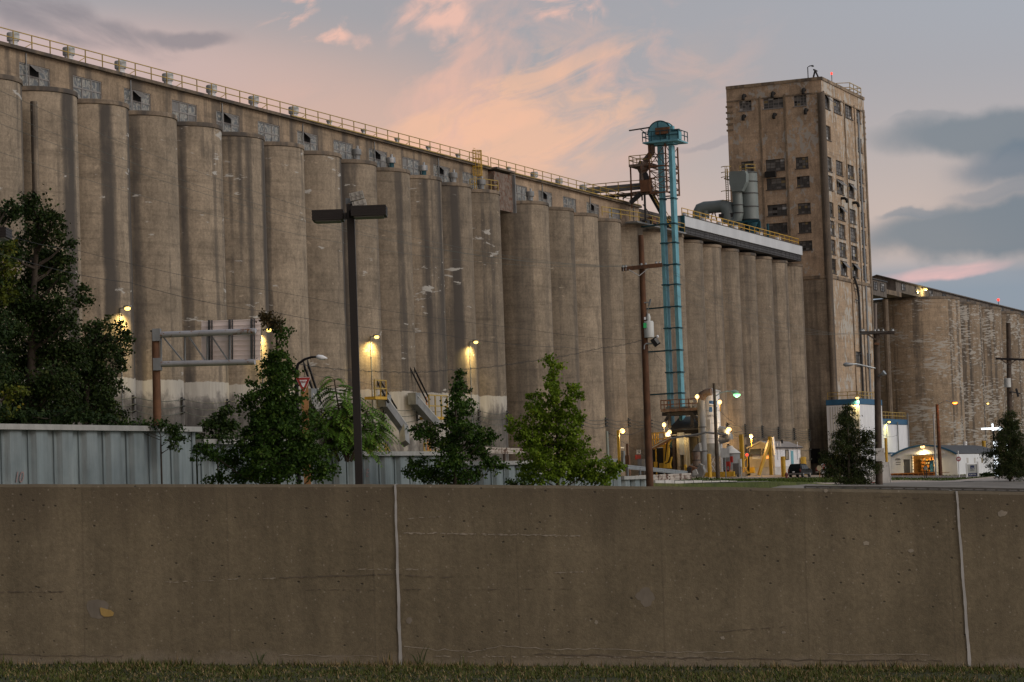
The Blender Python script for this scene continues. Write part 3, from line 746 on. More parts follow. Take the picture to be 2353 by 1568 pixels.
# ================================================================= turquoise bucket elevator
SE = 339.4
ds1, _ = hit_s(1513.7, 335, SE); ds2, _ = hit_s(1539.2, 335, SE)       # leg centres across the row
zt = hit_s(1526, 335, SE)[1]; zb = 3.0
be = thing('bucket_elevator', row(SE, (ds1+ds2)/2, zb), 'tall turquoise twin-leg bucket elevator with a domed head above the roofs', 'bucket elevator')
for d in (ds1, ds2): MB().box(row(SE+.6, d, (zb+zt)/2), 1.2, .45, zt-zb).build('leg', M['teal'], be)
for k, y in enumerate([(457,), (515,), (559,), (609,), (655,), (706,), (755,), (806,), (857,), (905,)]):
    z = hit_s(1526, y[0], SE)[1]; bm_ = MB()
    for d in (ds1, ds2): bm_.box(row(SE+.6, d, z), 1.45, .68, .16)
    bm_.box(row(SE+.1, (ds1+ds2)/2, z), .14, ds2-ds1, .14)
    if k % 2: bm_.bar(row(SE+.6, ds1-.3, z), row(SE+1.2, 3.8, z), .18)
    bm_.build('leg_collar', M['tealdk'], be)
dm = (ds1+ds2)/2
pl = MB(); zp = hit_s(1500, 330, SE)[1]
dl, dr = hit_s(1484, 320, SE)[0], hit_s(1566, 330, SE)[0]
pl.box(row(SE+.6, (dl+dr)/2, zp), 3.8, dr-dl, .18)
pl.box(row(SE+.6, dm, zp-.2), 1.8, 2.6, .2); pl.build('head_platform', M['teal'], be)
railing('', [row(SE+2.4, dl, zp+.15), row(SE-1.2, dl, zp+.15), row(SE-1.2, dr, zp+.15), row(SE+2.4, dr, zp+.15)], '', 1.2, 1.3, .045, mat=M['tealdk'], parent=be)
dc, zc = hit_s(1516.4, 307, SE); R = 1.56
hd = MB(); n = 20
prof = [row(SE-.15, dc+R*math.cos(math.pi*k/n), zc+R*math.sin(math.pi*k/n)) for k in range(n+1)]
prof += [row(SE-.15, dc-R, zp+.15), row(SE-.15, dc+R, zp+.15)]
hd.prism(prof, U3*1.5); hd.build('head_housing', M['teal'], be, smooth=35)
fl = MB()
for off in (-.17, 1.36): fl.raw([row(SE+off, dc+(R+.1 if j else R-.05)*math.cos(math.pi*k/n), zc+(R+.1 if j else R-.05)*math.sin(math.pi*k/n)) for k in range(n+1) for j in (0, 1)], [(2*k, 2*k+1, 2*k+3, 2*k+2) for k in range(n)])
fl.box(row(SE-.2, dc-.15, zc+.6), .1, .08, 1.8); fl.build('housing_flange', M['tealdk'], be)
MB().box(row(SE-.75, dc+.75, zc+.15), .9, 1.9, .85).build('drive_guard', M['rust'], be)
gb = MB().box(row(SE-.6, dc+2.1, zc-.6), 1., 1.7, 1.).box(row(SE-.6, dc+1.8, zc+.25), .7, .6, .9); gb.box(row(SE-.6, dc+.9, zc-1.15), 1.1, 3.6, .35); gb.build('gearbox', M['teal'], be)
MB().lathe(row(SE-.7, dc+1.9, zc-.1), [(.35, 0), (.38, 1.)], 12, axis=N3).build('motor', M['tealdk'], be, smooth=40)
MB().bar(row(SE, dc-4.2, zc+.75), row(SE, dc-1.3, zc+.9), .16).bar(row(SE, dc-2.6, zc+.75), row(SE, dc-1.5, zc-.2), .1).build('hoist_beam', M['dark'], be)
# braced tower frame below the head
z0 = hit_s(1545, 443, SE)[1]; zm = hit_s(1545, 380, SE)[1]
da, db = hit_s(1497, 420, SE)[0], hit_s(1535, 420, SE)[0]; L4 = 4.6
fr = thing('support_frame', row(SE, da, z0), 'rusty cross-braced steel frame around the top of the turquoise legs', 'steel frame')
cs = [(SE-.5, da), (SE-.5, db), (SE-.5+L4, db), (SE-.5+L4, da)]
for s, d in cs: MB().bar(row(s, d, z0), row(s, d, zp-.2), .17).build('corner_post', M['rust'], fr)
bm_ = MB()
for z in (z0+.1, z0+.7, zm, zm-.5, (z0+zm)/2+.3, (zm+zp)/2):
    for (a, b) in zip(cs, cs[1:]+cs[:1]): bm_.bar(row(*a, z), row(*b, z), .16 if z in (z0+.1, zm) else .08)
bm_.build('ring_beam', M['rust'], fr)
bm_ = MB()
for a, b in zip(cs, cs[1:]+cs[:1]):
    for lo, hi in ((z0+.7, (z0+zm)/2), ((z0+zm)/2, zm-.5), (zm, zp-.3)):
        bm_.bar(row(*a, lo), row(*b, hi), .07); bm_.bar(row(*b, lo), row(*a, hi), .07)
bm_.build('cross_brace', M['rust'], fr)
# grain spout, mid platform, bridge conveyor, stair
sp = thing('grain_spout', ps(1497, 424, SE), 'dark kinked grain spout dropping from the turquoise head to the bridge conveyor', 'spout')
pts = [ps(x, y, SE+.3) for x, y in [(1498,333),(1499,349),(1481,372),(1477,387),(1477,398),(1478,420)]]
MB().tube(pts[:3], .42, 4).tube(pts[2:], [.75, .9, .5, .55], 4).build('spout_pipe', M['rusty'], sp)
MB().bar(ps(1482, 398, SE+.1), ps(1496, 432, SE+.1), .5).build('diverter', M['dark'], sp)
MB().obox(ps(1485, 428, SE-.3), U3*.5, N3*.65, Z3*.75).build('inlet_box', M['rust'], sp)
mp = thing('spout_platform', ps(1446, 382, SE), 'small yellow-railed platform beside the grain spout left of the turquoise legs', 'platform')
q0, q1 = ps(1446, 382, SE-.3), ps(1497, 381, SE-.3); q1.z = q0.z
MB().obox((q0+q1)/2+U3*1.3, U3*1.5, (q1-q0)/2, Z3*.16).build('deck', M['rusty'], mp)
MB().bar(q0+U3*.4, q0+U3*.4-Z3*5.4, .16).build('leg', M['rust'], mp)
railing('', [q1+Z3*.17, q0+Z3*.17, q0+U3*2.8+Z3*.17, q1+U3*2.8+Z3*.17], '', 1.1, 1.5, .045, parent=mp)
bc = thing('bridge_conveyor', ps(1497, 440, SE), 'grey boxed conveyor on a walkway bridging from the gallery roof to the turquoise legs', 'conveyor')
ca, cb = ps(1344, 436, SE+1.5), ps(1496, 430, SE+1.5); cb.z = ca.z = (ca.z+cb.z)/2
MB().bar(ca, cb, .9, .75).build('conveyor_box', M['galvd'], bc)
fa, fb = ca-Z3*.95+V((0, 0, 0)), cb-Z3*.95+N3*1.0
MB().bar(fa, fb, 2.2, .22).bar(ps(1455, 446, SE+.2), ps(1500, 441, SE+.2), .5, .5).build('deck', M['rusty'], bc)
railing('', [fa-U3*1.1+Z3*.1, fb-U3*1.1+Z3*.1], '', 1.5, 1.7, .045, parent=bc)
sb = MB()
for x in (1420, 1450, 1475): 
    p = ps(x, 444, SE+.6); sb.bar(p, V((p.x, p.y, 37.6)), .16)
    sb.bar(p, V((p.x, p.y, 38.))-N3*1.2, .12)
p = ps(1481, 444, SE-.2); sb.bar(p, V((p.x, p.y, 34.8)), .22)
p = ps(1472, 446, SE); sb.bar(p, ps(1449, 466, SE), .5); sb.build('support_post', M['dark'], bc)
st = thing('stair', ps(1537, 520, SE), 'steep dark steel stair with yellow treads behind the turquoise legs', 'stair')
a, b = ps(1496, 447, SE+2.2), ps(1539, 523, SE+2.2); sm = MB()
for o in (-.5, .5): sm.bar(a+U3*o, b+U3*o, .1, .35)
sm.build('stringer', M['dark'], st); tm = MB()
for k in range(22): p = a+(b-a)*((k+.5)/22); tm.obox(p, U3*.5, N3*.14, Z3*.03)
tm.build('tread', M['yellow'], st)
MB().bar(a+Z3*1.05-U3*.5, b+Z3*1.05-U3*.5, .07).bar(a+Z3*1.05+U3*.5, b+Z3*1.05+U3*.5, .07).build('handrail', M['yrail'], st)
# ================================================================= dust collector on the white gallery
SDC = hit_d(1712, 520, -2)[0]
dcg = thing('dust_collector', row(SDC, -2, 37.1), 'grey-green cyclone dust collector with fat ducts on the white gallery roof', 'dust collector')
def pp_(x, y, o=0.): return ps(x, y, SDC+o)
SCL = (pp_(1700, 480)-pp_(1690, 480)).length/10     # metres per pixel here
c0, c1 = pp_(1718.5, 504), pp_(1717.5, 395); r = 19.*SCL
ax = Z3*(c1.z-c0.z); cc = V((c0.x, c0.y, c0.z))+U3*1.2
H_ = ax.length
MB().lathe(cc, [(r, 0), (r, H_), (r*.96, H_+.05)], 28).build('cyclone_body', M['duct'], dcg, smooth=40)
rm = MB()
for k in (.0, .27, .55, .8, .99): rm.lathe(cc, [(r+.02, H_*k-.05), (r+.09, H_*k-.05), (r+.09, H_*k+.06), (r+.02, H_*k+.06)], 28, caps=False)
rm.build('stiffener_ring', M['dark'], dcg)
MB().lathe(cc-Z3*3.6, [(.4, 0), (r*.98, 3.58)], 20).build('cone_bottom', M['tealdk'], dcg, smooth=40)
sf = MB(); x4 = [(1722,508),(1745,511)]
for x in (1722, 1745): p = pp_(x, 509, -.8); sf.bar(p, V((p.x, p.y, 37.)), .32); p2 = p+U3*4.; sf.bar(p2, V((p2.x, p2.y, 37.)), .3)
a, b = pp_(1722, 509, -.8), pp_(1745, 509, -.8); b.z = a.z
sf.bar(a, b, .35); sf.bar(a, V((b.x, b.y, 37.3)), .14); sf.bar(b, V((a.x, a.y, 37.3)), .14); sf.bar(a-N3*3.5, a, .3); sf.bar(a-N3*3.4-Z3*2.4, a-Z3*.2, .14)
sf.build('support_frame', M['tealdk'], dcg)
# rectangular hood and down duct in front of the body
hm = MB(); o = -1.4
top = [pp_(1675, 398, o), pp_(1678, 394, o), pp_(1712, 393, o), pp_(1714.5, 400, o), pp_(1714, 418, o), pp_(1675.5, 423, o)]
hm.prism(top, U3*2.4); hm.build('inlet_hood', M['duct'], dcg)
tp = MB(); q = [pp_(x, y, o) for x, y in [(1675.5,423),(1714,418),(1704,439),(1682,440)]]; tp.prism(q, U3*2.3); tp.build('transition', M['duct'], dcg)
r2 = 11.3*SCL
pts = [pp_(x, y, -.2) for x, y in [(1693,438),(1695,455),(1696,475),(1697,490),(1694,505),(1686,515),(1676,520)]]
MB().tube(pts, r2, 18).build('down_duct', M['duct'], dcg, smooth=45)
cl = MB()
for p in (pts[0], pts[2]+Z3*.2, (pts[3])): cl.lathe(p-Z3*.06, [(r2+.01, 0), (r2+.07, 0), (r2+.07, .12), (r2+.01, .12)], 18, caps=False)
cl.build('duct_flange', M['dark'], dcg)
pts = [pp_(x, y, .5) for x, y in [(1606,502),(1606,490),(1610,481),(1619,478),(1640,476),(1660,474),(1671,479),(1676,490),(1677,503),(1677,514)]]
MB().tube(pts, [1., 1., 1., 1., .95, 1., 1.25, 1.3, 1.35, 1.3], 16).build('horizontal_duct', M['duct'], dcg, smooth=45)
MB().tube([pp_(x, y, .2) for x, y in [(1622,502),(1622,490),(1625,483),(1632,480)]], .55, 12).build('branch_duct', M['duct'], dcg, smooth=45)
MB().obox(pp_(1677, 496, .2), U3*.9, N3*1.5, Z3*.3).build('flex_collar', M['dark'], dcg)
sl = MB()
for dx in (-7, 7): sl.bar(pp_(1640+dx*.35, 487, .2), pp_(1640+dx, 509, .2), .14)
for k in (492, 498, 504): sl.bar(pp_(1637, k, .2), pp_(1643, k, .2), .1)
sl.build('duct_trestle', M['rust'], dcg)
lc = MB(); 
for x in (1666.5, 1671.5): a = pp_(x, 388, .5); b = pp_(x+3.5, 476, .5); lc.bar(a, b, .1)
for k in range(20): y = 391+k*4.2; lc.bar(pp_(1666.5+k*.15, y, .5), pp_(1671.5+k*.15, y, .5), .06)
for y in (384, 397, 408, 440, 462): 
    p = pp_(1669, y, .3); lc.tube([p+U3*(-.1)+N3*.75*math.cos(t_)-U3*.7*math.sin(t_) for t_ in [math.pi*k/8 for k in range(9)]], .06, 5)
for x in (1666, 1670, 1676): lc.bar(pp_(x, 383, -.3), pp_(x+.6, 411, -.3), .07)
lc.bar(pp_(1665, 411, 0), pp_(1676, 414, 0), .5, .2); lc.build('caged_ladder', M['yrail'], dcg)
railing('', [cc+Z3*(H_+.05)-N3*r*.9-U3*r*.3, cc+Z3*(H_+.05)-U3*r*.98, cc+Z3*(H_+.05)+N3*r*.92-U3*r*.3], '', 1.1, 1.1, .05, parent=dcg)
# ================================================================= lamps, spouts and wires on the left silos
def silo_pt(i, z, off=.0, ang=None, rowid='A'):   # point on the silo skin where it turns out of sight, ang from N towards U
    s = S0+i*SPA if rowid == 'A' else SB0+i*SPB
    r_ = (SPA if rowid == 'A' else SPB)/2+off; a = rad(ang)
    return row(s+r_*math.sin(a), r_*math.cos(a), z), (N3*math.cos(a)+U3*math.sin(a))
lamps = [(2, 293, 707, 'on the third silo from the left beside the dark tree'), (5, 618, 757, 'half behind the tip of the tallest maple'), (8, 866, 773, 'just right of the black lamp post'), (11, 1093, 785, 'on the last but one silo of the left row')]
for i, x, y, lb in lamps:
    cxy = None; best = 9e9
    for a in range(-60, 60):
        p, n_ = silo_pt(i, 10, .9, a); 
        zz = hit_d(x, y, sd(p)[1])[1]
        v = p-V((0, 0, EYE)); dx = W/2+F*v.dot(RT)/v.dot(FW)
        # correct for lean with the real height
        p2 = V((p.x, p.y, zz)); v = p2-V((0, 0, EYE)); dx = W/2+F*v.dot(RT)/v.dot(FW)
        if abs(dx-x) < best and a < 20: best = abs(dx-x); cxy = (p2, n_)
    wall_lamp(cxy[0], cxy[1], 'yellow-glowing wall lamp '+lb, 'wall lamps on the left silos', 750., size=.24, conduit=9.)
# loading spouts
def loading_spout(seg, hw, cables, label, tip=None):
    i, pts = seg
    dd = 4.4
    P = [pd(x, y, dd+k*.9) for k, (x, y) in enumerate(pts)]
    t = thing('loading_spout', P[0], label, 'loading spout', 'loading spouts on the silo feet')
    m = MB()
    m.bar(P[0], P[1], hw, hw*.8); m.build('spout_trough', M['galvd'], t)
    if len(P) > 2: MB().bar(P[1]+Z3*.3, P[2], hw*.8, hw*.8, up=U3).build('spout_tip', M['galvd'], t)
    cv = MB(); off = Z3*.5*hw; cv.bar(P[0]+off, P[1]+off, hw*1.05, .08); cv.build('spout_cover', M['ltgrey'], t)
    for (x0, y0, x1, y1) in cables:
        MB().bar(pd(x0, y0, 3.6), pd(x1, y1, dd+.8), .16).build('support_rod', M['black'], t)
    MB().obox(P[0]+Z3*.15, U3*.55, N3*.45, Z3*.6).build('gate_box', M['galvd'], t)
    return t
loading_spout((8, [(884, 925), (927, 984), (930, 1020)]), .9, [(864, 872, 893, 926), (872, 872, 912, 940)], 'grey loading spout just right of the black lamp post')
loading_spout((9, [(952, 920), (1000, 975)]), .95, [(939, 840, 982, 925), (948, 840, 988, 920)], 'grey loading spout running down behind the dark maple')
loading_spout((7, [(712, 912), (748, 965)]), .9, [(693, 822, 738, 955), (703, 822, 745, 950)], 'grey loading spout between the yield sign and the feathery sumac')
rl = thing('loading_landing', pd(960, 960, 4.6), 'yellow-railed landing on the whitewashed silo foot beside the right spout', 'landing')
a, b = pd(976, 961, 4.6), pd(1018, 963, 4.6); b.z = a.z
MB().obox((a+b)/2, (b-a)/2, N3*.6, Z3*.14).build('deck', M['yellow'], rl)
railing('', [a+Z3*.14+N3*.55, b+Z3*.14+N3*.55], '', 2.2, 1.6, .06, parent=rl, mids=1)
lm = MB()
for u in (-.3, .3): lm.bar(a+U3*(.8+u)-Z3*6, a+U3*(.8+u)+Z3*2.2, .09)
for k in range(18): lm.bar(a+U3*.5-Z3*(5.8-k*.45), a+U3*1.1-Z3*(5.8-k*.45), .06)
lm.build('ladder', M['orange'], rl)
a, b = pd(850, 915, 4.6), pd(877, 916, 4.6)
rl = thing('loading_landing', a, 'small yellow-railed landing at the head of the spout next to the lamp post', 'landing')
MB().obox((a+b)/2, (b-a)/2, N3*.6, Z3*.14).build('deck', M['yellow'], rl)
railing('', [a+Z3*.14+N3*.55, b+Z3*.14+N3*.55], '', 1.6, 1.3, .06, parent=rl)
a, b, c = pd(846, 1034, 6), pd(886, 1034, 6), pd(905, 1040, 6)
a.z = b.z = min(a.z, b.z)
railing('step_railing', [a-Z3*.9, b-Z3*.9, c-Z3*2.2], 'yellow stair railing on the embankment right of the black lamp post', 1.5, 1.2, .06)
a, b = pd(975, 1035, 6), pd(1012, 1036, 6); b.z = a.z
railing('step_railing', [a-Z3*.9, b-Z3*.9], 'yellow railing on the embankment left of the small dark maple', 1.6, 1.2, .06)
# insulator racks with strands
def racks(pts, label, n=5, dz=.42, rowlab='', mat='wire'):
    t = thing('wire_run', pts[0], label, 'wires')
    rk = None
    for p in pts:
        m = MB().bar(p+Z3*.2, p-Z3*(dz*(n-1)+.2), .14)
        for k in range(n): m.lathe(p-Z3*(dz*k+.1)+N3*.15, [(.1, 0), (.16, .08), (.1, .16)], 8)
        m.build('insulator_rack', M['dark'], t, base=p)
    for k in range(n):
        m = MB()
        for a, b in zip(pts, pts[1:]):
            m.tube([a+(b-a)*(j/6)-Z3*(dz*k+math.sin(math.pi*j/6)*(.28+.05*k))+N3*.2 for j in range(7)], .03, 4)
        m.build('wire', M['wire'], t)
racks([silo_pt(i, 9.9-(i-6)*.02, .12, 8)[0] for i in range(1, 13)], 'bundle of thin wires strung along the feet of the left silos', 3, .55)
racks([silo_pt(i, 9.35, .12, 10, 'B')[0] for i in range(0, 7)], 'bundle of wires strung along the right silos behind the bright green maple', 3, .4)
racks([silo_pt(i, 10.1-.12*i, .12, 0, 'B')[0] for i in range(8, 14)], 'sagging bundle of wires above the scale house', 6, .3)
racks([silo_pt(i, 6.2-.12*(i-8), .12, 0, 'B')[0] for i in range(8, 14)], 'lower sagging wires just above the scale house roof', 2, 1.5)
# ================================================================= receiving shed under the legs
SS = 337.0
def q_(x, y, o=0.): return ps(x, y, SS+o)
sh = thing('unloading_shed', q_(1545, 1080), 'dark-roofed grain unloading shed lit from inside under the turquoise legs', 'shed')
zr0, zr1, zb1 = q_(1560, 988).z, q_(1580, 958).z, 1.7
a, b = q_(1536, 989), q_(1607, 989); a.z = b.z = zr0
rf = MB(); rf.prism([a, b, b-N3*1.0+U3*3.6+Z3*(zr1-zr0), a+N3*.3+U3*3.6+Z3*(zr1-zr0)], Z3*.15); rf.build('sloped_roof', M['roofdk'], sh)
MB().bar(a-Z3*.45, b-Z3*.45, .5, .85).build('eave_beam', M['black'], sh)
MB().bar(a-Z3*.1-U3*.05, b-Z3*.1-U3*.05, .2, .14).bar(a-Z3*.62-U3*.3, b-Z3*.62-N3*1-U3*.3, .12, .1).build('gutter', M['whited'], sh)
bw = MB(); p0, p1 = q_(1545, 1007), q_(1607, 1007)
bw.obox((p0+p1)/2+U3*1.2-Z3*2.2, U3*.1, (p1-p0)/2, Z3*2.4); bw.build('back_wall', plain('dim_interior_wall', (.34, .27, .16), .85, 0, .35, 1.), sh)  # dimness of the interior put into the wall colour
for x in (1548, 1558, 1573, 1580, 1606): 
    p = q_(x, 1006); MB().box(V((p.x, p.y, (p.z+zb1)/2)), .35, .35, p.z-zb1).build('column', M['woodd'] if x == 1548 else (M['cream'] if x != 1606 else M['dark']), sh)
for x0, x1 in ((1555, 1563), (1571, 1577)):
    hm = MB(); w0 = (q_(x1, 1030)-q_(x0, 1030)).length/2; c = q_((x0+x1)/2, 1030, -.4)
    hm.prism([c-N3*w0*.6+Z3*1.4, c+N3*w0*.6+Z3*1.4, c+N3*w0+Z3*0, c+N3*w0*.5-Z3*2.3, c-N3*w0*.5-Z3*2.3, c-N3*w0+Z3*0], U3*.8); hm.build('hopper', M['cream'], sh)
MB().obox(q_(1567, 1020, -.3), U3*.2, N3*.3, Z3*1.4).build('pale_chute', M['ltgrey'], sh)
dk = MB(); p = q_(1520, 1032, .6); dk.obox(V((p.x, p.y, 3.7)), U3*.2, N3*1.4, Z3*2.0); dk.build('dark_bay', M['hole'], sh)
sg = MB(); c = q_(1564.2, 998, -.35); hw = (q_(1572, 998)-q_(1556.3, 998)).length/2; sg.obox(c, U3*.04, N3*hw, Z3*.19); sgo = sg.build('sign_board', M['whited'], sh)
text('SOUTH PIT', .27, c-U3*.06, N3, Z3, M['ink'], sh, sx=.92)
lamp(q_(1575, 1012, -.9), (1., .74, .34), 18, .3); lamp(q_(1552, 1012, -.9), (1., .74, .34), 14, .3)
# service platform above the roof
pf = thing('service_platform', q_(1520, 945), 'rusty railed steel platform around the turquoise legs above the unloading shed', 'platform')
a, b = q_(1519, 944, -1.6), q_(1605, 944, -1.6); b.z = a.z
MB().obox((a+b)/2+U3*1.8, U3*1.9, (b-a)/2, Z3*.18).build('deck', M['rusty'], pf)
pm = MB(); pm.obox((a+b)/2+U3*1.8-Z3*.45, U3*1.5, (b-a)/2, Z3*.22)
for x in (1538, 1590): 
    p = q_(x, 950, -1.2); pm.bar(p, V((p.x, p.y, zr0+.2)), .35)
pm.bar(q_(1540, 949, -1.3), q_(1529, 968, -1.3), .3); pm.bar(q_(1590, 949, -1.3), q_(1604, 968, -1.3), .3); pm.build('under_frame', M['dark'], pf)
MB().bar(q_(1530, 939, -.6), q_(1597, 937, -.6), .35, .35).build('pipe_run', M['duct'], pf)
railing('', [a+U3*3.6+Z3*.18, a+Z3*.18, b+Z3*.18], '', 1.1, 1.35, .05, mat=M['rust'], parent=pf)
MB().bar(q_(1588, 940, -1.6), q_(1588, 925, -1.6), .1).obox(q_(1589, 922.5, -1.6), U3*.15, N3*.22, Z3*.12).build('lamp_arm', M['ltgrey'], pf)
# truck grating: yellow platform and boom
yp = thing('loading_platform', q_(1500, 1080, -3), 'yellow steel inspection platform left of the unloading shed', 'platform')
a, b = q_(1499, 1026, -3), q_(1527, 1026, -3); b.z = a.z
MB().obox((a+b)/2+U3*.8, U3*.8, (b-a)/2, Z3*.12).build('deck', M['yellow'], yp)
railing('', [a+U3*1.6+Z3*.1, a+Z3*.1, b+Z3*.1, b+U3*1.6+Z3*.1], '', 1.55, .9, .055, mat=M['yellow'], parent=yp)
for x in (1506.5, 1525): p = q_(x, 1027, -3); MB().bar(p, V((p.x, p.y, 1.8)), .13).build('leg', M['yellow'], yp)
MB().obox(q_(1522, 1071, -3), U3*.3, N3*.3, Z3*.35).obox(q_(1506.5, 1068, -3.2), U3*.15, N3*.2, Z3*.35).build('base_box', M['yellow'], yp)
ya = thing('hydraulic_probe', q_(1536, 1080, -3.4), 'yellow rusty hydraulic probe arm standing in front of the unloading shed', 'machine')
MB().bar(q_(1531, 1076, -3.4), q_(1533, 1020, -3.4), .55).bar(q_(1533, 1020, -3.4), q_(1541, 1008, -3.4), .4).build('mast', M['yellow'], ya)
MB().prism([q_(x, y, -3.4) for x, y in [(1527,1060),(1543,1050),(1539,1066),(1541,1077),(1526,1077)]], U3*.5).build('foot_plate', M['yellow'], ya)
MB().tube([q_(1539, 1022, -3.6), q_(1542, 1040, -3.6), q_(1537, 1062, -3.6), q_(1529, 1066, -3.6)], .1, 6).tube([q_(1534, 1012, -3.7), q_(1530, 1040, -3.7), q_(1528, 1060, -3.7)], .07, 6).build('hose', M['black'], ya)
ba = thing('gate_arm', q_(1500, 1030, -4.5), 'pale wooden boom slanting up in front of the yellow platform', 'boom')
MB().bar(q_(1500, 1030, -4.5), q_(1542, 1007, -4.5), .3, .45).build('timber', M['woodpost'], ba); MB().bar(q_(1500, 1028.6, -4.6), q_(1542, 1005.6, -4.6), .34, .12).build('light_strip', M['cream'], ba)
tag(MB().tube([q_(1542, 1008, -4.5), q_(1570, 1003, -4.5), q_(1600, 999, -4.5), q_(1622, 994, -4.5), q_(1650, 997, -4.5), q_(1672, 1000, -4.5)], .14, 6).build('hose', M['galvd'], base=q_(1542, 1008, -4.5)), 'thick grey hose slung across the front of the unloading shed', 'hose')
# white dust tank, duct and blower
tk = thing('dust_tank', q_(1636, 1085), 'white dust filter tank with a blue emblem and conical roof beside the unloading shed', 'tank')
cx = q_(1634, 950, 1.0); rr = (q_(1653.5, 950)-q_(1614, 950)).length/2; zt_, zm_ = q_(1627, 901).z, q_(1640, 1019).z
cb_ = V((cx.x, cx.y, 0))
MB().lathe(cb_, [(rr, zm_), (rr, zt_)], 28).build('tank_shell', M['white'], tk, smooth=40)
MB().lathe(cb_, [(rr+.18, zt_), (rr+.18, zt_+.12), (.15, zt_+.5)], 28).build('roof_cone', M['ltgrey'], tk, smooth=20)
sm = MB()
for z in (zm_+.6, zm_+2.5, zm_+4.1): sm.lathe(cb_, [(rr+.005, z), (rr+.03, z), (rr+.03, z+.06), (rr+.005, z+.06)], 28, caps=False)
sm.build('seam_band', M['ltgrey'], tk)
MB().lathe(cb_, [(rr*.75, zm_-1.6), (rr*1.02, zm_-.02)], 20).build('discharge_cone', M['ltgrey'], tk, smooth=40)
for sx, sy in ((1, 1), (1, -1), (-1, 1), (-1, -1)):
    p = cb_+U3*sx*rr*.75+N3*sy*rr*.75; MB().bar(p+Z3*1.7, p+Z3*(zm_+.05), .22).build('leg', M['white'], tk)
xb = MB()
for sx in (-1, 1):
    a, b = cb_+U3*sx*rr*.75-N3*rr*.75, cb_+U3*sx*rr*.75+N3*rr*.75; xb.bar(a+Z3*2, b+Z3*(zm_-1.2), .08); xb.bar(b+Z3*2, a+Z3*(zm_-1.2), .08)
xb.build('cross_brace', M['white'], tk)
def on_tank(x, y, e=.03):   # point on the shell
    c = cx; r = ray(x, y); k0 = (sd(cx)[0]+X0*UX); d, z = hit_s(x, y, sd(cx)[0]); dd = max(-rr*.99, min(rr*.99, d-sd(cx)[1]))
    return cb_+N3*dd-U3*(math.sqrt(rr*rr-dd*dd)+e)+Z3*z
lg = MB(); G = lambda us, vs: [[on_tank(u, v) for v in vs] for u in us]
def patch(us, vs, mat, nm, e=.03):
    m = MB(); g = [[on_tank(u, v, e) for v in vs] for u in us]
    for i in range(len(us)-1):
        for j in range(len(vs)-1): m.face([g[i][j], g[i+1][j], g[i+1][j+1], g[i][j+1]])
    return m.build(nm, mat, tk)
patch([1636.5, 1641, 1646, 1650.5], [921.5, 927, 934], M['logoblue'], 'emblem')
patch([1636.5, 1640, 1643], [936, 941, 947], M['logoblue'], 'emblem')
patch([1645.5, 1648, 1651], [936, 941, 947], M['logoblue'], 'emblem')
m_ = MB(); c_ = [on_tank(1636.5+14*k/8, 934.8-4.5*math.sin(math.pi*.5*(1-k/8)), .06) for k in range(9)]; m_.tube(c_, .1, 4); m_.build('emblem_curve', M['white'], tk)
text('BARTLETT', .34, on_tank(1643.5, 956, .07), N3*.96+U3*.25, Z3, M['ink'], tk, sx=.8)
MB().obox(on_tank(1631, 976, .06), U3*.12, N3*.5, Z3*.62).build('access_hatch', M['whited'], tk)
dp = thing('exhaust_duct', q_(1614, 1085, -1.5), 'tall grey riser duct with a brown bend standing left of the white tank', 'duct')
x = q_(1614, 990, -1.5); r_ = (q_(1623, 990)-q_(1605.5, 990)).length/2
pts = [V((x.x, x.y, q_(1614, 918, -1.5).z)), V((x.x, x.y, 4.2)), V((x.x, x.y, 3.1))-N3*.15, V((x.x, x.y, 2.5))-N3*.8, V((x.x, x.y, 2.35))-N3*1.4]
MB().tube(pts, r_, 16).build('riser', M['galvd'], dp, smooth=45)
fb_ = MB()
for z in (12.2, 8.0, 5.): fb_.lathe(V((x.x, x.y, z)), [(r_+.005, 0), (r_+.06, 0), (r_+.06, .1), (r_+.005, .1)], 16, caps=False)
fb_.build('band', M['dark'], dp)
MB().tube([pts[0], pts[0]+Z3*.5+N3*.2, pts[0]+Z3*.85+N3*.8, pts[0]+Z3*.9+N3*1.4], [r_*1.05, r_*1.1, r_*.95, r_*.9], 14).build('top_bend', M['rusty'], dp, smooth=45)
bl = thing('blower', q_(1600, 1085, -3), 'rust-streaked grey blower with hooded outlet in front of the unloading shed', 'blower')
x = q_(1600, 1050, -3); r_ = (q_(1609, 1050)-q_(1591.5, 1050)).length/2
MB().lathe(V((x.x, x.y, 0)), [(r_, 3.1), (r_, 5.05)], 16).build('outlet_stack', M['rusty'], bl, smooth=45)
MB().prism([V((x.x, x.y, 5.05))-N3*r_, V((x.x, x.y, 5.05))+N3*r_, V((x.x, x.y, 6.1))+N3*r_*.8, V((x.x, x.y, 5.7))-N3*r_*.1], U3*.9).build('outlet_hood', M['galvd'], bl)
MB().lathe(V((x.x, x.y, 2.6))-U3*.35, [(1.05, 0), (1.05, .7)], 20, axis=U3).box(V((x.x, x.y, 3.))+N3*.2, .8, 1.5, .6).build('fan_scroll', M['galv'], bl, smooth=45)
cl_ = MB()
for z in (3.15, 3.9, 5.0): cl_.lathe(V((x.x, x.y, z)), [(r_+.005, 0), (r_+.06, 0), (r_+.06, .1), (r_+.005, .1)], 16, caps=False)
cl_.build('band', M['dark'], bl)
rb = thing('rusty_hopper', q_(1586, 1090, -6), 'overturned red-brown rusty hopper with a pale blue lid by the guardrail end', 'hopper')
p = q_(1586, 1078, -6)
MB().prism([q_(x, y, -6) for x, y in [(1575,1080),(1583,1070),(1597,1075),(1592,1086),(1580,1088)]], U3*1.).build('bin', M['rust'], rb)
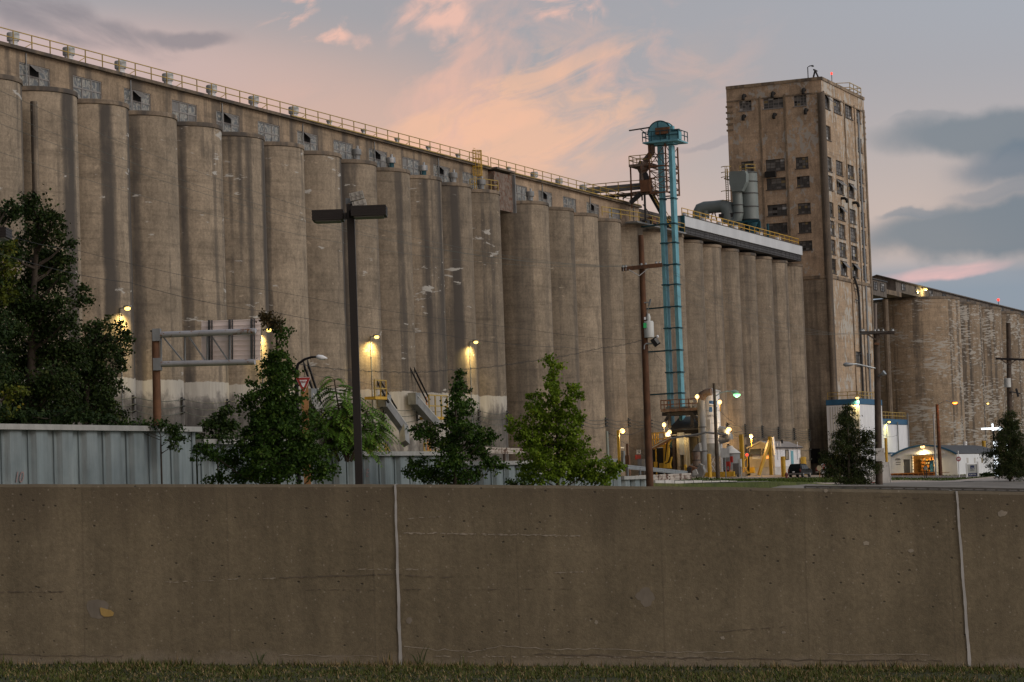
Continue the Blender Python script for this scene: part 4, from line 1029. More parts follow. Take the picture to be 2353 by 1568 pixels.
MB().prism([q_(x, y, -6.2) for x, y in [(1590,1083),(1599,1078),(1604,1090),(1594,1094)]], U3*.15).build('lid', M['ltgrey'], rb)
MB().bar(q_(1582, 1093, -6), q_(1586, 1074, -6), .5).build('stand', M['dark'], rb)
MB().bar(q_(1574, 1068, -6), q_(1578, 1085, -6), .25).build('yellow_lever', M['yellow'], rb)
el = thing('elbow_duct', q_(1660, 1000, 1.5), 'short grey elbow duct leaving the right side of the white tank', 'duct')
MB().tube([q_(x, y, 1.) for x, y in [(1650,989),(1661,990),(1670,996),(1675,1004),(1675,1010)]], .55, 12).tube([q_(1674, 1009, 1.), q_(1652, 1012, 1.)], [.35, .55], 12).build('elbow', M['galvd'], el, smooth=45)
ct = thing('hopper_bin', q_(1680, 1075, 3), 'low grey corrugated bin with a pale conical roof right of the white tank', 'bin')
p = q_(1679, 1050, 3); r_ = (q_(1701, 1050)-q_(1660, 1050)).length/2; b0 = V((p.x, p.y, 0)); zc_ = q_(1680, 1042, 3).z
n = 60; vs = []
cm = MB(); cm.lathe(b0, [(r_, 2.6), (r_, zc_)], 36); cm.build('bin_wall', M['galvd'], ct, smooth=30)
MB().lathe(b0, [(r_+.15, zc_), (.4, zc_+.75), (.3, zc_+.95)], 36).build('conical_roof', M['whited'], ct, smooth=30)
for k in range(4): a_ = math.pi*(.25+.5*k); MB().bar(b0+(U3*math.cos(a_)+N3*math.sin(a_))*r_*.8+Z3*1.5, b0+(U3*math.cos(a_)+N3*math.sin(a_))*r_*.8+Z3*2.7, .2).build('leg', M['dark'], ct)
# curb, bollards, boxes
a, b = q_(1608, 1090.5, -2.5), q_(1686, 1090.5, -2.5); b.z = a.z
tag(MB().obox((a+b)/2+U3*.5-Z3*.1, U3*.5, (b-a)/2, Z3*.32).build('kerb_block', M['yellow'], base=(a+b)/2), 'long yellow-painted concrete kerb block at the foot of the white tank', 'kerb block')
def bollard(x, y0, y1, s, r, label):
    a, b = ps(x, y1, s), ps(x, y0, s); a = V((b.x, b.y, gz(b)-.1)); 
    return tag(MB().lathe(a, [(r, 0), (r, b.z-a.z-.06), (r*.5, b.z-a.z)], 14).build('bollard', M['yellow'], base=a, smooth=40), label, 'bollard', 'yellow bollards in the yard')
bollard(1629, 1043, 1095, SS-5, .26, 'slim yellow bollard in front of the yellow kerb block left of the wooden pole')
bollard(1799, 1049, 1095, 372, .33, 'fat yellow bollard left of the black parked car')
bollard(1845.5, 1050, 1066, 392, .42, 'yellow bollard standing behind the roof of the black parked car')
def metalbox(c, hx, hy, hz, mat, name, label, cat, legs=0):
    t = MB().obox(c, U3*hx, N3*hy, Z3*hz)
    t.obox(c-U3*(hx+.03), U3*.03, N3*hy*.85, Z3*hz*.85)
    if legs:
        for o in (-.7, .7): t.bar(c+N3*hy*o-Z3*hz, V(((c+N3*hy*o).x, (c+N3*hy*o).y, gz(c)-.05)), .09)
    return tag(t.build(name, M[mat], base=V((c.x, c.y, gz(c)))), label, cat)
metalbox(q_(1681, 1056, 0), .1, .18, .38, 'red', 'electrical_box', 'red box fixed to the grey corrugated bin', 'box')
metalbox(q_(1673, 1066.5, -2.4), .15, .28, .3, 'red', 'electrical_box', 'red twin-gauge box on white legs in front of the grey bin', 'box', 1)
metalbox(q_(1700, 1064, -1.4), .2, .2, .5, 'ltgrey', 'electrical_box', 'light grey electrical box right of the corrugated bin', 'box', 1)
metalbox(q_(1693, 1078, -1.6), .3, .4, .7, 'doorgrey', 'waste_bin', 'dark grey waste bin below the corrugated bin', 'bin')
def flat_sign(P, w, h, r, u, mat, name, label, cat='sign', post=None, postmat='galv', pr=.045):
    t = thing(name, V((P.x, P.y, gz(P))), label, cat); n_ = V(r).cross(V(u))
    MB().obox(P, V(r)*w/2, V(u)*h/2, n_*.02).build('sign_plate', M[mat], t)
    for o in (post or ()): q = P+V(r)*o+n_*-.07; MB().bar(V((q.x, q.y, gz(q)-.1)), q+Z3*h*.45, pr*2).build('post', M[postmat], t)
    return t
XR = V((1, 0, 0))
flat_sign(at(1666, 1041, 255), 20*255/F, 21.5*255/F, XR, Z3, 'galv', 'sign', 'blank grey back of a square sign on a thin post by the wooden pole', post=(0,))
# signs and boxes on the silo wall left of the shed
sg1 = pd(1467.5, 1039, 4.5)
t = flat_sign(sg1, 1.5, .52, U3, Z3, 'whited', 'sign', 'small white notice above the red sign on the silo wall'); 
for k in range(3): MB().obox(sg1+N3*.03+Z3*(.15-k*.14), U3*(.5-.1*k), Z3*.03, N3*.005).build('lettering', M['ink'], t)
flat_sign(pd(1466, 1051, 4.5), 1.9, .62, U3, Z3, 'red', 'sign', 'plain red rectangular sign on the silo wall left of the unloading shed')
metalbox(pd(1476, 1064, 5), .9, .3, .5, 'galvd', 'electrical_cabinet', 'wide grey electrical cabinet below the red sign', 'cabinet', 1)
gp = pd(1394.5, 991, 12)
tag(MB().tube([on_ground(gp)-Z3*.3, gp], [.19, .15], 10).build('post', M['duct'], base=on_ground(gp)), 'bare grey-green post with cables at its top right of the bright green maple', 'post')
yp_ = pd(1420.5, 989, 16)
t = thing('yard_lamp', on_ground(yp_), 'yellow post with a glowing lamp and grey boxes right of the bright green maple', 'lamp post')
MB().box(V((yp_.x, yp_.y, (gz(yp_)+yp_.z)/2)), .26, .26, yp_.z-gz(yp_)).build('post', M['yellow'], t)
lp = pd(1430, 990.5, 16); MB().bar(yp_-Z3*.2, lp, .08).build('arm', M['galvd'], t); MB().lathe(lp-Z3*.25, [(.1, 0), (.27, .15), (.27, .35), (.1, .5)], 12).build('lit_lens', M['l_warm'], t, smooth=60); lamp(lp-Z3*.5+N3*.3, (1., .62, .25), 200, .2)
MB().box(pd(1431, 1045, 16), .5, .4, .8).box(pd(1430, 1058, 16), .4, .35, 1.).build('meter_box', M['galvd'], t)
MB().obox(pd(1428, 1029, 15.6), U3*.5, N3*.12, Z3*.07).build('small_floodlight', M['ltgrey'], t)
wp = pd(1441, 1020, 17); tag(MB().bar(on_ground(wp)-Z3*.2, wp, .22).box(on_ground(wp)+Z3*1.4, .45, .45, 2.8).build('post', M['rust'], base=on_ground(wp)), 'brown steel post on a thick base right of the yellow lamp post', 'post')
a, b = pd(1360, 1060, 9), pd(1434, 1062, 9); b.z = a.z
tag(MB().bar(a, b, .5).bar(a-Z3*.9, a, .3).bar(b-Z3*.9, b, .3).build('ground_pipe', M['galvd'], base=a), 'horizontal grey pipe at the silo feet behind the bright green maple', 'pipe')
# yard lamps
def pole_lamp(x, y, s, label, e=250, post_y=None, mat='l_warm', col=(1., .62, .25), r=.24, postmat='galvd'):
    p = ps(x, y, s); t = thing('yard_lamp', on_ground(p), label, 'lamp')
    q = V((p.x, p.y, ps(x, post_y, s).z if post_y else gz(p)))
    MB().tube([q, p-Z3*.2], .06, 6).build('pole', M[postmat], t)
    MB().lathe(p-Z3*.28, [(r*.4, 0), (r, .15), (r, .36), (r*.4, .52)], 12).build('lit_lens', M[mat], t, smooth=60)
    MB().lathe(p+Z3*.25, [(r*1.1, 0), (r*.5, .15)], 12).build('lamp_cap', M['galvd'], t)
    if e: lamp(p-U3*.55-Z3*.3, col, e*.3, .2)
    return t
pole_lamp(1526, 976, SS-2, 'glowing lamp on a thin pole above the yellow platform', 330, 1000)
pole_lamp(1538.5, 993, SS-3, 'glowing lamp at the left end of the shed eave beside a white floodlight', 250, 1005)
pole_lamp(1602, 911.5, SS-3, 'glowing lamp by the brown bend at the top of the riser duct', 200, 925)
pole_lamp(1654, 924, SS-1, 'glowing lamp on a yellow stub right of the white tank emblem', 200, 946, postmat='yellow')
pole_lamp(1674.5, 987, SS+1, 'large glowing lamp above the elbow duct right of the white tank', 380, 1010, r=.33)
pole_lamp(1726, 1002.5, 374, 'glowing lamp on a yellow post left of the scale house gable', 3600, 1026, postmat='yellow')
MB_ = metalbox(q_(1535, 999, -3.2), .2, .3, .25, 'white', 'floodlight', 'white floodlight body at the left end of the shed eave', 'floodlight')
# yellow protective frames
def ypost(x0, y0, x1, y1, s, w, label):
    a, b = ps(x0, y0, s), ps(x1, y1, s); return tag(MB().bar(a, b, w).build('steel_post', M['yellow'], base=b if b.z < a.z else a), label, 'post')
ypost(1703, 999, 1706, 1074, 368, .5, 'tall yellow steel post by the yellow stair left of the scale house')
af = thing('protective_frame', ps(1770, 1092, 373), 'yellow leaning post frame protecting the scale house corner', 'frame')
MB().bar(ps(1768.5, 1003, 373), ps(1772.5, 1092, 373), .42).build('post', M['yellow'], af); MB().bar(ps(1768, 1013, 372.6), ps(1744, 1092, 371), .38).build('diagonal_brace', M['yellow'], af)
tag(MB().tube([ps(1776.5, 1004, 377), ps(1781, 1045, 377)], .16, 8).build('vent_pipe', M['white'], base=ps(1781, 1045, 377)), 'white pipe standing at the scale house corner', 'pipe')
# ================================================================= scale house
SH0, SH1, DH0, DH1 = 380., 392.5, 4.2, 8.0
zh0, zfl, zev, zri = 1.2, 2.95, 5.75, 6.55
dH = hit_s(1780, 1050, SH0)[0]; dH0 = hit_s(1722, 1050, SH0)[0]
hs = thing('scale_house', row(SH0, dH0, zh0), 'small white scale house trailer with a yellowish gabled front on a block base', 'scale house')
dmid = (dH+dH0)/2
MB().box(row((SH0+SH1)/2, dmid, (zh0+zfl)/2), SH1-SH0-.1, dH-dH0-.1, zfl-zh0).build('block_base', M['whited'], hs)
body = MB(); body.prism([row(SH0, dH0, zfl+.01), row(SH0, dH, zfl+.01), row(SH0, dH, zev), row(SH0, dmid, zri-.06), row(SH0, dH0, zev)], U3*(SH1-SH0)); body.build('house_wall', M['white'], hs)
fr_ = MB(); O = row(SH0-.05, dH0, zfl); wall_holes(fr_, O, N3, -U3, dH-dH0, zev-zfl, [(.35, 1.7, 1.15, 2.45), (2.2, 3.4, 1.15, 2.45)], .05)
fr_.face([row(SH0-.05, dH0, zev), row(SH0-.05, dH, zev), row(SH0-.05, dmid, zri-.06)])
for k in range(9): fr_.bar(row(SH0-.07, dH0, zfl+.1+k*.12), row(SH0-.07, dH, zfl+.1+k*.12), .03, .025)
fr_.build('gable_front', M['cream'], hs)
rf = MB()
for e0, e1 in ((dH0-.3, dmid), (dH+.3, dmid)): rf.prism([row(SH0-.6, e0, zev-.08), row(SH0-.6, e1, zri), row(SH0-.6, e1, zri+.14), row(SH0-.6, e0, zev+.06)], U3*(SH1-SH0+.9))
rf.build('gable_roof', M['roofgrey'], hs)
ed = MB(); ed.bar(row(SH0-.5, dH+.32, zev-.06), row(SH1+.3, dH+.32, zev-.06), .06, .16); ed.build('eave_trim', M['dark'], hs)
for e in (dH0-.3, dH+.3): MB().bar(row(SH0-.62, e, zev-.02), row(SH0-.62, dmid, zri+.08), .06, .2).build('barge_board', M['cream'], hs)
rb_ = MB()
for k in range(26): rb_.box(row(SH0+.3+k*.48, dH+.02, (zfl+zev)/2), .06, .05, zev-zfl-.2)
rb_.build('wall_rib', M['white'], hs)
for u0, u1 in ((.35, 1.7), (2.2, 3.4)):
    w_ = window(hs, O+N3*u0+Z3*1.15, N3, -U3, u1-u0, 1.3, 1 if u0 < 1 else 2, 1 if u0 < 1 else 2, .04, M['cream'], (1, 0, 0, 0, 0), panes=[M['glassd'] if u0 < 1 else M['l_room']]*5, sill=False)
    aw = MB(); c0_ = O+N3*(u0-.15)+Z3*2.62; c1_ = O+N3*(u1+.15)+Z3*2.62; aw.prism([c0_, c1_, c1_-U3*.7-Z3*.75, c0_-U3*.7-Z3*.75], Z3*.05); aw.build('awning', M['tealdk'] if False else plain('awning_canvas', (.09, .09, .07), .9), hs)
MB().obox(O+N3*2.75+Z3*1.42-U3*.06, N3*.4, Z3*.2, U3*.02).build('neon_sign', M['l_win'], hs)
Os = row(SH0, dH, zfl)
window(hs, Os+U3*5.0+Z3*1.0, U3, N3, 1.5, 1.45, 2, 1, -.05, M['dark'], (0, 0, 0, 1, 0), sill=False)
dr_ = MB().obox(Os+U3*8.2+Z3*1.2+N3*.05, U3*.55, Z3*1.1, N3*.04); dr_.build('door', M['teal'], hs)
for u in (1.2, 2.8, 10.8): MB().tube([Os+U3*u+N3*.1+Z3*1.0, Os+U3*u+N3*.1+Z3*(3.6 if u > 2 else 3.4)], .05, 6).build('conduit', M['white'], hs)
MB().box(row(SH0+6.8, dmid+.9, zri+.05), .3, .3, .5).build('roof_vent', M['dark'], hs)
tl_ = thing('traffic_light', ps(1714, 1046, 379), 'small red traffic light beside the scale house front', 'traffic light')
MB().obox(ps(1715, 1046, 379), U3*.15, N3*.3, Z3*.3).bar(ps(1715, 1048, 379), ps(1719, 1048, 379), .08).build('signal_box', M['galvd'], tl_); MB().lathe(ps(1716.4, 1045.7, 378.8), [(.2, 0), (.18, .06)], 14, axis=-U3).build('red_lens', M['l_red'], tl_)
sy = thing('yard_stair', ps(1711, 1086, 375), 'small yellow stair with handrail left of the scale house', 'stair')
s_ = MB(); a, b = ps(1703, 1068, 375), ps(1717, 1087, 375)
for k in range(6): p = a+(b-a)*(k/5); s_.obox(V((p.x, p.y, p.z)), U3*.5, N3*.22, Z3*.05)
s_.build('tread', M['yellow'], sy); h_ = MB(); 
for p, q in (((1707,1066),(1717,1050)), ((1717,1050),(1718,1072)), ((1718,1072),(1708,1086)), ((1708,1086),(1707,1066))): h_.bar(ps(*p, 374.4), ps(*q, 374.4), .09)
h_.build('handrail', M['yellow'], sy)
metalbox(ps(1729, 1081, 377), .3, .33, .42, 'yellow', 'sand_box', 'bright yellow bin against the scale house base', 'box')
# ================================================================= vehicles
def vehicle(p, label, cat, name, paint, profile, glass, Lg=5.2, Wd=1.95, wheels=(.9, 4.1), wr=.38, truck=False):
    """p: ground point at the middle of the rear; long axis along U"""
    t = thing(name, p, label, cat)
    z0 = p.z; P = lambda x, y, z: p+U3*x+N3*y+Z3*z
    def half(z): return Wd/2 if z < 1.02 else Wd/2-(z-1.02)*.30
    m = MB(); n = len(profile)
    l = [P(x, -half(z), z) for x, z in profile]; r = [P(x, half(z), z) for x, z in profile]
    m.raw(l+r, [tuple(range(n))[::-1], tuple(range(n, 2*n))]+[(i, (i+1) % n, n+(i+1) % n, n+i) for i in range(n)])
    bo = m.build('body', paint, t)
    bv = bo.modifiers.new('soft_edges', 'BEVEL'); bv.width = .06; bv.segments = 3; bv.limit_method = 'ANGLE'; bv.angle_limit = rad(25)
    for sgn in (-1, 1):
        for q in glass: MB().prism([P(x, sgn*(half(z)+.012), z) for x, z in q], N3*(.012*sgn)).build('side_window', M['carglass'], t)
        for x in wheels:
            w = MB().lathe(P(x, sgn*(Wd/2-.24), wr), [(wr*.97, 0), (wr, .04), (wr, .21), (wr*.9, .25)], 22, axis=N3*sgn)
            wo = w.build('wheel', M['rubber'], t, smooth=40)
            MB().lathe(P(x, sgn*(Wd/2-.0), wr), [(wr*.62, 0), (wr*.6, .03), (.06, .045)], 18, axis=N3*sgn).build('rim', M['chrome'], wo, smooth=40)
        MB().obox(P(-.02+(.05 if not truck else 0), sgn*(Wd/2-.14), .98), U3*.05, N3*.09, Z3*.2).build('tail_light', M['redd'], t)
        MB().obox(P(3.35, sgn*(Wd/2+.12), 1.12), U3*.1, N3*.11, Z3*.08).build('mirror', paint, t)
        MB().obox(P(Lg*.5, sgn*(Wd/2+.012), .55), U3*Lg*.4, N3*.012, Z3*.03).build('side_trim', M['chrome'], t)
    MB().obox(P(-.06, 0, .52), U3*.1, N3*(Wd/2-.03), Z3*.1).build('bumper', M['chrome'], t)
    MB().obox(P(-.05, -.1, .78), U3*.012, N3*.16, Z3*.08).build('number_plate', M['white'], t)
    return t
p = on_ground(row(367, hit_s(1826, 1098, 367)[0], 0))
vehicle(p+Z3*.03, 'black-green estate car seen from the rear, parked by the fat yellow bollard', 'car', 'parked_car', M['carblk'],
 [(0, .42), (0, 1.0), (.12, 1.35), (.45, 1.82), (.8, 1.88), (2.9, 1.86), (3.25, 1.78), (3.85, 1.2), (5.0, 1.05), (5.2, .9), (5.22, .42), (4.55, .36), (3.65, .36), (1.35, .36), (.45, .36)],
 [[(.5, 1.15), (1.35, 1.15), (1.35, 1.7), (.75, 1.7)], [(1.45, 1.15), (2.4, 1.15), (2.4, 1.7), (1.45, 1.7)], [(2.5, 1.15), (3.6, 1.15), (3.2, 1.68), (2.5, 1.7)]], wheels=(.95, 4.1))
car_rear = MB().prism([p+Z3*.03+U3*(.1)+N3*y-U3*.0+Z3*1.12 for y in (-.8, .8)]+[p+Z3*.03+U3*.43+N3*y+Z3*1.72 for y in (.68, -.68)], U3*-.03)
cr = car_rear.build('rear_window', M['carglass'], bpy.data.objects['parked_car'])
p = on_ground(row(392, hit_s(1877, 1088, 392)[0]+.8, 0))
vehicle(p+Z3*.03, 'maroon pickup truck mostly hidden behind the narrow drooping tree', 'pickup truck', 'pickup_truck', M['carred'],
 [(0, .5), (0, 1.08), (2.2, 1.1), (2.22, 1.75), (2.5, 1.82), (3.5, 1.8), (4.1, 1.2), (5.4, 1.08), (5.6, .95), (5.6, .45), (4.9, .4), (3.9, .4), (1.6, .4), (.6, .42)],
 [[(2.35, 1.2), (3.0, 1.2), (3.0, 1.72), (2.4, 1.72)], [(3.1, 1.2), (3.85, 1.2), (3.45, 1.7), (3.1, 1.72)]], Lg=5.6, wheels=(1.1, 4.4), truck=True)
hy = ps(1807.5, 1103, 358); hy = on_ground(hy)
t = thing('fire_hydrant', hy, 'squat red-brown fire hydrant on the grass left of the black car', 'hydrant')
MB().lathe(hy, [(.22, 0), (.22, .06), (.14, .1), (.14, .55), (.2, .57), (.2, .63), (.16, .72), (.05, .82)], 14).build('barrel', M['redd'], t, smooth=40)
for o in (N3, -N3): MB().lathe(hy+Z3*.45, [(.09, .1), (.09, .24)], 10, axis=o).build('outlet_cap', M['redd'], t)
# signs by the driveway
p = at(1883, 1076, 300)
t = thing('stop_sign', V((p.x, p.y, gz(p))), 'pale back of an octagonal sign on a thin post in front of the maroon truck', 'sign')
MB().prism([p+XR*.36*math.cos(math.pi*(2*k+1)/8)+Z3*.36*math.sin(math.pi*(2*k+1)/8) for k in range(8)], V((0, .02, 0))).build('sign_plate', plain('tan_sign_back', (.33, .27, .18), .6), t)
MB().bar(V((p.x, p.y+.05, gz(p))), p+V((0, .05, .2)), .07).build('post', M['woodpost'], t)
p = at(1893, 1077.5, 302); t = flat_sign(p, .55, 1.25, XR, Z3, 'white', 'do_not_enter_sign', 'white panel with red no-entry discs on two red posts by the driveway', post=(-.22, .22), postmat='redd')
MB().lathe(p+V((0, -.02, .32)), [(.25, 0), (.25, .02)], 24, axis=V((0, -1, 0))).build('red_disc', M['red'], t); MB().obox(p+V((0, -.05, .32)), XR*.17, V((0, .005, 0)), Z3*.045).build('white_bar', M['white'], t)
MB().lathe(p+V((0, -.02, -.05)), [(.17, 0), (.17, .02)], 20, axis=V((0, -1, 0))).build('red_disc', M['red'], t)
text('DO NOT\nENTER', .17, p+V((0, -.04, -.42)), XR, Z3, M['ink'], t)
# ================================================================= white annex and arched building
an = thing('white_annex', row(411, 12, .8), 'white ribbed metal annex with blue roof bands at the foot of the tower', 'annex building')
dA = 12.0; sA0 = 411.; sA1, _ = hit_d(2026, 927, dA); sA2, _ = hit_d(2086, 975, dA); zA, zA2 = 13.1, 10.15
dB = hit_s(1902, 1000, sA0)[0]; wA = dA-dB
MB().box(row((sA0+sA1)/2, dA-wA/2, (zA-.9)/2+.4), sA1-sA0, wA, zA-1.7).build('metal_wall', M['white'], an)
MB().box(row((sA1+sA2)/2, dA-3.1, (zA2-.9)/2+.4), sA2-sA1, 6, zA2-1.7).build('metal_wall', M['white'], an)
bb = MB().box(row((sA0+sA1)/2, dA-wA/2, zA-.42), sA1-sA0+.12, wA+.12, .84).box(row((sA1+sA2)/2+.05, dA-3.1, zA2-.42), sA2-sA1+.02, 6.12, .84); bb.build('blue_band', M['blueband'], an)
rb_ = MB()
for k in range(int(wA/.4)): rb_.box(row(sA0-.03, dA-.2-k*.4, zA/2), .07, .14, zA-2.2)
rb_.build('wall_rib', M['whited'], an)
for k, (x0, y0, y1) in enumerate([(2062, 970, 1045), (2085.5, 950, 1046)]):
    s, z = hit_d(x0, y0, dA+.15); z1_ = hit_d(x0, y1, dA+.15)[1]; MB().tube([row(s, dA+.15, z), row(s, dA+.15, z1_)], .11, 8).build('downpipe', M['galvd'], an)
railing('', [row(sA0+.2, dB+.2, zA), row(sA0+.2, dA-.2, zA), row(sA1, dA-.2, zA)], '', 1.1, 1.5, .045, parent=an)
railing('', [row(sA1+1.2, dA-.3, zA2), row(sA2-.3, dA-.3, zA2)], '', 1.1, 1.8, .045, parent=an)
p = ps(1970, 913.5, sA0-.5); wall_lamp(p, -U3, 'glowing lamp on the top corner of the white annex', 'annex lamps', 500., arm=.6, size=.26, conduit=0)
p = pd(2043, 969, dA+.5); wall_lamp(p, N3, 'yellow-green glowing lamp below the lower blue band of the annex', 'annex lamps', 260., (1., .9, .2), arm=.5, size=.22, conduit=5.5)
SQ = 418.; dq1 = hit_s(2200, 1070, SQ)[0]; dq0 = hit_s(2049, 1070, SQ)[0]; dqe = hit_s(2024, 1070, SQ)[0]
zq0 = .5; zsp = hit_s(2197, 1044, SQ)[1]; zpk = hit_s(2120, 1025, SQ)[1]
qb = thing('arched_workshop', row(SQ, (dq0+dq1)/2, zq0), 'long white arched-roof workshop with an open lit doorway', 'workshop')
n = 20; arc = []
w2 = (dq1-dq0)/2; sag = zpk-zsp; Rr = (w2*w2+sag*sag)/(2*sag); ac = math.asin(w2/Rr); dmq = (dq0+dq1)/2
for k in range(n+1): a_ = ac-2*ac*k/n; arc.append((dmq+Rr*math.sin(a_), zpk-Rr+Rr*math.cos(a_)))
do0, do1 = hit_s(2098, 1065, SQ)[0], hit_s(2146, 1065, SQ)[0]; zdo = hit_s(2120, 1047, SQ)[1]; zdl = hit_s(2120, 1087, SQ)[1]
fm = MB(); O = row(SQ, dq0, zq0)
gx0, gx1 = hit_s(2076, 1070, SQ)[0], hit_s(2091, 1070, SQ)[0]; zgd = hit_s(2083, 1056, SQ)[1]
wall_holes(fm, O, N3, -U3, dq1-dq0, zsp-zq0, [(do0-dq0, do1-dq0, zdl-zq0, zdo-zq0), (gx0-dq0, gx1-dq0, zdl-zq0, zgd-zq0)], .35)
fm.face([row(SQ, d, z) for d, z in arc])
e = U3*30; a, b = row(SQ, dq1, zq0), row(SQ, dq1, zsp)
fm.face([a, a+e, b+e, b]); a, b = row(SQ, dq0, zq0), row(SQ, dq0, zsp); fm.face([a, b, b+e, a+e]); fm.face([row(SQ+30, dq0, zq0), row(SQ+30, dq1, zq0), row(SQ+30, dq1, zsp), row(SQ+30, dq0, zsp)])
fm.build('workshop_wall', M['white'], qb)
sk = MB().box(row(SQ+15, dq1+.04, zq0+.22), 30, .1, .5); sk.build('base_course', M['whited'], qb)
rf = MB(); up_ = [row(SQ-.25, d*1.0+(d-dmq)*.012, z+.12) for d, z in arc]; lo = [row(SQ-.25, d, z+.0) for d, z in arc]
rf.prism(up_+lo[::-1], U3*30.5); rf.build('arched_roof', M['roofdk'], qb)
tm = MB()
for (a_, b_) in zip(arc, arc[1:]): tm.bar(row(SQ-.3, *a_)+Z3*.05, row(SQ-.3, *b_)+Z3*.05, .1, .26)
tm.build('blue_arch_trim', M['blueband'], qb)
sd_ = MB(); zl = hit_s(2036, 1043, SQ)[1]; sd_.box(row(SQ+2, (dqe+dq0)/2-.01, (zq0+zl)/2), 4, dq0-dqe-.04, zl-zq0); sd_.build('side_bay', M['white'], qb)
MB().box(row(SQ+1.9, (dqe+dq0)/2, zl+.08), 4.4, dq0-dqe, .2).build('side_bay_roof', M['blueband'], qb)
MB().box(row(SQ-.2, (do0+do1)/2+.4, zdo+.25), .35, (do1-do0)*1.85, .16).build('door_canopy', M['white'], qb)
MB().obox(row(SQ+.3, (gx0+gx1)/2, (zdl+zgd)/2), U3*.03, N3*(gx1-gx0)/2, Z3*(zgd-zdl)/2).build('grey_door', M['doorgrey'], qb)
rm_ = MB(); rm_.obox(row(SQ+6, (do0+do1)/2, 2.2), U3*.1, N3*4, Z3*1.9).obox(row(SQ+3, (do0+do1)/2, zdl-.06), U3*3, N3*4, Z3*.05); rm_.build('room_back', plain('workshop_interior', (.30, .20, .10), .8, 0, .3), qb)
for k in range(4):
    z = zdl+.25+k*.55; MB().box(row(SQ+4.6, (do0+do1)/2, z), .6, do1-do0-.2, .06).build('shelf', M['dark'], qb)
    sm = MB(); d = do0+.2
    while d < do1-.3:
        w = random.uniform(.15, .45); hh = random.uniform(.15, .45); sm.box(row(SQ+4.5, d+w/2, z+.03+hh/2), .4, w*.9, hh, mi=random.randint(0, 2)); d += w+random.uniform(.02, .15)
    sm.build('stored_boxes', [M['woodpost'], M['galvd'], M['yellow']], qb)
MB().box(row(SQ+.6, do1-.5, zdl+.9), .4, .5, 1.8).build('blue_locker', M['blueband'], qb)
gd = MB()
for k in range(7): gd.bar(row(SQ-.15, do0-.25, zdl+.1+k*.45), row(SQ-.15, do0+.15, zdl+.1+k*.45), .06)
gd.bar(row(SQ-.15, do0-.25, zdl), row(SQ-.15, do0-.1, zdo-.1), .08); gd.build('door_track', M['dark'], qb)
lamp(row(SQ+2.6, (do0+do1)/2, zdo-.35), (1., .55, .16), 420, .3)
p = ps(2119.7, 1026, SQ-.9)
wall_lamp(p, -U3, 'very bright lamp over the open doorway of the arched workshop', 'workshop lamps', 620., (1., .72, .32), mat='l_warm', arm=.6, size=.34, conduit=0)
for x, y, w, h in ((2063, 1057, .95, .34), (2064, 1063, .9, .16), (2064, 1068, .85, .14)):
    c = ps(x, y, SQ-.02); MB().obox(c, U3*.012, N3*w/2*.9, Z3*h*.16).build('wall_lettering', M['ink'], qb); MB().obox(c+Z3*h*.5, U3*.012, N3*w/2*.75, Z3*h*.12).build('wall_lettering', M['ink'], qb)
for x in (2223.5, 2240, 2257): c = pd(x, 1058, dq1+.03); MB().obox(c, U3*.45, N3*.03, Z3*.4).build('window', M['glassa'] if x > 2250 else M['whited'], qb)
for x, y0, y1, m_ in ((2218, 1018, 1030, 'white'), (2261, 1012, 1028, 'yellow')):
    p = pd(x, y1, 19); MB().lathe(p-Z3*.4, [(.32, 0), (.32, 1.15), (.36, 1.16), (.36, 1.5)], 12).build('roof_vent', M[m_], qb)
dk = thing('loading_dock_rail', row(412, 17, .6), 'orange and dark red dock rail in front of the arched workshop', 'dock rail')
d0_, d1_ = hit_s(2037, 1092, 413)[0], hit_s(2150, 1092, 413)[0]; zt_ = hit_s(2100, 1088, 413)[1]; zb_ = hit_s(2100, 1097, 413)[1]
MB().box(row(413, (d0_+d1_)/2, (zt_+zb_)/2-.05), .3, d1_-d0_, zt_-zb_).build('dock_face', M['redd'], dk)
om = MB().box(row(412.8, (d0_+d1_)/2, zt_+.02), .35, d1_-d0_, .16).box(row(412.8, (d0_+d1_)/2, zt_-.3), .1, d1_-d0_, .08)
for k in range(10): om.box(row(412.78, d0_+.2+k*(d1_-d0_-.4)/9, (zt_+zb_)/2), .12, .14, zt_-zb_)
om.build('orange_rail', M['orange'], dk)
MB().obox(row(412.75, d0_+(d1_-d0_)*.52, (zt_+zb_)/2-.08), U3*.02, N3*.32, Z3*.12).build('plate', M['whited'], dk)
b_ = ps(2035, 1007, 408); tag(MB().tube([on_ground(b_)-Z3*.1, b_], .21, 12).build('bollard', M['yellow'], base=on_ground(b_)), 'very tall thin yellow post left of the arched workshop', 'post')
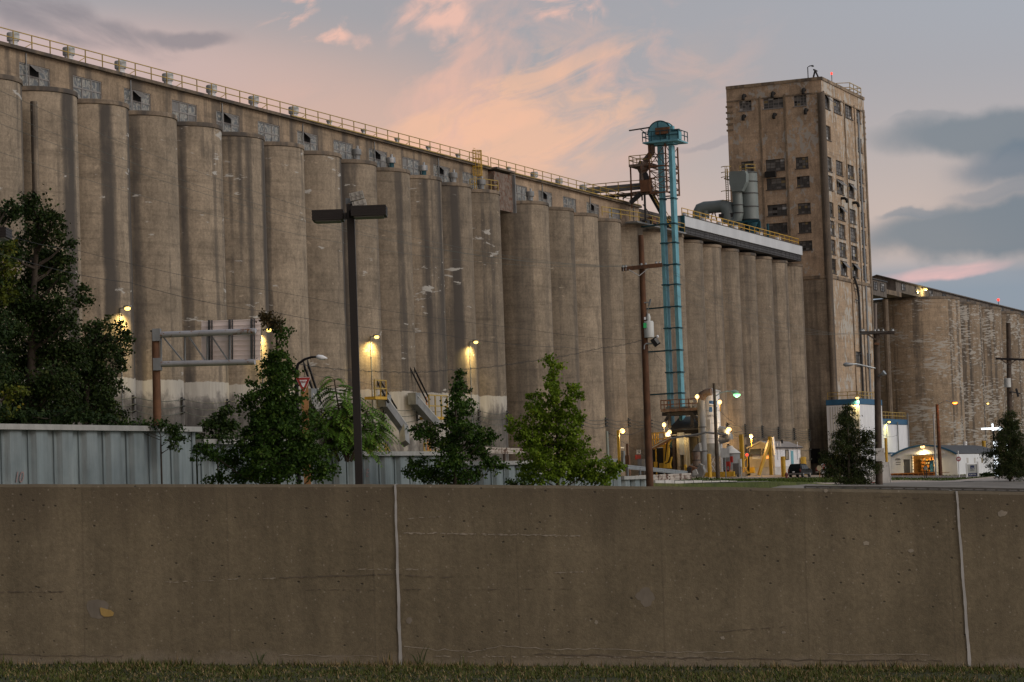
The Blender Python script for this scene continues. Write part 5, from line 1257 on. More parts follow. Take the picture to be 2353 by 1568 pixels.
# yard signs in front of the workshop
p = at(2202.5, 1055, 330); t = thing('no_entry_sign', V((p.x, p.y, gz(p))), 'round red no-entry sign on a white post at the workshop corner', 'sign')
MB().lathe(p, [(.33, 0), (.33, .02)], 26, axis=V((0, -1, 0))).build('red_disc', M['red'], t); MB().obox(p+V((0, -.04, 0)), XR*.24, V((0, .006, 0)), Z3*.06).build('white_bar', M['white'], t)
text('DO NOT', .13, p+V((0, -.05, .17)), XR, Z3, M['white'], t); text('ENTER', .13, p+V((0, -.05, -.17)), XR, Z3, M['white'], t)
MB().tube([V((p.x, p.y+.08, gz(p))), p+V((0, .08, 1.1))], .07, 8).build('post', M['white'], t)
p = at(2234.5, 1080, 318); m_px = 318/F
t = thing('office_sign', V((p.x, p.y, gz(p))), 'white board sign on two posts with a navy furrow emblem and navy name strip', 'sign')
for o, h_ in ((-13, 1075), (12.5, 1072)):
    q = p+XR*o*m_px; zz = at(2234, h_, 318).z+.6; MB().box(V((q.x, q.y, (gz(q)+zz)/2)), .2, .2, zz-gz(q), XR).build('post', M['white'], t)
cq = p+V((0, 0, .1)); MB().obox(cq, XR*11.*m_px, V((0, .03, 0)), Z3*11*m_px).build('sign_board', M['ltgrey'], t)
MB().obox(cq+V((0, -.035, -.72)), XR*10.3*m_px, V((0, .01, 0)), Z3*3.6*m_px).build('name_strip', M['navy'], t)
text('RIVER RAIL', .22, cq+V((0, -.06, -.72)), XR, Z3, M['white'], t, sx=.85)
MB().obox(cq+V((0, -.035, .22)), XR*.26, V((0, .01, 0)), Z3*.26).build('emblem', M['navy'], t)
em = MB()
for k in range(3): em.tube([cq+V((-.2+.16*k+.09*math.sin(j*.35), -.055, -.02+.0-.24+.05*j*(1-.12*k))) if False else cq+V((-.22+.15*k+.13*(1-math.cos(j*.26)), -.055, -.03+.085*(j-1)*(.55)+.0)) for j in range(7)], .02, 4)
em.build('emblem_furrows', M['white'], t)
text('BARTLETT', .12, cq+V((0, -.05, -.21)), XR, Z3, M['ink'], t)
p = at(2126.5, 1082, 318); t = thing('meter_stand', V((p.x, p.y, gz(p))), 'grey meter box on two posts on the grass before the workshop', 'meter')
for o in (-.12, .12): MB().bar(V((p.x+o, p.y, gz(p))), p+V((o, 0, .3)), .1).build('post', M['woodd'], t)
MB().box(p+V((0, -.05, .35)), .4, .2, .5, XR).build('meter_box', M['galvd'], t)
p = at(2000, 1104, 200); t = thing('banner', V((p.x, p.y, gz(p))), 'drooping white hiring banner tied between the tree and the dark pole', 'banner')
m_ = MB(); w_, h_ = 27*200/F, 24*200/F
for i in range(8):
    for j in range(5):
        f_ = lambda a_, b_: p+V(((a_/8-.5)*w_, .05*math.sin(a_*1.7+b_), (b_/5-.5)*h_-.12*math.sin(math.pi*a_/8)*(b_/5)))
        m_.face([f_(i, j), f_(i+1, j), f_(i+1, j+1), f_(i, j+1)])
m_.build('banner_cloth', M['whited'], t); text('HIRING', .26, p+V((.05, -.1, .08)), V((1, 0, .2)), Z3, M['ink'], t, sx=1.)
MB().obox(p+V((.0, -.08, -.22)), V((w_*.36, 0, .02)), V((0, .01, 0)), Z3*.05).build('red_stripe', M['red'], t)
for o in (-w_/2, w_/2): MB().bar(V((p.x+o, p.y+.05, gz(p))), p+V((o, .05, h_*.5)), .06).build('stake', M['woodd'], t)
p = at(2032, 1090, 205); tag(MB().box(on_ground(p)+Z3*.9, .9, .08, 2.1, XR).bar(on_ground(p)+V((.55, 0, 0)), p+V((.4, 0, .9)), .09).build('panel', M['whited'], base=on_ground(p)), 'blank white panel leaning beside the dark utility pole', 'panel')
# glowing sign sculpture right
p = at(2281, 985, 300); t = thing('lit_sign', V((p.x, p.y, gz(p))), 'bright white neon sign half hidden by the rightmost tree', 'lit sign')
k_ = 300/F
MB().bar(p+XR*-26*k_, p+XR*16*k_, .16, .22).bar(p+Z3*-5*k_, p+Z3*11*k_, .16).lathe(p+V((14*k_*1.2, 0, -.1)), [(.1, -.2), (.3, 0), (.1, .3)], 10).bar(p+XR*2*k_+Z3*-.06, p+XR*24*k_+Z3*-.06, .3).build('glowing_tube', M['l_wht'], t)
MB().bar(V((p.x+.1, p.y+.2, gz(p))), p+V((.1, .2, 0)), .2).bar(V((p.x+2.2, p.y+.2, gz(p))), p+V((2.2, .2, -.3)), .2).build('post', M['black'], t)
for k in range(6):
    q = p+V((.25, 0, -1.9-k*.82)); MB().box(q, .5, .12, .55, XR).build('glowing_letter_panel', M['l_wht'], t)
    if k < 5: MB().box(q+V((1.6, 0, -.2)), .45, .12, .5, XR).build('glowing_letter_panel', M['l_wht'], t)
# guard rails
def guardrail(pts, label, mat='galv', h=.75, gap=2.2, hh=.32):
    t = thing('guardrail', pts[0], label, 'guardrail'); m = MB()
    for a, b in zip(pts, pts[1:]):
        n_ = (b-a).cross(Z3).normalized()
        for dz, w in ((h-.03, .10), (h-.12, .04), (h-.2, .10), (h-.28, .04)): m.bar(a+Z3*dz+n_*w*.5, b+Z3*dz+n_*w*.5, .05, .1)
        k = max(1, round((b-a).length/gap))
        for j in range(k+1): p = a+(b-a)*j/k; MB().bar(p-Z3*.4, p+Z3*(h), .14).build('post', M['woodd'] if mat == 'rail_rust' else M['galvd'], t)
    m.build('rail_beam', M[mat], t); return t
M['rail_rust'] = plain('rust_stained_white_rail', (.42, .38, .33), .7, 0, .2, 1.2, (.10, .05, .03), .52)
a, b = pd(1442, 1083, 40), pd(1578, 1096, 40)
guardrail([a-Z3*.35, b-Z3*.35], 'pale steel guardrail on the bank in front of the unloading shed', 'galv', .85, 3.2)
a, b = pd(1459, 1108, 66), pd(1586, 1110, 66); b.z = a.z
guardrail([a-Z3*.35, b-Z3*.3], 'rust-stained guardrail at the end of the sheet-pile wall', 'rail_rust', .68, 1.9)
cbk = MB(); a, b = pd(1500, 1113, 69), pd(1690, 1113.5, 69); k = 9
for j in range(k): cbk.bar(a+(b-a)*(j+.04)/k, a+(b-a)*(j+.96)/k, .25, .4+.03*math.sin(j*2.))
tag(cbk.build('kerb_block', M['whited'], base=a), 'row of chipped white kerb stones below the rusty guardrail', 'kerb')
a, b = pd(1110, 1042, 55), pd(1206, 1057, 55); b.z = a.z-.1
guardrail([a-Z3*.4, b-Z3*.4], 'pale guardrail on the embankment above the sheet-pile wall', 'rail_rust', .75, 3.)
gr_ = thing('guardrail', on_ground(at(2030, 1121, 112)), 'low dark steel guardrail just beyond the concrete wall at the right', 'guardrail')
pts_ = [at(x, y, 112) for x, y in ((1850, 1117), (2030, 1118.5), (2200, 1121), (2360, 1123.5), (2560, 1127))]; bm_ = MB()
for a, b in zip(pts_, pts_[1:]):
    for dz in (-.03, -.13, -.22): bm_.bar(a+Z3*dz, b+Z3*dz, .06, .085)
bm_.build('rail_beam', plain('weathered_dark_rail', (.075, .068, .06), .7, .2, .35, 2., (.11, .05, .03), .6), gr_)
for k in range(26):
    u = k/25*4; i = min(3, int(u)); p = pts_[i]+(pts_[i+1]-pts_[i])*(u-i); MB().box(V((p.x, p.y+.06, (p.z+gz(p)-.3)/2)), .1, .1, p.z-gz(p)+.3, XR).build('post', M['galvd'], gr_)
# ================================================================= roadside concrete wall and lawn
YB = 20.5
def barrier_mat():
    m, nt, b = newmat('roadside_concrete'); v = objvec(nt, False)
    tc = _n(nt, 'ShaderNodeTexCoord'); sx = _n(nt, 'ShaderNodeSeparateXYZ'); L(nt, v, sx.inputs[0])
    c = ramp(nt, noi(nt, v, .7, 5, .6), [(.25, (.132, .106, .064)), (.5, (.182, .147, .091)), (.75, (.222, .18, .115))])
    c = mixc(nt, .8, c, ramp(nt, noi(nt, v, 9., 6, .7), [(.3, .80), (.7, 1.14)]), 'MULTIPLY')
    c = mixc(nt, .8, c, ramp(nt, noi(nt, mapped(nt, v, (1, 1, .06)), 3., 6, .7), [(.35, .74), (.65, 1.12)]), 'MULTIPLY')
    c = mixc(nt, .7, c, ramp(nt, noi(nt, v, 34., 4, .8), [(.3, .72), (.7, 1.22)]), 'MULTIPLY')
    fx = _n(nt, 'ShaderNodeMath', operation='PINGPONG'); L(nt, math_(nt, 'ADD', sx.outputs[0], math_(nt, 'MULTIPLY', noi(nt, v, .6, 2), .05)), fx.inputs[0]); fx.inputs[1].default_value = .61
    c = mixc(nt, ramp(nt, fx.outputs[0], [(.0, .38), (.012, .0)]), c, (.085, .066, .044))
    # dark weathering band below the coping with ragged drips
    dr = noi(nt, mapped(nt, v, (1, 1, .1)), 2.2, 6, .7)
    zz = math_(nt, 'ADD', sx.outputs[2], math_(nt, 'MULTIPLY', sx.outputs[0], .042))
    f = math_(nt, 'ADD', math_(nt, 'SUBTRACT', zz, 1.02), math_(nt, 'MULTIPLY', math_(nt, 'SUBTRACT', dr, .5), 1.5))
    c = mixc(nt, ramp(nt, f, [(.08, 0), (.5, .7)]), c, (.10, .078, .050))
    # aggregate chips and blow-holes
    vo = _n(nt, 'ShaderNodeTexVoronoi'); L(nt, mapped(nt, v, (1, .4, 1)), vo.inputs['Vector']); vo.inputs['Scale'].default_value = 26.
    rs = _n(nt, 'ShaderNodeSeparateColor'); L(nt, vo.outputs['Color'], rs.inputs[0])
    rim_ = ramp(nt, vo.outputs['Distance'], [(.14, 1), (.24, 0)])
    c = mixc(nt, math_(nt, 'MULTIPLY', rim_, ramp(nt, rs.outputs[0], [(.80, 0), (.83, .45)])), c, (.36, .31, .24))
    vo2 = _n(nt, 'ShaderNodeTexVoronoi'); L(nt, mapped(nt, v, (1, .4, 1.5)), vo2.inputs['Vector']); vo2.inputs['Scale'].default_value = 12.
    rs2 = _n(nt, 'ShaderNodeSeparateColor'); L(nt, vo2.outputs['Color'], rs2.inputs[0])
    pit = math_(nt, 'MULTIPLY', ramp(nt, vo2.outputs['Distance'], [(.09, 1), (.17, 0)]), ramp(nt, rs2.outputs[1], [(.93, 0), (.95, .7)]))
    c = mixc(nt, pit, c, (.022, .018, .014))
    # pale smeared patches and efflorescence near the foot
    sm = ramp(nt, noi(nt, mapped(nt, v, (.7, 1, 1.6)), 1.6, 6, .7, .5), [(.66, 0), (.72, .35)])
    c = mixc(nt, sm, c, (.24, .21, .165))
    ft = math_(nt, 'ADD', math_(nt, 'SUBTRACT', .085, zz), math_(nt, 'MULTIPLY', math_(nt, 'SUBTRACT', noi(nt, mapped(nt, v, (.5, 1, 1)), 2.4, 6, .7), .5), .35))
    c = mixc(nt, ramp(nt, ft, [(.0, 0), (.06, .4)]), c, (.27, .225, .17))
    L(nt, c, b.inputs['Base Color']); b.inputs['Roughness'].default_value = .92
    hgt = math_(nt, 'SUBTRACT', noi(nt, v, 22., 6, .75), math_(nt, 'MULTIPLY', pit, 1.3))
    bump(nt, b, hgt, .55, .012); return m
MBAR = barrier_mat()
bt = thing('roadside_wall', V((0, YB, 0)), 'long weathered brown concrete wall filling the lower third of the photo', 'concrete wall')
tops = [(-3300, 1105), (-420, 1112), (0, 1113), (450, 1113), (908, 1113), (1300, 1116), (1700, 1120), (2198, 1128), (2353, 1131), (2800, 1142), (5700, 1216)]
def ztop(x):
    for (a, za), (b, zb) in zip(tops, tops[1:]):
        if x <= b: return za+(zb-za)*(x-a)/(b-a)
    return tops[-1][1]
def wall_panel(xs):
    m = MB(); sec = []; fine = []
    for a, b in zip(xs, xs[1:]): n = max(1, round((b-a)/28)); fine += [a+(b-a)*i/n if i else a for i in range(n)]
    fine.append(xs[-1])
    for x in fine:
        p = at(x, ztop(x), YB); p.z += .004*mnoise.noise(V((x*.05, 1., 4.)))-(.012*max(0, mnoise.noise(V((x*.11, 7., 2.)))-.35)); zb_ = lawn_z(p.x)-.15
        h = p.z-zb_; lx = 0.
        if x in LEAN: (q0, q1), yb2 = LEAN[x]; lx = at(q1, yb2, YB).x-at(q0, ztop(q0), YB).x
        sec.append([V((p.x+lx, YB-.03, zb_)), V((p.x+lx*.5, YB-.01, zb_+h*.5)), V((p.x, YB, p.z-.025)), V((p.x, YB+.025, p.z)), V((p.x, YB+.33, p.z)), V((p.x, YB+.36, p.z-.03)), V((p.x+lx, YB+.42, zb_))])
    for a, b in zip(sec, sec[1:]):
        for i in range(6): m.face([a[i], b[i], b[i+1], a[i+1]])
    m.face(sec[0]); m.face(sec[-1][::-1]); return m
J1, J2 = (908, 920), (2198, 2227)
LEAN = {906.3: (J1, 1508), 909.7: (J1, 1508), 2196.3: (J2, 1530), 2199.7: (J2, 1530)}
segs = [[-3200, -2000, -1003.3], [-999.9, -200, 0, 200, 450, 700, 906.3], [909.7, 1100, 1300, 1500, 1700, 1950, 2196.3], [2199.7, 2353, 2550, 3000, 3696.6], [3700, 4600, 5600]]
for sg_ in segs: wall_panel(sg_).build('wall_panel', MBAR, bt)
for (x0, x1), yb_ in ((J1, 1508), (J2, 1530)):
    m = MB(); p0 = at(x0, ztop(x0)+1, YB-.008); n = 26; a = at(x0, ztop(x0)+1.5, YB-.006)
    zb_ = lawn_z(a.x)-.05; bx = at(x1, yb_, YB).x
    l = []; r = []
    for k in range(n+1):
        t_ = k/n; z = a.z+(zb_-a.z)*t_; w = .0085+.0025*math.sin(k*2.3)*math.sin(k*.7)+.005*t_; xo = .002*math.sin(k*.9)+(x1-x0)*.0*t_
        yy = YB-.012-.022*t_
        xo += (bx-a.x)*t_; l.append(V((a.x-w+xo, yy, z))); r.append(V((a.x+w+xo, yy, z)))
    for k in range(n): m.face([l[k], r[k], r[k+1], l[k+1]])
    m.face([l[0], r[0], r[0]+V((0, .34, .008)), l[0]+V((0, .34, .008))])
    m.build('joint_sealant', plain('joint_sealant', (.40, .39, .37), .7, 0, .2, 8.), bt)
# spalls, scrapes and repair patches
def wall_y(t): return YB+(-.03+.04*t if t < .5 else -.01+.02*(t-.5))-.0022
def blotch(px, py, rx, ry, mat, name, seed, e=.004, n=30, rough=.35, taper=0):
    rnd = random.Random(seed); m = MB(); c = at(px, py, YB); t_ = (c.z-lawn_z(c.x)+.15)/1.65
    k = YB/F; pts = []
    for i in range(n):
        a = 2*math.pi*i/n; q = 1+.9*rough*mnoise.noise(V((math.cos(a)*1.4, math.sin(a)*1.4, seed*3.7)))+.22*rough*(rnd.random()-.5)
        zz = c.z+ry*k*q*math.sin(a); pts.append(V((c.x+rx*k*q*math.cos(a), wall_y((zz-lawn_z(c.x)+.15)/1.65)-.0004*(seed % 3), zz)))
    m.face(pts); return m.build(name, mat, bt)
PY = plain('yellow_repair_patch', (.36, .24, .075), .8, 0, .2, 9.); PG = plain('grey_mortar_patch', (.185, .158, .122), .9, 0, .2, 9.); PD = plain('dark_spall', (.118, .095, .068), .95, 0, .4, 9.); PW = plain('fresh_chip', (.30, .26, .20), .9, 0, .25, 9.)
blotch(224, 1398, 24, 24, PG, 'mortar_patch', 3, .002); 
ym = MB(); yl = [(230,1397),(234,1396),(246,1400),(255,1402),(263,1408),(261,1415),(252,1417),(240,1417),(233,1412)]
ym.face([V((at(x, y, YB).x, wall_y((at(x, y, YB).z-lawn_z(-3.4)+.15)/1.65)-.004, at(x, y, YB).z)) for x, y in yl]); ym.build('yellow_patch', PY, bt)
for i, (x, y, rx, ry, mt, nm_) in enumerate([(940,1427,7,7,PG,'mortar_patch'),(1483,1370,21,22,PG,'mortar_patch'),(1990,1249,7,5,PW,'chip'),(2093,1266,6,4,PW,'chip'),(2303,1181,11,8,PW,'chip'),(1660,1466,5,4,PW,'chip'),
   (1800,1453,5,3,PW,'chip'),(1897,1128,5,4,PW,'chip'),(1370,1430,4,4,PW,'chip')]):
    blotch(x, y, rx, ry, mt, nm_, i+11, rough=.5)
rnd = random.Random(5)
def scrape(x0, x1, y0, y1, mat, n, seed):
    rnd = random.Random(seed); m = MB()
    for k in range(n):
        t_ = rnd.random(); x = x0+(x1-x0)*t_; y = y0+(y1-y0)*t_+rnd.gauss(0, .8); w, h = rnd.uniform(2, 9), rnd.uniform(.4, 1.3)
        c = at(x, y, YB); yy = wall_y((c.z-lawn_z(c.x)+.15)/1.65)-.002; k_ = YB/F
        m.face([V((c.x-w*k_, yy, c.z)), V((c.x, yy, c.z+h*k_)), V((c.x+w*k_, yy, c.z+.2*k_)), V((c.x, yy, c.z-h*k_))])
    m.build('scrape_mark', mat, bt)
scrape(930, 1335, 1225, 1232, PW, 120, 1); scrape(640, 900, 1328, 1320, PD, 90, 2); scrape(910, 1040, 1321, 1327, PD, 30, 3); scrape(380, 640, 1338, 1328, PW, 26, 4)
scrape(0, 150, 1361, 1360, PD, 40, 5); scrape(700, 1340, 1356, 1354, PD, 40, 6); scrape(820, 1030, 1309, 1308, PW, 26, 7); scrape(1280, 1345, 1316, 1315, PW, 16, 8); scrape(1640, 1800, 1452, 1440, PD, 30, 9)
scrape(2020, 2180, 1140, 1150, PD, 14, 10); scrape(940, 1010, 1192, 1188, PW, 16, 12); scrape(1000, 1700, 1508, 1512, PW, 60, 13)
# hairline cracks along the foot of the wall
def crack(px, seed, mat, w=.6):
    rnd = random.Random(seed); P = []
    for (x0, y0), (x1, y1) in zip(px, px[1:]):
        n = max(2, int(abs(x1-x0)/14))
        for i in range(n): P.append((x0+(x1-x0)*i/n+rnd.uniform(-3, 3), y0+(y1-y0)*i/n+rnd.gauss(0, 1.3)))
    m = MB(); k_ = YB/F; q = []
    for x, y in P:
        c = at(x, y, YB); c.y = wall_y((c.z-lawn_z(c.x)+.15)/1.65)-.0015; q.append((c, w*k_*rnd.uniform(.3, 1.4)))
    for (a, wa_), (b, wb2) in zip(q, q[1:]): m.face([a-Z3*wa_, b-Z3*wb2, b+Z3*wb2, a+Z3*wa_])
    m.build('crack', mat, bt)
crack([(930, 1486), (1080, 1497), (1150, 1484), (1260, 1492), (1400, 1489), (1480, 1497), (1700, 1499)], 3, PW, .9); crack([(1230, 1502), (1420, 1508), (1600, 1512), (1900, 1516), (2180, 1518)], 4, PD, 1.2)
crack([(640, 1506), (760, 1507), (880, 1505)], 5, PW, .7); crack([(0, 1503), (120, 1508), (300, 1507)], 6, PD, .9); crack([(1900, 1500), (1960, 1505), (2060, 1502), (2150, 1506)], 7, PW, .7)
# lawn
def lawn_mat():
    m, nt, b = newmat('lawn_soil'); v = objvec(nt, False)
    c = ramp(nt, noi(nt, v, 1.6, 5, .65), [(.35, (.030, .036, .012)), (.6, (.055, .055, .022)), (.75, (.085, .070, .036))])
    L(nt, c, b.inputs['Base Color']); b.inputs['Roughness'].default_value = .95; return m
lm = MB()
for i in range(-16, 16): lm.face([V((i, -12, lawn_z(i))), V((i+1, -12, lawn_z(i+1))), V((i+1, YB+.1, lawn_z(i+1))), V((i, YB+.1, lawn_z(i)))])
tag(lm.build('lawn', lawn_mat()), 'strip of patchy mown lawn in front of the concrete wall', None, None, 'structure')
def leaf_mat(name, lo, hi, sat=None, trans=.15):
    m, nt, b = newmat(name); tc = _n(nt, 'ShaderNodeTexCoord')
    at_ = _n(nt, 'ShaderNodeAttribute', attribute_name='tone')
    c = ramp(nt, at_.outputs['Fac'], [(0, lo), (.75, hi), (1, sat or tuple(x*1.25 for x in hi))])
    L(nt, c, b.inputs['Base Color']); b.inputs['Roughness'].default_value = .6; b.inputs['Specular IOR Level'].default_value = .12
    b.inputs['Transmission Weight'].default_value = 0
    try: b.inputs['Subsurface Weight'].default_value = 0
    except Exception: pass
    ts = _n(nt, 'ShaderNodeBsdfTranslucent'); L(nt, c, ts.inputs[0]); mx = _n(nt, 'ShaderNodeMixShader'); mx.inputs[0].default_value = trans
    L(nt, b.outputs[0], mx.inputs[1]); L(nt, ts.outputs[0], mx.inputs[2]); L(nt, mx.outputs[0], nt.nodes['Material Output'].inputs[0])
    return m
def mesh_fast(name, vs, fs, tones, mat, parent=None, base=(0, 0, 0)):
    me = bpy.data.meshes.new(name); b = V(base)
    me.from_pydata([(v[0]-b.x, v[1]-b.y, v[2]-b.z) for v in vs], [], fs); me.materials.append(mat)
    a = me.attributes.new('tone', 'FLOAT', 'FACE'); a.data.foreach_set('value', tones)
    o = bpy.data.objects.new(name, me); COL.objects.link(o); o.parent = parent
    if parent is None: o.location = b
    return o
rnd = random.Random(21); vs = []; fs = []; tn = []
for k in range(100000):
    x = rnd.uniform(-8.6, 8.6); y = YB-.03-rnd.random()**1.15*3.9
    patch_ = mnoise.noise(V((x*.9, y*1.2, 3.)))*.5+.5; tall = 1.+(1.2*rnd.random() if y > YB-.16 else 0)
    if patch_ < .42 and rnd.random() < .6: continue
    if y < YB-.5 and mnoise.noise(V((x*2.3, y*2.6, 8.))) > .35 and rnd.random() < .6: continue
    h = rnd.uniform(.012, .045)*tall*(.6+.8*abs(mnoise.noise(V((x*3., y*3., 5.)))*1.6))*(.7+.6*patch_); a = rnd.uniform(0, 6.28); w = rnd.uniform(.004, .008); l = rnd.uniform(.0, .05)
    z = lawn_z(x); d_ = (math.cos(a), math.sin(a)); n = len(vs)
    vs += [(x-w*d_[1], y+w*d_[0], z), (x+w*d_[1], y-w*d_[0], z), (x+l*d_[0], y+l*d_[1], z+h)]
    fs.append((n, n+1, n+2)); 
    t_ = patch_*.5+rnd.random()*.45
    if rnd.random() < .22 or (y > YB-.25 and rnd.random() < .5 and mnoise.noise(V((x*.5, 9, 1))) > .0): t_ = 1.
    tn.append(t_)
go = mesh_fast('grass', vs, fs, tn, leaf_mat('grass_blades', (.030, .045, .010), (.12, .135, .035), (.30, .22, .11), .2), base=(0, YB, 0)); tag(go, 'short patchy grass with dry blades at the foot of the concrete wall', None, None, 'stuff')
# mown verge on the far bank
rnd = random.Random(9); vs = []; fs = []; tn = []
for k in range(42000):
    s_ = rnd.uniform(165, 450); d_ = rnd.uniform(20, 60)
    if 365 < s_ < 405 and d_ < 51: continue
    if 51.8 < d_: continue
    p = row(s_, d_, 0); z = gz_sd(s_, d_); a = rnd.uniform(0, 3.14); w = rnd.uniform(.06, .16); h = rnd.uniform(.05, .2); n = len(vs)
    vs += [(p.x-w*math.cos(a), p.y-w*math.sin(a), z-.02), (p.x+w*math.cos(a), p.y+w*math.sin(a), z-.02), (p.x+rnd.uniform(-.06, .06), p.y, z+h)]; fs.append((n, n+1, n+2))
    t_ = mnoise.noise(V((p.x*.12, p.y*.08, 2.)))*.5+.5; tn.append(min(1, max(0, t_*.7+rnd.uniform(-.2, .35))))
vg = mesh_fast('verge_grass', vs, fs, tn, leaf_mat('verge_grass_blades', (.03, .05, .010), (.085, .125, .025), (.20, .17, .07), .2), base=row(300, 40, 0)); tag(vg, 'green grass on the bank between the yard and the road', None, None, 'stuff')
# tall weeds against the wall
for x, y, h in ((588, 1500, .13), (957, 1500, .13)):
    p = at(x, y, YB-.12); p.z = lawn_z(p.x); rnd = random.Random(x); vs = []; fs = []; tn = []
    for k in range(7):
        a = rnd.uniform(0, 6.28); q = p+V((.03*rnd.gauss(0, 1), .02*rnd.gauss(0, 1), 0)); e = q+V((.09*math.cos(a), .05*math.sin(a), h*rnd.uniform(.6, 1.5))); mid = (q+e)/2+V((0, 0, .03)); n = len(vs)
        w = .003; vs += [q+V((-w, 0, 0)), q+V((w, 0, 0)), mid+V((w, 0, 0)), e, mid+V((-w, 0, 0))]; fs.append((n, n+1, n+2, n+3, n+4)); tn.append(rnd.uniform(.3, .9))
    o = mesh_fast('weed', vs, fs, tn, leaf_mat('weed_leaf', (.03, .05, .015), (.06, .08, .03)) if 'weed_leaf' not in bpy.data.materials else bpy.data.materials['weed_leaf'], base=p)
    tag(o, {588: 'tall weed sprig against the wall, left of the pale joint', 957: 'bent weed just right of the left pale joint', 2080: 'low weed near the right pale joint', 1160: 'short weed below the long pale scrape on the wall', 370: 'small weed against the wall right of the yellow patch'}[x], 'weed', 'weeds at the foot of the wall')
# ================================================================= sheet-pile retaining wall
rw = thing('retaining_wall', row(95, DW, 0), 'stepped blue-grey steel sheet-pile retaining wall behind the roadside trees', 'retaining wall')
def sheet_mat():
    m, nt, b = newmat('galvanised_sheet_pile'); v = objvec(nt, False)
    c = ramp(nt, noi(nt, v, .9, 5, .6), [(.3, (.19, .235, .25)), (.7, (.28, .325, .335))])
    c = mixc(nt, .8, c, ramp(nt, noi(nt, mapped(nt, v, (1, 1, .07)), 2.5, 5, .7), [(.3, .62), (.65, 1.15)]), 'MULTIPLY')
    sp = ramp(nt, noi(nt, v, 9., 5, .8), [(.62, 0), (.72, .5)]); c = mixc(nt, sp, c, (.34, .37, .38))
    f = ramp(nt, noi(nt, mapped(nt, v, (1, 1, .2)), 1.3, 6, .7), [(.58, 0), (.7, .5)]); c = mixc(nt, f, c, (.075, .085, .088))
    L(nt, c, b.inputs['Base Color']); b.inputs['Roughness'].default_value = .55; b.inputs['Metallic'].default_value = .25; return m
MSH = sheet_mat(); MCAP = plain('wall_cap_steel', (.33, .33, .315), .6, .1, .2, 3., (.18, .13, .09), .66)
for a, b, z in TOPS:
    m = MB(); s = a; pr = []
    while s < b:
        for ds_, dd in ((0, .0), (.34, .0), (.42, .13), (.94, .13), (1.02, 0)):
            if s+ds_ <= b: pr.append((s+ds_, dd))
        s += 1.2
    pr.append((b, pr[-1][1]))
    for (s0, d0), (s1, d1) in zip(pr, pr[1:]): m.face([row(s0, DW+.02+d0, -1.2), row(s1, DW+.02+d1, -1.2), row(s1, DW+.02+d1, z), row(s0, DW+.02+d0, z)])
    ps_ = m.build('sheet_piles', MSH, rw)
    rb2 = MB(); s = a
    while s < b-.3:
        for o in (.17, .68): 
            if s+o < b: rb2.box(row(s+o, DW+.045, (z-1.2)/2), .035, .04, z+1.1)
        s += 1.2
    rb2.build('interlock_rib', plain('interlock_steel', (.17, .205, .215), .55, .2, .2), ps_)
    MB().box(row((a+b)/2, DW+.09, z+.0), b-a, .36, .15).build('wall_cap', MCAP, rw)
# faint painted scrawls on the sheet piles
for (x, y, body, sz, col) in ((41, 1098, '10', .42, (.24, .17, .165)), (842, 1088, 'E', .4, (.24, .17, .165))):
    p = pd(x, y, DW+.17); text(body, sz, p+N3*.02, U3, Z3, plain('faded_spray', col, .8), rw, 'faded_scrawl', shear=.3)
# ================================================================= trees
M['bark'] = plain('dark_bark', (.045, .034, .024), .9, 0, .4, 4.)
def rand_dir(r): 
    z = r.uniform(-1, 1); a = r.uniform(0, 6.283); q = math.sqrt(1-z*z); return V((q*math.cos(a), q*math.sin(a), z))
LEAFM = dict(
 maple=leaf_mat('maple_leaf', (.010, .028, .005), (.052, .105, .015), (.10, .14, .022), .22),
 bright=leaf_mat('bright_maple_leaf', (.055, .095, .008), (.17, .26, .02), (.28, .30, .04), .35),
 dark=leaf_mat('dark_leaf', (.008, .016, .004), (.034, .058, .014), (.07, .075, .02)),
 dark2=leaf_mat('dark_green_leaf', (.008, .018, .006), (.030, .055, .014), (.055, .06, .02)),
 yel=leaf_mat('yellow_green_leaf', (.03, .045, .006), (.09, .11, .014), (.20, .15, .015)),
 cyp=leaf_mat('cypress_leaf', (.014, .024, .008), (.055, .075, .022), (.12, .085, .03), .22),
 sumac=leaf_mat('sumac_leaf', (.04, .085, .010), (.13, .25, .035), (.24, .29, .05), .3),
 vine=leaf_mat('vine_leaf', (.012, .028, .006), (.045, .08, .018), (.08, .10, .03)),
 bronze=leaf_mat('bronze_leaf', (.03, .03, .012), (.075, .055, .022), (.11, .06, .03)),
)
def leaf(vs, fs, tn, p, r, size, droop=.5, tone=.5, narrow=.8):
    n_ = rand_dir(r); t_ = rand_dir(r); t_.z -= droop; t_ = (t_-n_*t_.dot(n_))
    if t_.length < .05: t_ = V((1, 0, -.3))
    t_.normalize(); b = n_.cross(t_); s = size*r.uniform(.6, 1.25); w = s*narrow*.5; k = len(vs); f = n_*s*.12
    vs += [p, p+t_*s*.45+b*w+f, p+t_*s, p+t_*s*.45-b*w+f]
    fs += [(k, k+1, k+2), (k, k+2, k+3)]; tn += [tone, tone*.9]
COVER = 5.2; SPRAYS = 3
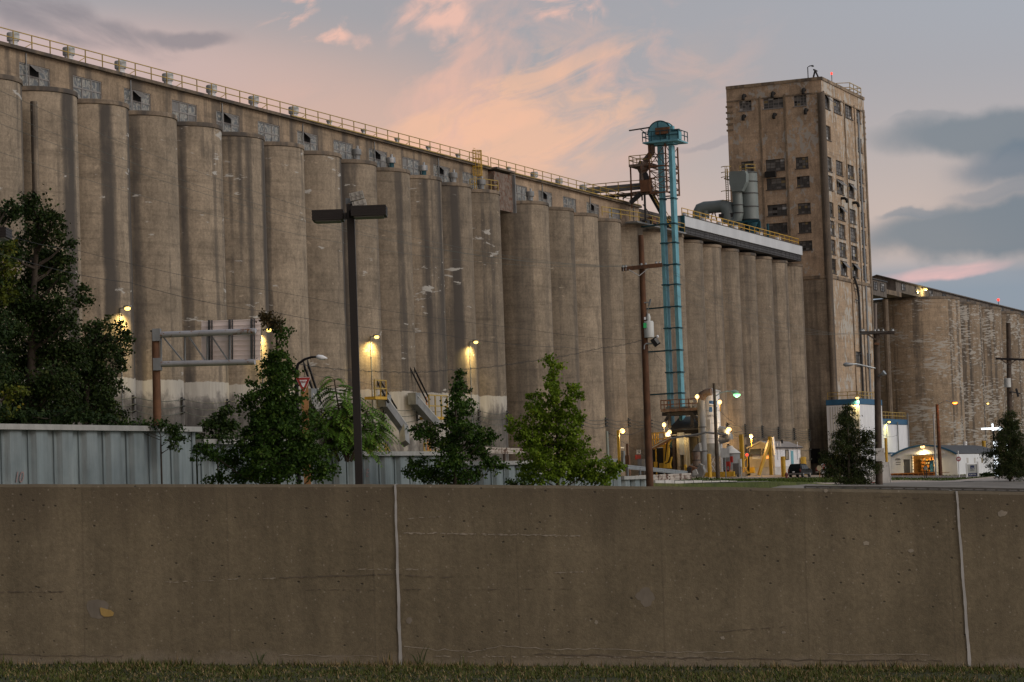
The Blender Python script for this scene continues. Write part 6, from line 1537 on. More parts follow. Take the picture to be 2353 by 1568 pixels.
def tree(name, label, trunk, lobes, Y, mat, dens, lsize, group=None, cat='tree', droop=.5, narrow=.8, seed=1, ydepth=.8, trunk_r=.09, clump=.22, tipmat=None, twigs=True, sub=1., bark='bark'):
    """trunk: [(px,py)...] bottom to top; lobes: (px,py,rx,ry[,matkey]) crown lobes in the picture, each given real depth"""
    r = random.Random(seed); k = Y/F
    tp = [at(x, y, Y) for x, y in trunk]; b0 = tp[0]; g_ = gz(b0)
    if b0.z > g_: tp = [V((b0.x, b0.y, g_-.1))]+tp
    t = thing(name, V((tp[0].x, tp[0].y, g_)), label, cat, group)
    n = len(tp); tm = MB().tube(tp, [trunk_r*(1-.82*i/(n-1)) for i in range(n)], 8)
    vs, fs, tn = [], [], []; ex = {}
    for lb in lobes:
        x, y, rx, ry = lb[:4]; mk = lb[4] if len(lb) > 4 else None
        yy = Y+r.uniform(-1, 1)*ydepth*.75
        c = at(x, y, Y); c.y = yy; a_, b_ = rx*k*.84, ry*k*.84; d_ = min(ydepth, max(a_, b_))*.95
        # limb from the trunk to the lobe
        zt_ = c.z-b_*.6-abs(c.x-tp[0].x)*.55; best = min(tp, key=lambda q: abs(q.z-zt_)) if n > 2 else tp[0]
        sgm = [(tp[i], tp[i+1]) for i in range(n-1) if min(tp[i].z, tp[i+1].z) <= zt_ <= max(tp[i].z, tp[i+1].z)]
        if sgm: p0, p1 = sgm[0]; best = p0+(p1-p0)*((zt_-p0.z)/max(1e-4, p1.z-p0.z))
        mid = (best+c)/2+V((0, 0, -.06*(c-best).length))
        tm.tube([best, mid, c+V((0, 0, b_*.3))], [trunk_r*.34, trunk_r*.2, trunk_r*.08], 5)
        V_, F_, T_ = (vs, fs, tn) if mk is None else ex.setdefault(mk, ([], [], []))
        area = math.pi*a_*b_; nc = max(3, int(sub*COVER*area/(lsize*lsize*narrow*.42)/dens))
        for q in range(nc):
            dv = rand_dir(r); rr = r.random()**.42
            cc = c+V((dv.x*a_*rr, dv.y*d_*rr, dv.z*b_*rr)); tone0 = r.uniform(.05, .62)
            if twigs and r.random() < .5: tm.tube([c+(cc-c)*.15, cc], [.012, .004], 3, caps=False)
            cr = clump*r.uniform(.5, 1.25)
            for j in range(int(dens*r.uniform(.5, 1.4))):
                p = cc+V((r.gauss(0, .5)*cr, r.gauss(0, .5)*cr, r.gauss(0, .38)*cr))
                leaf(V_, F_, T_, p, r, lsize, droop, min(1, max(0, tone0+r.uniform(-.15, .42))), narrow)
        out = V((c.x-tp[0].x, (c.y-tp[0].y)*.6, 0)); out = out.normalized() if out.length > .05 else V((r.uniform(-1, 1), 0, 0))
        for q in range(SPRAYS):
            d0 = (out*r.uniform(.2, 1.2)+rand_dir(r)*.8+Z3*(.35 if droop < 1 else -.1)).normalized(); ln = r.uniform(.5, 1.1)*(.18+.5*max(a_, b_))
            s0_ = c+V((d0.x*a_, d0.y*d_, d0.z*b_))*.75; bend = -Z3*ln*(.25 if droop < 1 else .6)
            pts_ = [s0_+d0*ln*u+bend*u*u for u in (0, .35, .7, 1.)]
            tm.tube(pts_, [.012, .009, .006, .003], 3, caps=False); tone0 = r.uniform(.2, .75)
            for j in range(int(dens*1.5)):
                u = r.random()**.8; p = s0_+d0*ln*u+bend*u*u+V((r.gauss(0, 1), r.gauss(0, 1), r.gauss(0, .7)))*lsize*(.9-.5*u)
                leaf(V_, F_, T_, p, r, lsize*.9, droop, min(1, max(0, tone0+r.uniform(-.2, .3))), narrow)
    tm.build('trunk', M[bark], t, smooth=60)
    for (V_, F_, T_), m_ in [((vs, fs, tn), mat)]+[(e, k_) for k_, e in ex.items()]:
        if F_: mesh_fast('crown', V_, F_, T_, LEAFM[m_], t, t.location)
    return t
GM = 'young roadside maples'
tree('maple_tree', 'tallest dark maple, bronze-tipped, standing in front of the yield sign', [(640,1150),(639,1000),(638,880),(636,800),(634,735)],
 [(634,745,16,24,'bronze'),(617,737,8,20,'bronze'),(648,775,14,26),(640,820,22,26),(628,850,34,26),(655,850,20,20),(640,890,42,30),(600,900,28,26),(668,918,26,18),(574,925,22,24),(640,935,56,32),(590,960,34,26),(705,965,30,18),
  (640,990,70,36),(585,1005,42,30),(705,1005,42,28),(640,1040,80,36),(560,1035,42,26),(720,1050,40,26),(520,1055,40,16),(480,1040,26,14),(640,1085,90,32),(550,1085,50,28),(735,1085,40,26),(500,1100,24,14),(465,1035,14,10),(640,960,60,60),(640,1060,90,50),(600,1000,50,40),(690,1040,60,40),(640,870,34,50)],
 67, 'maple', 24, .10, GM, seed=3, ydepth=1.1, clump=.24)
tree('maple_tree', 'small dark maple with a narrow top, standing before the loading spouts', [(1046,1150),(1046,1010),(1048,930),(1053,870)],
 [(1053,868,10,16),(1056,895,16,22),(1050,925,22,22),(1066,935,20,18),(1045,955,28,22),(1040,985,34,24),(1070,985,26,24),(1085,1005,24,16),(1108,1000,30,14),(1120,1010,20,12),(1040,1020,50,26),(990,990,22,14),(965,985,14,12),(975,1005,12,10),(1000,1015,14,10),(1090,1035,40,22),(1035,1060,62,28),(1120,1065,30,18),(960,1065,24,16),(950,1085,22,12),(1045,1095,80,26),(985,1090,40,20),(1138,1072,16,10)],
 82, 'maple', 24, .11, GM, seed=5, ydepth=1.1, clump=.26)
tree('maple_tree', 'bright green maple in front of the first silos of the right row', [(1282,1150),(1280,1000),(1272,920),(1266,850)],
 [(1263,835,12,13),(1275,850,12,10),(1267,875,14,16),(1268,900,16,16),(1265,925,20,18),(1238,912,16,14),(1232,935,14,14),(1307,895,14,12),(1318,905,14,8),(1302,925,16,14),(1235,955,26,18),(1270,955,34,22),(1300,950,26,18),(1318,965,18,14),(1250,985,46,24),(1205,990,30,20),(1185,975,16,10),(1300,990,38,22),(1212,1015,34,22),(1265,1020,52,26),(1315,1020,36,24),(1240,1050,48,24),(1300,1055,46,26),(1340,1045,28,18),(1265,1085,60,26),(1220,1080,30,22),(1325,1085,44,26),(1375,1065,30,14),(1398,1075,26,12),(1355,1095,36,20),(1216,1100,20,14),(1415,1078,12,7),(1390,1100,26,12)],
 90, 'bright', 22, .135, GM, seed=8, ydepth=1.3, clump=.27)
GC = 'narrow drooping trees by the road'
tree('cypress_tree', 'narrow drooping tree in front of the white annex, left of the dark utility pole', [(1950,1120),(1950,1040),(1948,980),(1946,935)],
 [(1947,938,9,12),(1950,955,18,14),(1962,965,16,10),(1940,968,18,14),(1930,960,12,6),(1953,985,24,16),(1930,995,20,14),(1950,1010,30,18),(1985,995,18,10),(2000,1002,14,8),(1985,1015,24,14),(1925,1025,26,16),(1960,1035,40,18),(2000,1035,18,12),(1910,1050,28,16),(1950,1060,52,20),(1995,1060,28,14),(2008,1072,12,10),(1930,1080,42,18),(1970,1085,42,18),(1950,1105,40,14),(1985,1108,26,10),(1910,1085,20,14),(1895,1060,12,12)],
 150, 'cyp', 16, .17, GC, droop=1.1, narrow=.35, seed=12, ydepth=1.4, clump=.34)
tree('cypress_tree', 'narrow drooping tree at the right photo edge before the lit neon sign', [(2321,1118),(2320,1040),(2318,980),(2316,950)],
 [(2316,952,12,12),(2312,968,22,14),(2330,975,18,12),(2318,990,30,16),(2298,1000,20,12),(2338,1005,20,14),(2320,1015,40,18),(2290,1030,22,12),(2345,1030,22,14),(2318,1045,48,18),(2278,1045,16,8),(2300,1068,38,14),(2340,1065,34,16),(2318,1085,46,14),(2290,1080,18,10),(2355,1085,18,12),(2365,1040,22,16)],
 158, 'cyp', 16, .17, GC, droop=1.1, narrow=.35, seed=14, ydepth=1.4, clump=.34)
GL_ = 'wild trees above the sheet-pile wall at the left'
tree('wild_tree', 'tallest dark wild tree at the left edge, reaching over half the silo height', [(70,1000),(72,850),(75,700),(85,560),(90,490)],
 [(95,478,24,18),(70,490,26,24),(110,500,30,22),(140,520,22,12),(60,530,36,30),(110,545,40,24),(148,558,16,8),(90,590,54,30),(40,590,30,36),(130,600,22,16),(70,640,60,36),(120,650,30,20),(60,700,60,36),(130,700,40,24),(170,690,24,12),(182,668,12,10),(40,760,50,36),(110,760,60,34),(165,740,24,14),(60,820,66,40),(140,820,50,34),(40,890,54,44),(120,890,60,40),(70,950,80,36),(175,760,14,14),(150,640,18,10),(20,560,26,40),(25,680,36,60),(100,600,60,40),(90,720,70,50),(60,900,70,60),(150,880,50,50),(30,960,60,40),(130,950,60,40),(110,810,60,50),(20,820,40,70),(160,800,34,34)],
 74, 'dark', 24, .11, GL_, seed=31, ydepth=2.0, clump=.36, trunk_r=.2)
tree('wild_tree', 'lower dark tree with branches sweeping right toward the leftmost wall lamp', [(195,1000),(200,900),(205,820),(215,770)],
 [(215,770,26,22),(245,755,26,12),(270,752,18,7),(235,785,34,18),(268,778,24,8),(282,772,10,5),(200,810,40,26),(245,810,32,14),(270,802,16,6),(210,850,46,26),(250,840,24,10),(190,890,50,28),(235,885,30,16),(215,925,46,22),(250,915,18,14),(180,950,60,26),(245,950,24,22),(258,935,12,12),(160,920,40,30),(150,860,30,30),(265,820,14,6),(180,900,50,50),(200,950,60,30),(225,870,40,34),(205,830,40,30)],
 77, 'dark', 24, .105, GL_, seed=33, ydepth=1.8, clump=.34, trunk_r=.13)
tree('wild_tree', 'wild tree with yellow-green leaves at the extreme left edge of the photo', [(-30,1000),(-25,800),(-15,600),(0,480)],
 [(15,475,16,14),(20,490,10,12),(-10,500,26,30),(5,600,20,50,'yel'),(0,660,16,40,'yel'),(-20,620,30,90),(-20,750,34,60),(0,735,14,14),(15,905,22,16,'yel'),(30,895,16,6,'yel'),(0,930,16,16,'yel'),(-25,850,36,70),(-20,950,40,30)],
 68, 'dark2', 20, .115, GL_, seed=35, ydepth=1.2, clump=.3, trunk_r=.13)
def shrub(name, label, lobes, Y, mat, dens, ls, seed, group=None, cat='shrub', yd=.5):
    x = sum(l[0] for l in lobes)/len(lobes); y = max(l[1]+l[3]*.5 for l in lobes)
    return tree(name, label, [(x, y), (x, (y+lobes[0][1])/2), (lobes[0][0], lobes[0][1])], lobes, Y, mat, dens, ls, group, cat, seed=seed, ydepth=yd, trunk_r=.035, clump=.2)
shrub('shrub', 'dark leafy shrub mass on top of the sheet-pile wall at the far left', [(40,955,50,24),(110,958,50,22),(175,960,46,18),(240,965,40,12),(10,965,30,14)], 70.5, 'dark2', 15, .13, 41)
shrub('shrub', 'small upright shrub on the embankment left of the tallest maple', [(515,950,14,14),(490,965,12,14),(505,975,28,16),(530,985,30,14),(480,985,14,12),(455,1000,26,7),(500,1005,30,8)], 78, 'vine', 14, .13, 43)
shrub('climbing_vine', 'green vine spilling over the cap of the sheet-pile wall below the rusty truss post', [(355,975,26,8),(320,978,26,5),(395,985,18,10),(402,1000,10,14),(412,1012,8,10),(398,1020,6,14),(375,980,16,6),(300,975,20,4)], 70.3, 'vine', 13, .10, 45, None, 'vine', .18)
shrub('climbing_vine', 'vine creeping along the cap at the first step of the sheet-pile wall', [(470,1010,24,6),(510,1008,24,7),(480,1030,18,10),(500,1045,14,10),(540,1015,16,8)], 73.6, 'vine', 13, .10, 46, None, 'vine', .18)
shrub('shrub', 'low sprig poking above the concrete wall left of the bright green maple', [(1180,1109,12,4),(1195,1110,10,3)], 84, 'vine', 12, .12, 47, None, 'shrub', .2)
shrub('shrub', 'weedy growth on the embankment right of the black lamp post', [(848,1030,8,10),(835,1038,12,6)], 100, 'vine', 12, .14, 48, None, 'shrub', .3)
for x, l_ in ((2262, 'left'), (2275, 'right')): shrub('shrub', 'low round dark bush in front of the arched workshop, the %s one of two' % l_, [(x, 1092, 6, 4)], 330, 'dark2', 22, .3, 50+x, 'bushes by the office sign', 'bush', .5)
# feathery sumac: pinnate fronds
def sumac():
    Y = 80.; r = random.Random(77); k = Y/F; c0 = at(790, 1060, Y)
    t = thing('sumac_tree', V((c0.x, c0.y, gz(c0))), 'feathery light green sumac with drooping fronds left of the black lamp post', 'tree')
    tm = MB(); vs, fs, tn = [], [], []
    stems = [[(795,1060),(778,940),(768,872)], [(800,1060),(800,970),(800,900)], [(780,1060),(748,990),(738,940)], [(806,1060),(830,1000),(846,935)], [(800,1060),(770,1010),(760,965)], [(800,1060),(790,1000),(785,930)], [(806,1060),(845,1010),(862,975)]]
    for st_ in stems:
        P = [at(x, y, Y+r.uniform(-.5, .5)) for x, y in st_]; tm.tube(P, [.05, .035, .02], 6)
        for f_ in range(46):
            t_ = r.uniform(.25, 1.02); q = P[0]+(P[1]-P[0])*min(1, t_*2) if t_ < .5 else P[1]+(P[2]-P[1])*(t_*2-1)
            a = r.uniform(0, 6.283); ln = r.uniform(.55, 1.05); d_ = V((math.cos(a), math.sin(a)*.8, r.uniform(.1, .75))).normalized(); tone0 = r.uniform(.15, .8)
            pts = [q+d_*ln*u-Z3*(ln*.75*u*u) for u in [i/12 for i in range(13)]]
            tm.tube(pts[::4], [.01, .008, .006, .004], 3, caps=False)
            for i in range(2, 13):
                tg = (pts[i]-pts[i-1]).normalized(); sd_ = tg.cross(Z3)
                if sd_.length < .1: continue
                sd_.normalize()
                for sg in (-1, 1):
                    e = sd_*sg*.17*(1.1-abs(i/12-.5))+tg*.05-Z3*.05; w = tg*.038; b_ = len(vs); p = pts[i]
                    vs += [p, p+e*.5+w, p+e, p+e*.5-w]; fs.append((b_, b_+1, b_+2, b_+3)); tn.append(min(1, max(0, tone0+r.uniform(-.2, .25))))
    tm.build('trunk', M['woodd'], t); mesh_fast('crown', vs, fs, tn, LEAFM['sumac'], t, t.location)
sumac()
# ================================================================= lamp posts and poles
def parking_lamp(xt, yt, xb, Y, heads, label, flood=True):
    a, b = at(xt, yt, Y), at(xb, 1113, Y); b = V((a.x, Y, gz(a)))
    t = thing('parking_lamp', b, label, 'lamp post', 'black parking lot lamp posts')
    k = Y/F
    MB().box((a+b)/2, .14, .14, (a-b).length, XR).build('pole', M['brown'], t)
    for (x0, y0, x1, y1, yo) in heads:
        h0, h1 = at(x0, y0, Y+yo), at(x1, y1, Y+yo); c = (h0+h1)/2; w = abs(h1.x-h0.x); hz = abs(h0.z-h1.z)
        m = MB(); zt_, zb_ = c.z+hz*.38, c.z-hz*.32
        m.obox(V((c.x, c.y, (zt_+zb_)/2)), XR*w*.5, V((0, .27, 0)), Z3*(zt_-zb_)/2)
        for j in range(3): m.obox(V((c.x, c.y, zb_+(zt_-zb_)*(.3+.28*j))), XR*(w*.5+.006), V((0, .276, 0)), Z3*.006)
        o = m.build('lamp_head', M['brown'], t)
        MB().obox(V((c.x, c.y, zb_-.012)), XR*w*.42, V((0, .2, 0)), Z3*.012).build('lens', M['glassg'], o)
        MB().bar(V((a.x, Y, c.z)), V((c.x-(w*.4 if c.x > a.x else -w*.4), c.y, c.z)), .1, .12).build('arm', M['brown'], t)
    return t, a
t, a = parking_lamp(805, 470, 823, 45, [(719, 483, 790, 513, -.05), (808, 473, 889, 503, -.25)], 'tall black square lamp post with two box heads and a floodlight on top')
fl = thing('floodlight', a+Z3*.1, 'pale twin floodlight seen from behind on top of the black lamp post', 'floodlight')
f0 = at(823, 461, 44.9); ax_ = (at(838, 450, 44.9)-at(812, 456, 44.9)).normalized(); ay_ = V((-ax_.z, 0, ax_.x))
for o in (-.085, .085): 
    m = MB(); cc = f0+ay_*(o+.0)+ax_*o*-.1
    m.obox(cc, ax_*.13, ay_*.075, V((0, .05, 0)))
    for j in (-.085, 0, .085): m.obox(cc+ax_*j+V((0, -.055, 0)), ax_*.008, ay_*.07, V((0, .012, 0)))
    m.obox(cc+V((0, -.055, 0)), ax_*.125, ay_*.008, V((0, .012, 0))); m.build('lamp_body', plain('pale_cast_metal', (.38, .37, .33), .5, .3, .25, 6.), fl)
MB().prism([at(x, y, 45.05) for x, y in [(794,456),(794,470),(814,462),(818,456)]], V((0, .03, 0))).build('mounting_plate', M['galvd'], fl)
MB().bar(at(803, 474, 45), at(815, 463, 44.95), .05).build('bracket', M['galvd'], fl)
parking_lamp(-58, 505, -50, 44, [(-150, 520, -75, 552, 0), (-52, 524, 21, 553, -.1)], 'second black lamp post just outside the left edge with one box head in view')
# wooden utility pole in front of the turquoise legs
YP = 97.
a, b = at(1472.5, 541, YP), at(1493, 1113, YP); b = V((b.x, YP, gz(b))); a.x = a.x
up_ = thing('utility_pole', b, 'brown wooden utility pole with a crossarm and transformer in front of the turquoise legs', 'utility pole', 'wooden utility poles')
MB().tube([b-Z3*.3, b+(a-b)*.5, a], [.16, .135, .11], 14).build('pole', M['wood'], up_, smooth=50)
c0, c1 = at(1428, 619, YP-.12), at(1522, 609, YP-.25)
MB().bar(c0, c1, .12, .16).build('crossarm', M['wood'], up_)
br = MB()
for x in (1445, 1492): br.bar(at(x, 620 if x < 1470 else 615, YP-.2), at(1469, 634, YP-.2), .05, .03)
br.build('arm_brace', M['galv'], up_)
PIN = []
for x, y in ((1432, 614), (1438, 613), (1470+4, 609), (1484, 608), (1508, 605), (1516, 605)):
    p = at(x, y, YP-.2); PIN.append(p); MB().tube([p-Z3*.16, p], .012, 5).lathe(p-Z3*.03, [(.04, 0), (.055, .03), (.03, .08), (.04, .1)], 10).build('insulator', M['porcelain'], up_)
tx = at(1491, 752, YP-.1); MB().lathe(tx-Z3*.42, [(.2, 0), (.2, .6), (.17, .66)], 18).lathe(tx+Z3*.24, [(.07, 0), (.09, .15), (.05, .3)], 10).build('transformer', M['ltgrey'], up_, smooth=40)
MB().obox(tx+V((-.16, -.16, .06)), XR*.06, V((0, .02, 0)), Z3*.1).build('green_tag', plain('green_tag', (.02, .4, .12)), up_)
MB().bar(at(1480, 696, YP-.1), at(1492, 695, YP-.1), .05).bar(at(1495, 688, YP-.1), at(1491, 703, YP-.1), .06).tube([at(1491, 703, YP-.1), at(1487, 720, YP-.1), at(1486, 738, YP-.1)], .015, 5).build('cutout_fuse', M['galvd'], up_)
MB().obox(at(1482, 732, YP-.16), XR*.035, V((0, .02, 0)), Z3*.05).obox(at(1483, 742, YP-.16), XR*.035, V((0, .02, 0)), Z3*.05).build('number_tag', M['white'], up_)
fd = thing('floodlight', at(1485, 793, YP), 'black floodlight on a bent grey arm on the brown utility pole', 'floodlight')
MB().tube([at(1480.5, 803, YP-.1), at(1481, 794, YP-.1), at(1484, 790, YP-.1), at(1499, 790, YP-.1)], .035, 8).build('bent_arm', M['galv'], fd)
m = MB(); c = at(1506, 786, YP-.1); ax_ = V((.75, 0, .5)).normalized(); ay_ = V((-ax_.z, 0, ax_.x)); m.obox(c, ax_*.13, ay_*.17, V((0, .14, 0))); m.build('lamp_body', M['black'], fd); MB().obox(c+ax_*.07+V((0, -.15, 0)), ax_*.06, ay_*.12, V((0, .01, 0))).build('lens', M['galvd'], fd)
MB().lathe(at(1511, 776, YP-.1), [(.05, 0), (.06, .06), (.02, .1)], 8).build('photocell', M['white'], fd)
# dark utility pole right of the tower foot
Y2 = 150.
a, b = at(2011.5, 698, Y2), at(2020, 1115, Y2); b = V((b.x, Y2, gz(b)))
u2 = thing('utility_pole', b, 'dark utility pole with a heavy crossarm, standing before the white annex', 'utility pole', 'wooden utility poles')
MB().tube([b-Z3*.3, at(2014, 770, Y2), at(2012, 760, Y2)], [.23, .19, .17], 12).build('pole', M['woodd'], u2, smooth=50)
MB().tube([at(2012, 762, Y2), a], [.1, .09], 10).build('pole_top', plain('grey_pole_top', (.2, .17, .15), .9), u2)
MB().bar(at(1977, 764.5, Y2-.2), at(2055, 763.5, Y2-.2), .2, .16).bar(at(1978, 767, Y2+.2), at(2055, 766, Y2+.2), .16, .13).build('crossarm', plain('dark_timber', (.045, .032, .025), .9, 0, .3, 3.), u2)
br = MB()
for x in (1992, 2034): br.bar(at(x, 768, Y2-.25), at(2013, 781, Y2-.25), .08)
br.build('arm_brace', M['woodd'], u2)
PIN2 = []
for x in (1980, 1984, 2010, 2018, 2029, 2050, 2052):
    p = at(x, 759, Y2-.2); PIN2.append(p); MB().lathe(p-Z3*.12, [(.04, 0), (.09, .05), (.05, .16), (.08, .2)], 8).build('insulator', M['porcelain'], u2)
MB().bar(at(2009, 790, Y2-.2), at(2020, 791, Y2-.2), .25, .12).build('iron_band', M['rust'], u2)
MB().obox(at(2022.5, 1045, Y2-.3), XR*.27, V((0, .02, 0)), Z3*.4).build('notice_board', M['whited'], u2)
sl = thing('street_light', at(2011, 846, Y2), 'unlit cobra-head street light reaching left from the dark utility pole', 'street light', 'street lights')
MB().tube([at(2012, 847, Y2-.1), at(1990, 842, Y2-.4), at(1968, 837, Y2-.8), at(1958, 837.5, Y2-.9)], .05, 8).build('arm', M['galv'], sl)
p = at(1948, 838, Y2-1); MB().tube([p+XR*.3, p+XR*.1, p-XR*.15, p-XR*.28], [.07, .12, .14, .05], 10).build('lamp_head', M['galv'], sl, smooth=60)
fd = thing('floodlight', at(2026, 860, Y2), 'small floodlight on the right side of the dark utility pole', 'floodlight'); MB().tube([at(2013, 866, Y2-.1), at(2020, 864, Y2-.2), at(2025, 861, Y2-.3)], .04, 6).build('arm', M['galvd'], fd); MB().tube([at(2027, 861, Y2-.3), at(2033, 856, Y2-.4)], [.1, .16], 10).build('lamp_body', M['galv'], fd)
# far utility pole at the right edge
Y3 = 215.
a, b = at(2317, 742, Y3), at(2322, 1095, Y3); b = V((b.x, Y3, gz(b)))
u3 = thing('utility_pole', b, 'weathered utility pole with a thin crossarm and grey transformer at the right photo edge', 'utility pole', 'wooden utility poles')
MB().tube([b, a], [.26, .2], 10).build('pole', M['woodd'], u3, smooth=50)
MB().bar(at(2288, 824.5, Y3-.2), at(2360, 827, Y3-.2), .14, .18).build('crossarm', M['black'], u3)
MB().bar(at(2300, 826, Y3-.2), at(2316, 838, Y3-.2), .08).bar(at(2335, 827, Y3-.2), at(2320, 838, Y3-.2), .08).build('arm_brace', M['woodd'], u3)
p = at(2315, 880, Y3-.4); MB().lathe(p-Z3*.4, [(.3, 0), (.3, .8)], 14).build('transformer', M['ltgrey'], u3, smooth=40)
MB().bar(at(2322, 900, Y3-.3), at(2345, 905, Y3-.3), .1).bar(at(2335, 893, Y3-.3), at(2340, 912, Y3-.3), .18).build('switch_gear', M['dark'], u3)
# brown pole with sodium lamp, grey pole, wooden yard pole with green lamp
a, b = ps(2153, 929.5, 392), ps(2162, 1103, 392); b = on_ground(b)
t = thing('street_light', b, 'orange-glowing sodium street light on a brown wooden pole before the workshop', 'street light', 'street lights')
MB().tube([b-Z3*.2, a], [.3, .22], 12).build('pole', M['wood'], t, smooth=50)
l_ = ps(2194.3, 923.6, 391); MB().tube([a-Z3*.1, (a+l_)/2+Z3*.35, l_-N3*.5], .06, 6).build('arm', M['galv'], t)
MB().tube([l_-N3*.55, l_-N3*.2, l_+N3*.3], [.1, .25, .12], 10).build('lamp_head', M['galv'], t, smooth=60); MB().lathe(l_-Z3*.3, [(.15, 0), (.38, .12), (.38, .24)], 14).build('lit_lens', M['l_org'], t, smooth=60); lamp(l_-Z3*.6, (1., .38, .08), 350, .3)
a, b = ps(2145, 952.5, 390), ps(2151, 1102, 390); tag(MB().tube([on_ground(b)-Z3*.1, a], .13, 10).build('steel_pole', M['galv'], base=on_ground(b)), 'thin bare grey steel pole left of the brown street-light pole', 'pole')
a, b = pd(1640.5, 881, 27), pd(1650, 1105, 27); b = on_ground(b)
t = thing('street_light', b, 'weathered wooden pole with a green-glowing lamp on a long arm by the white tank', 'street light', 'street lights')
MB().tube([b-Z3*.2, a], [.25, .15], 12).build('pole', M['woodd'], t, smooth=50)
Yl = a.y; l_ = at(1693, 903.5, Yl); MB().tube([at(1644, 911, Yl), at(1656, 903, Yl), at(1670, 899, Yl), at(1683, 900, Yl)], .06, 6).build('arm', M['galv'], t)
MB().tube([at(1680, 900, Yl), at(1688, 901, Yl), at(1697, 903, Yl)], [.1, .25, .15], 10).build('lamp_head', plain('green_lamp_head', (.25, .34, .30), .5), t, smooth=60); MB().lathe(l_-Z3*.45, [(.12, 0), (.38, .16), (.38, .34)], 14).build('lit_lens', M['l_grn'], t, smooth=60); lamp(l_-Z3*.75, (.55, 1., .6), 120, .25)
# curved street light behind the maple, yield sign
YS = 76.
a = at(690, 826, YS); b = V((at(682, 1000, YS).x, YS, 0)); b.z = gz(b)
t = thing('street_light', b, 'unlit street light with a curved black arm and white head above the yield sign', 'street light', 'street lights')
MB().tube([b, at(681, 850, YS), at(685, 837, YS), at(700, 826, YS), at(716, 821, YS), at(728, 820.5, YS)], [.08, .06, .045, .04, .035, .03], 8).build('pole', M['black'], t, smooth=60)
MB().tube([at(726, 820, YS), at(731, 820.5, YS), at(741, 822.5, YS), at(752, 824, YS)], [.03, .075, .085, .02], 10).build('lamp_head', M['white'], t, smooth=60)
YY = 70.
c = at(697, 882, YY); t = thing('yield_sign', V((c.x, YY, gz(c))), 'red and white yield sign on a tan wooden post behind the tallest maple', 'sign')
k_ = YY/F
tri = lambda s_, y_: [V((c.x-17*k_*s_, y_, c.z+14*k_*s_)), V((c.x+17*k_*s_, y_, c.z+14*k_*s_)), V((c.x+2*k_*s_, y_, c.z-18*k_*s_)), V((c.x-2*k_*s_, y_, c.z-18*k_*s_))]
MB().prism(tri(1.06, YY), V((0, .012, 0))).build('white_edge', M['white'], t); MB().prism(tri(1., YY-.01), V((0, .008, 0))).build('red_triangle', M['red'], t); MB().prism([q+Z3*1.2*k_ for q in tri(.52, YY-.018)], V((0, .006, 0))).build('white_field', M['white'], t)
text('YIELD', .085, V((c.x, YY-.03, c.z+.055)), XR, Z3, M['red'], t, sx=.8)
MB().box(V((c.x+.03, YY+.07, (gz(c)+c.z)/2)), .2, .1, c.z-gz(c), XR).build('post', M['woodpost'], t)
# overhead sign truss
YG = 125.
g0 = at(355, 762, YG); gb_ = V((g0.x, YG, gz(g0)))
gt = thing('overhead_sign', gb_, 'cantilever highway sign truss on a rusty post, showing the bare back of its sign panel', 'road sign')
MB().tube([gb_, V((g0.x+.05, YG, g0.z))], [.23, .2], 14).build('post', M['rust'], gt, smooth=50)
MB().obox(V((g0.x+.02, YG, g0.z+.02)), XR*.22, V((0, .22, 0)), Z3*.03).build('post_cap', M['dark'], gt)
U0, U1 = at(362, 770, YG-.1), at(588, 761.5, YG-1.2); L0, L1 = at(363, 837.5, YG-.1), at(586, 832, YG-1.2)
MC = plain('rusty_galvanised_tube', (.42, .42, .43), .45, .4, .15, 1.5, (.23, .11, .05), .56)
MB().tube([U0, U1], .16, 14).build('upper_chord', MC, gt, smooth=50); MB().tube([L0, L1], .155, 14).build('lower_chord', MC, gt, smooth=50)
for P in (U0, L0): MB().obox(V((g0.x+.12, YG-.02, P.z)), XR*.2, V((0, .27, 0)), Z3*.32).build('clamp_plate', M['galvd'], gt)
web = MB(); e = lambda u: U0+(U1-U0)*u; f_ = lambda u: L0+(L1-L0)*u
for u in (.035, .28, .51, .74): web.bar(e(u), f_(u), .07)
for u0, u1 in ((.04, .28), (.3, .51), (.53, .74)): web.bar(e(u0), f_(u1), .07)
web.build('web_brace', M['galvd'], gt)
s0, s1 = at(460.5, 738, YG-.1), at(597, 733, YG-1.0); s2, s3 = at(460.5, 829, YG-.1), at(597, 826, YG-1.0)
o_ = V((0, .42, 0)); MB().prism([s0+o_, s1+o_, s3+o_, s2+o_], V((0, .03, 0))).build('sign_panel', M['signback'], gt)
rb_ = MB()
for k in range(9): a, b = s0+(s2-s0)*(k/8)+o_, s1+(s3-s1)*(k/8)+o_; rb_.bar(a-V((0, .014, 0)), b-V((0, .014, 0)), .028, .045)
rb_.build('panel_rib', M['signback'], gt)
for u in (.155, .50, .87):
    a, b = s0+(s1-s0)*u+o_, s2+(s3-s2)*u+o_; m = MB()
    m.bar(a+Z3*.05-V((.05, .16, 0)), b-Z3*.12-V((.05, .16, 0)), .05, .16).bar(a+Z3*.05-V((-.09, .14, 0)), b-Z3*.05-V((-.09, .14, 0)), .03, .1); m.build('mounting_beam', M['dark'], gt)
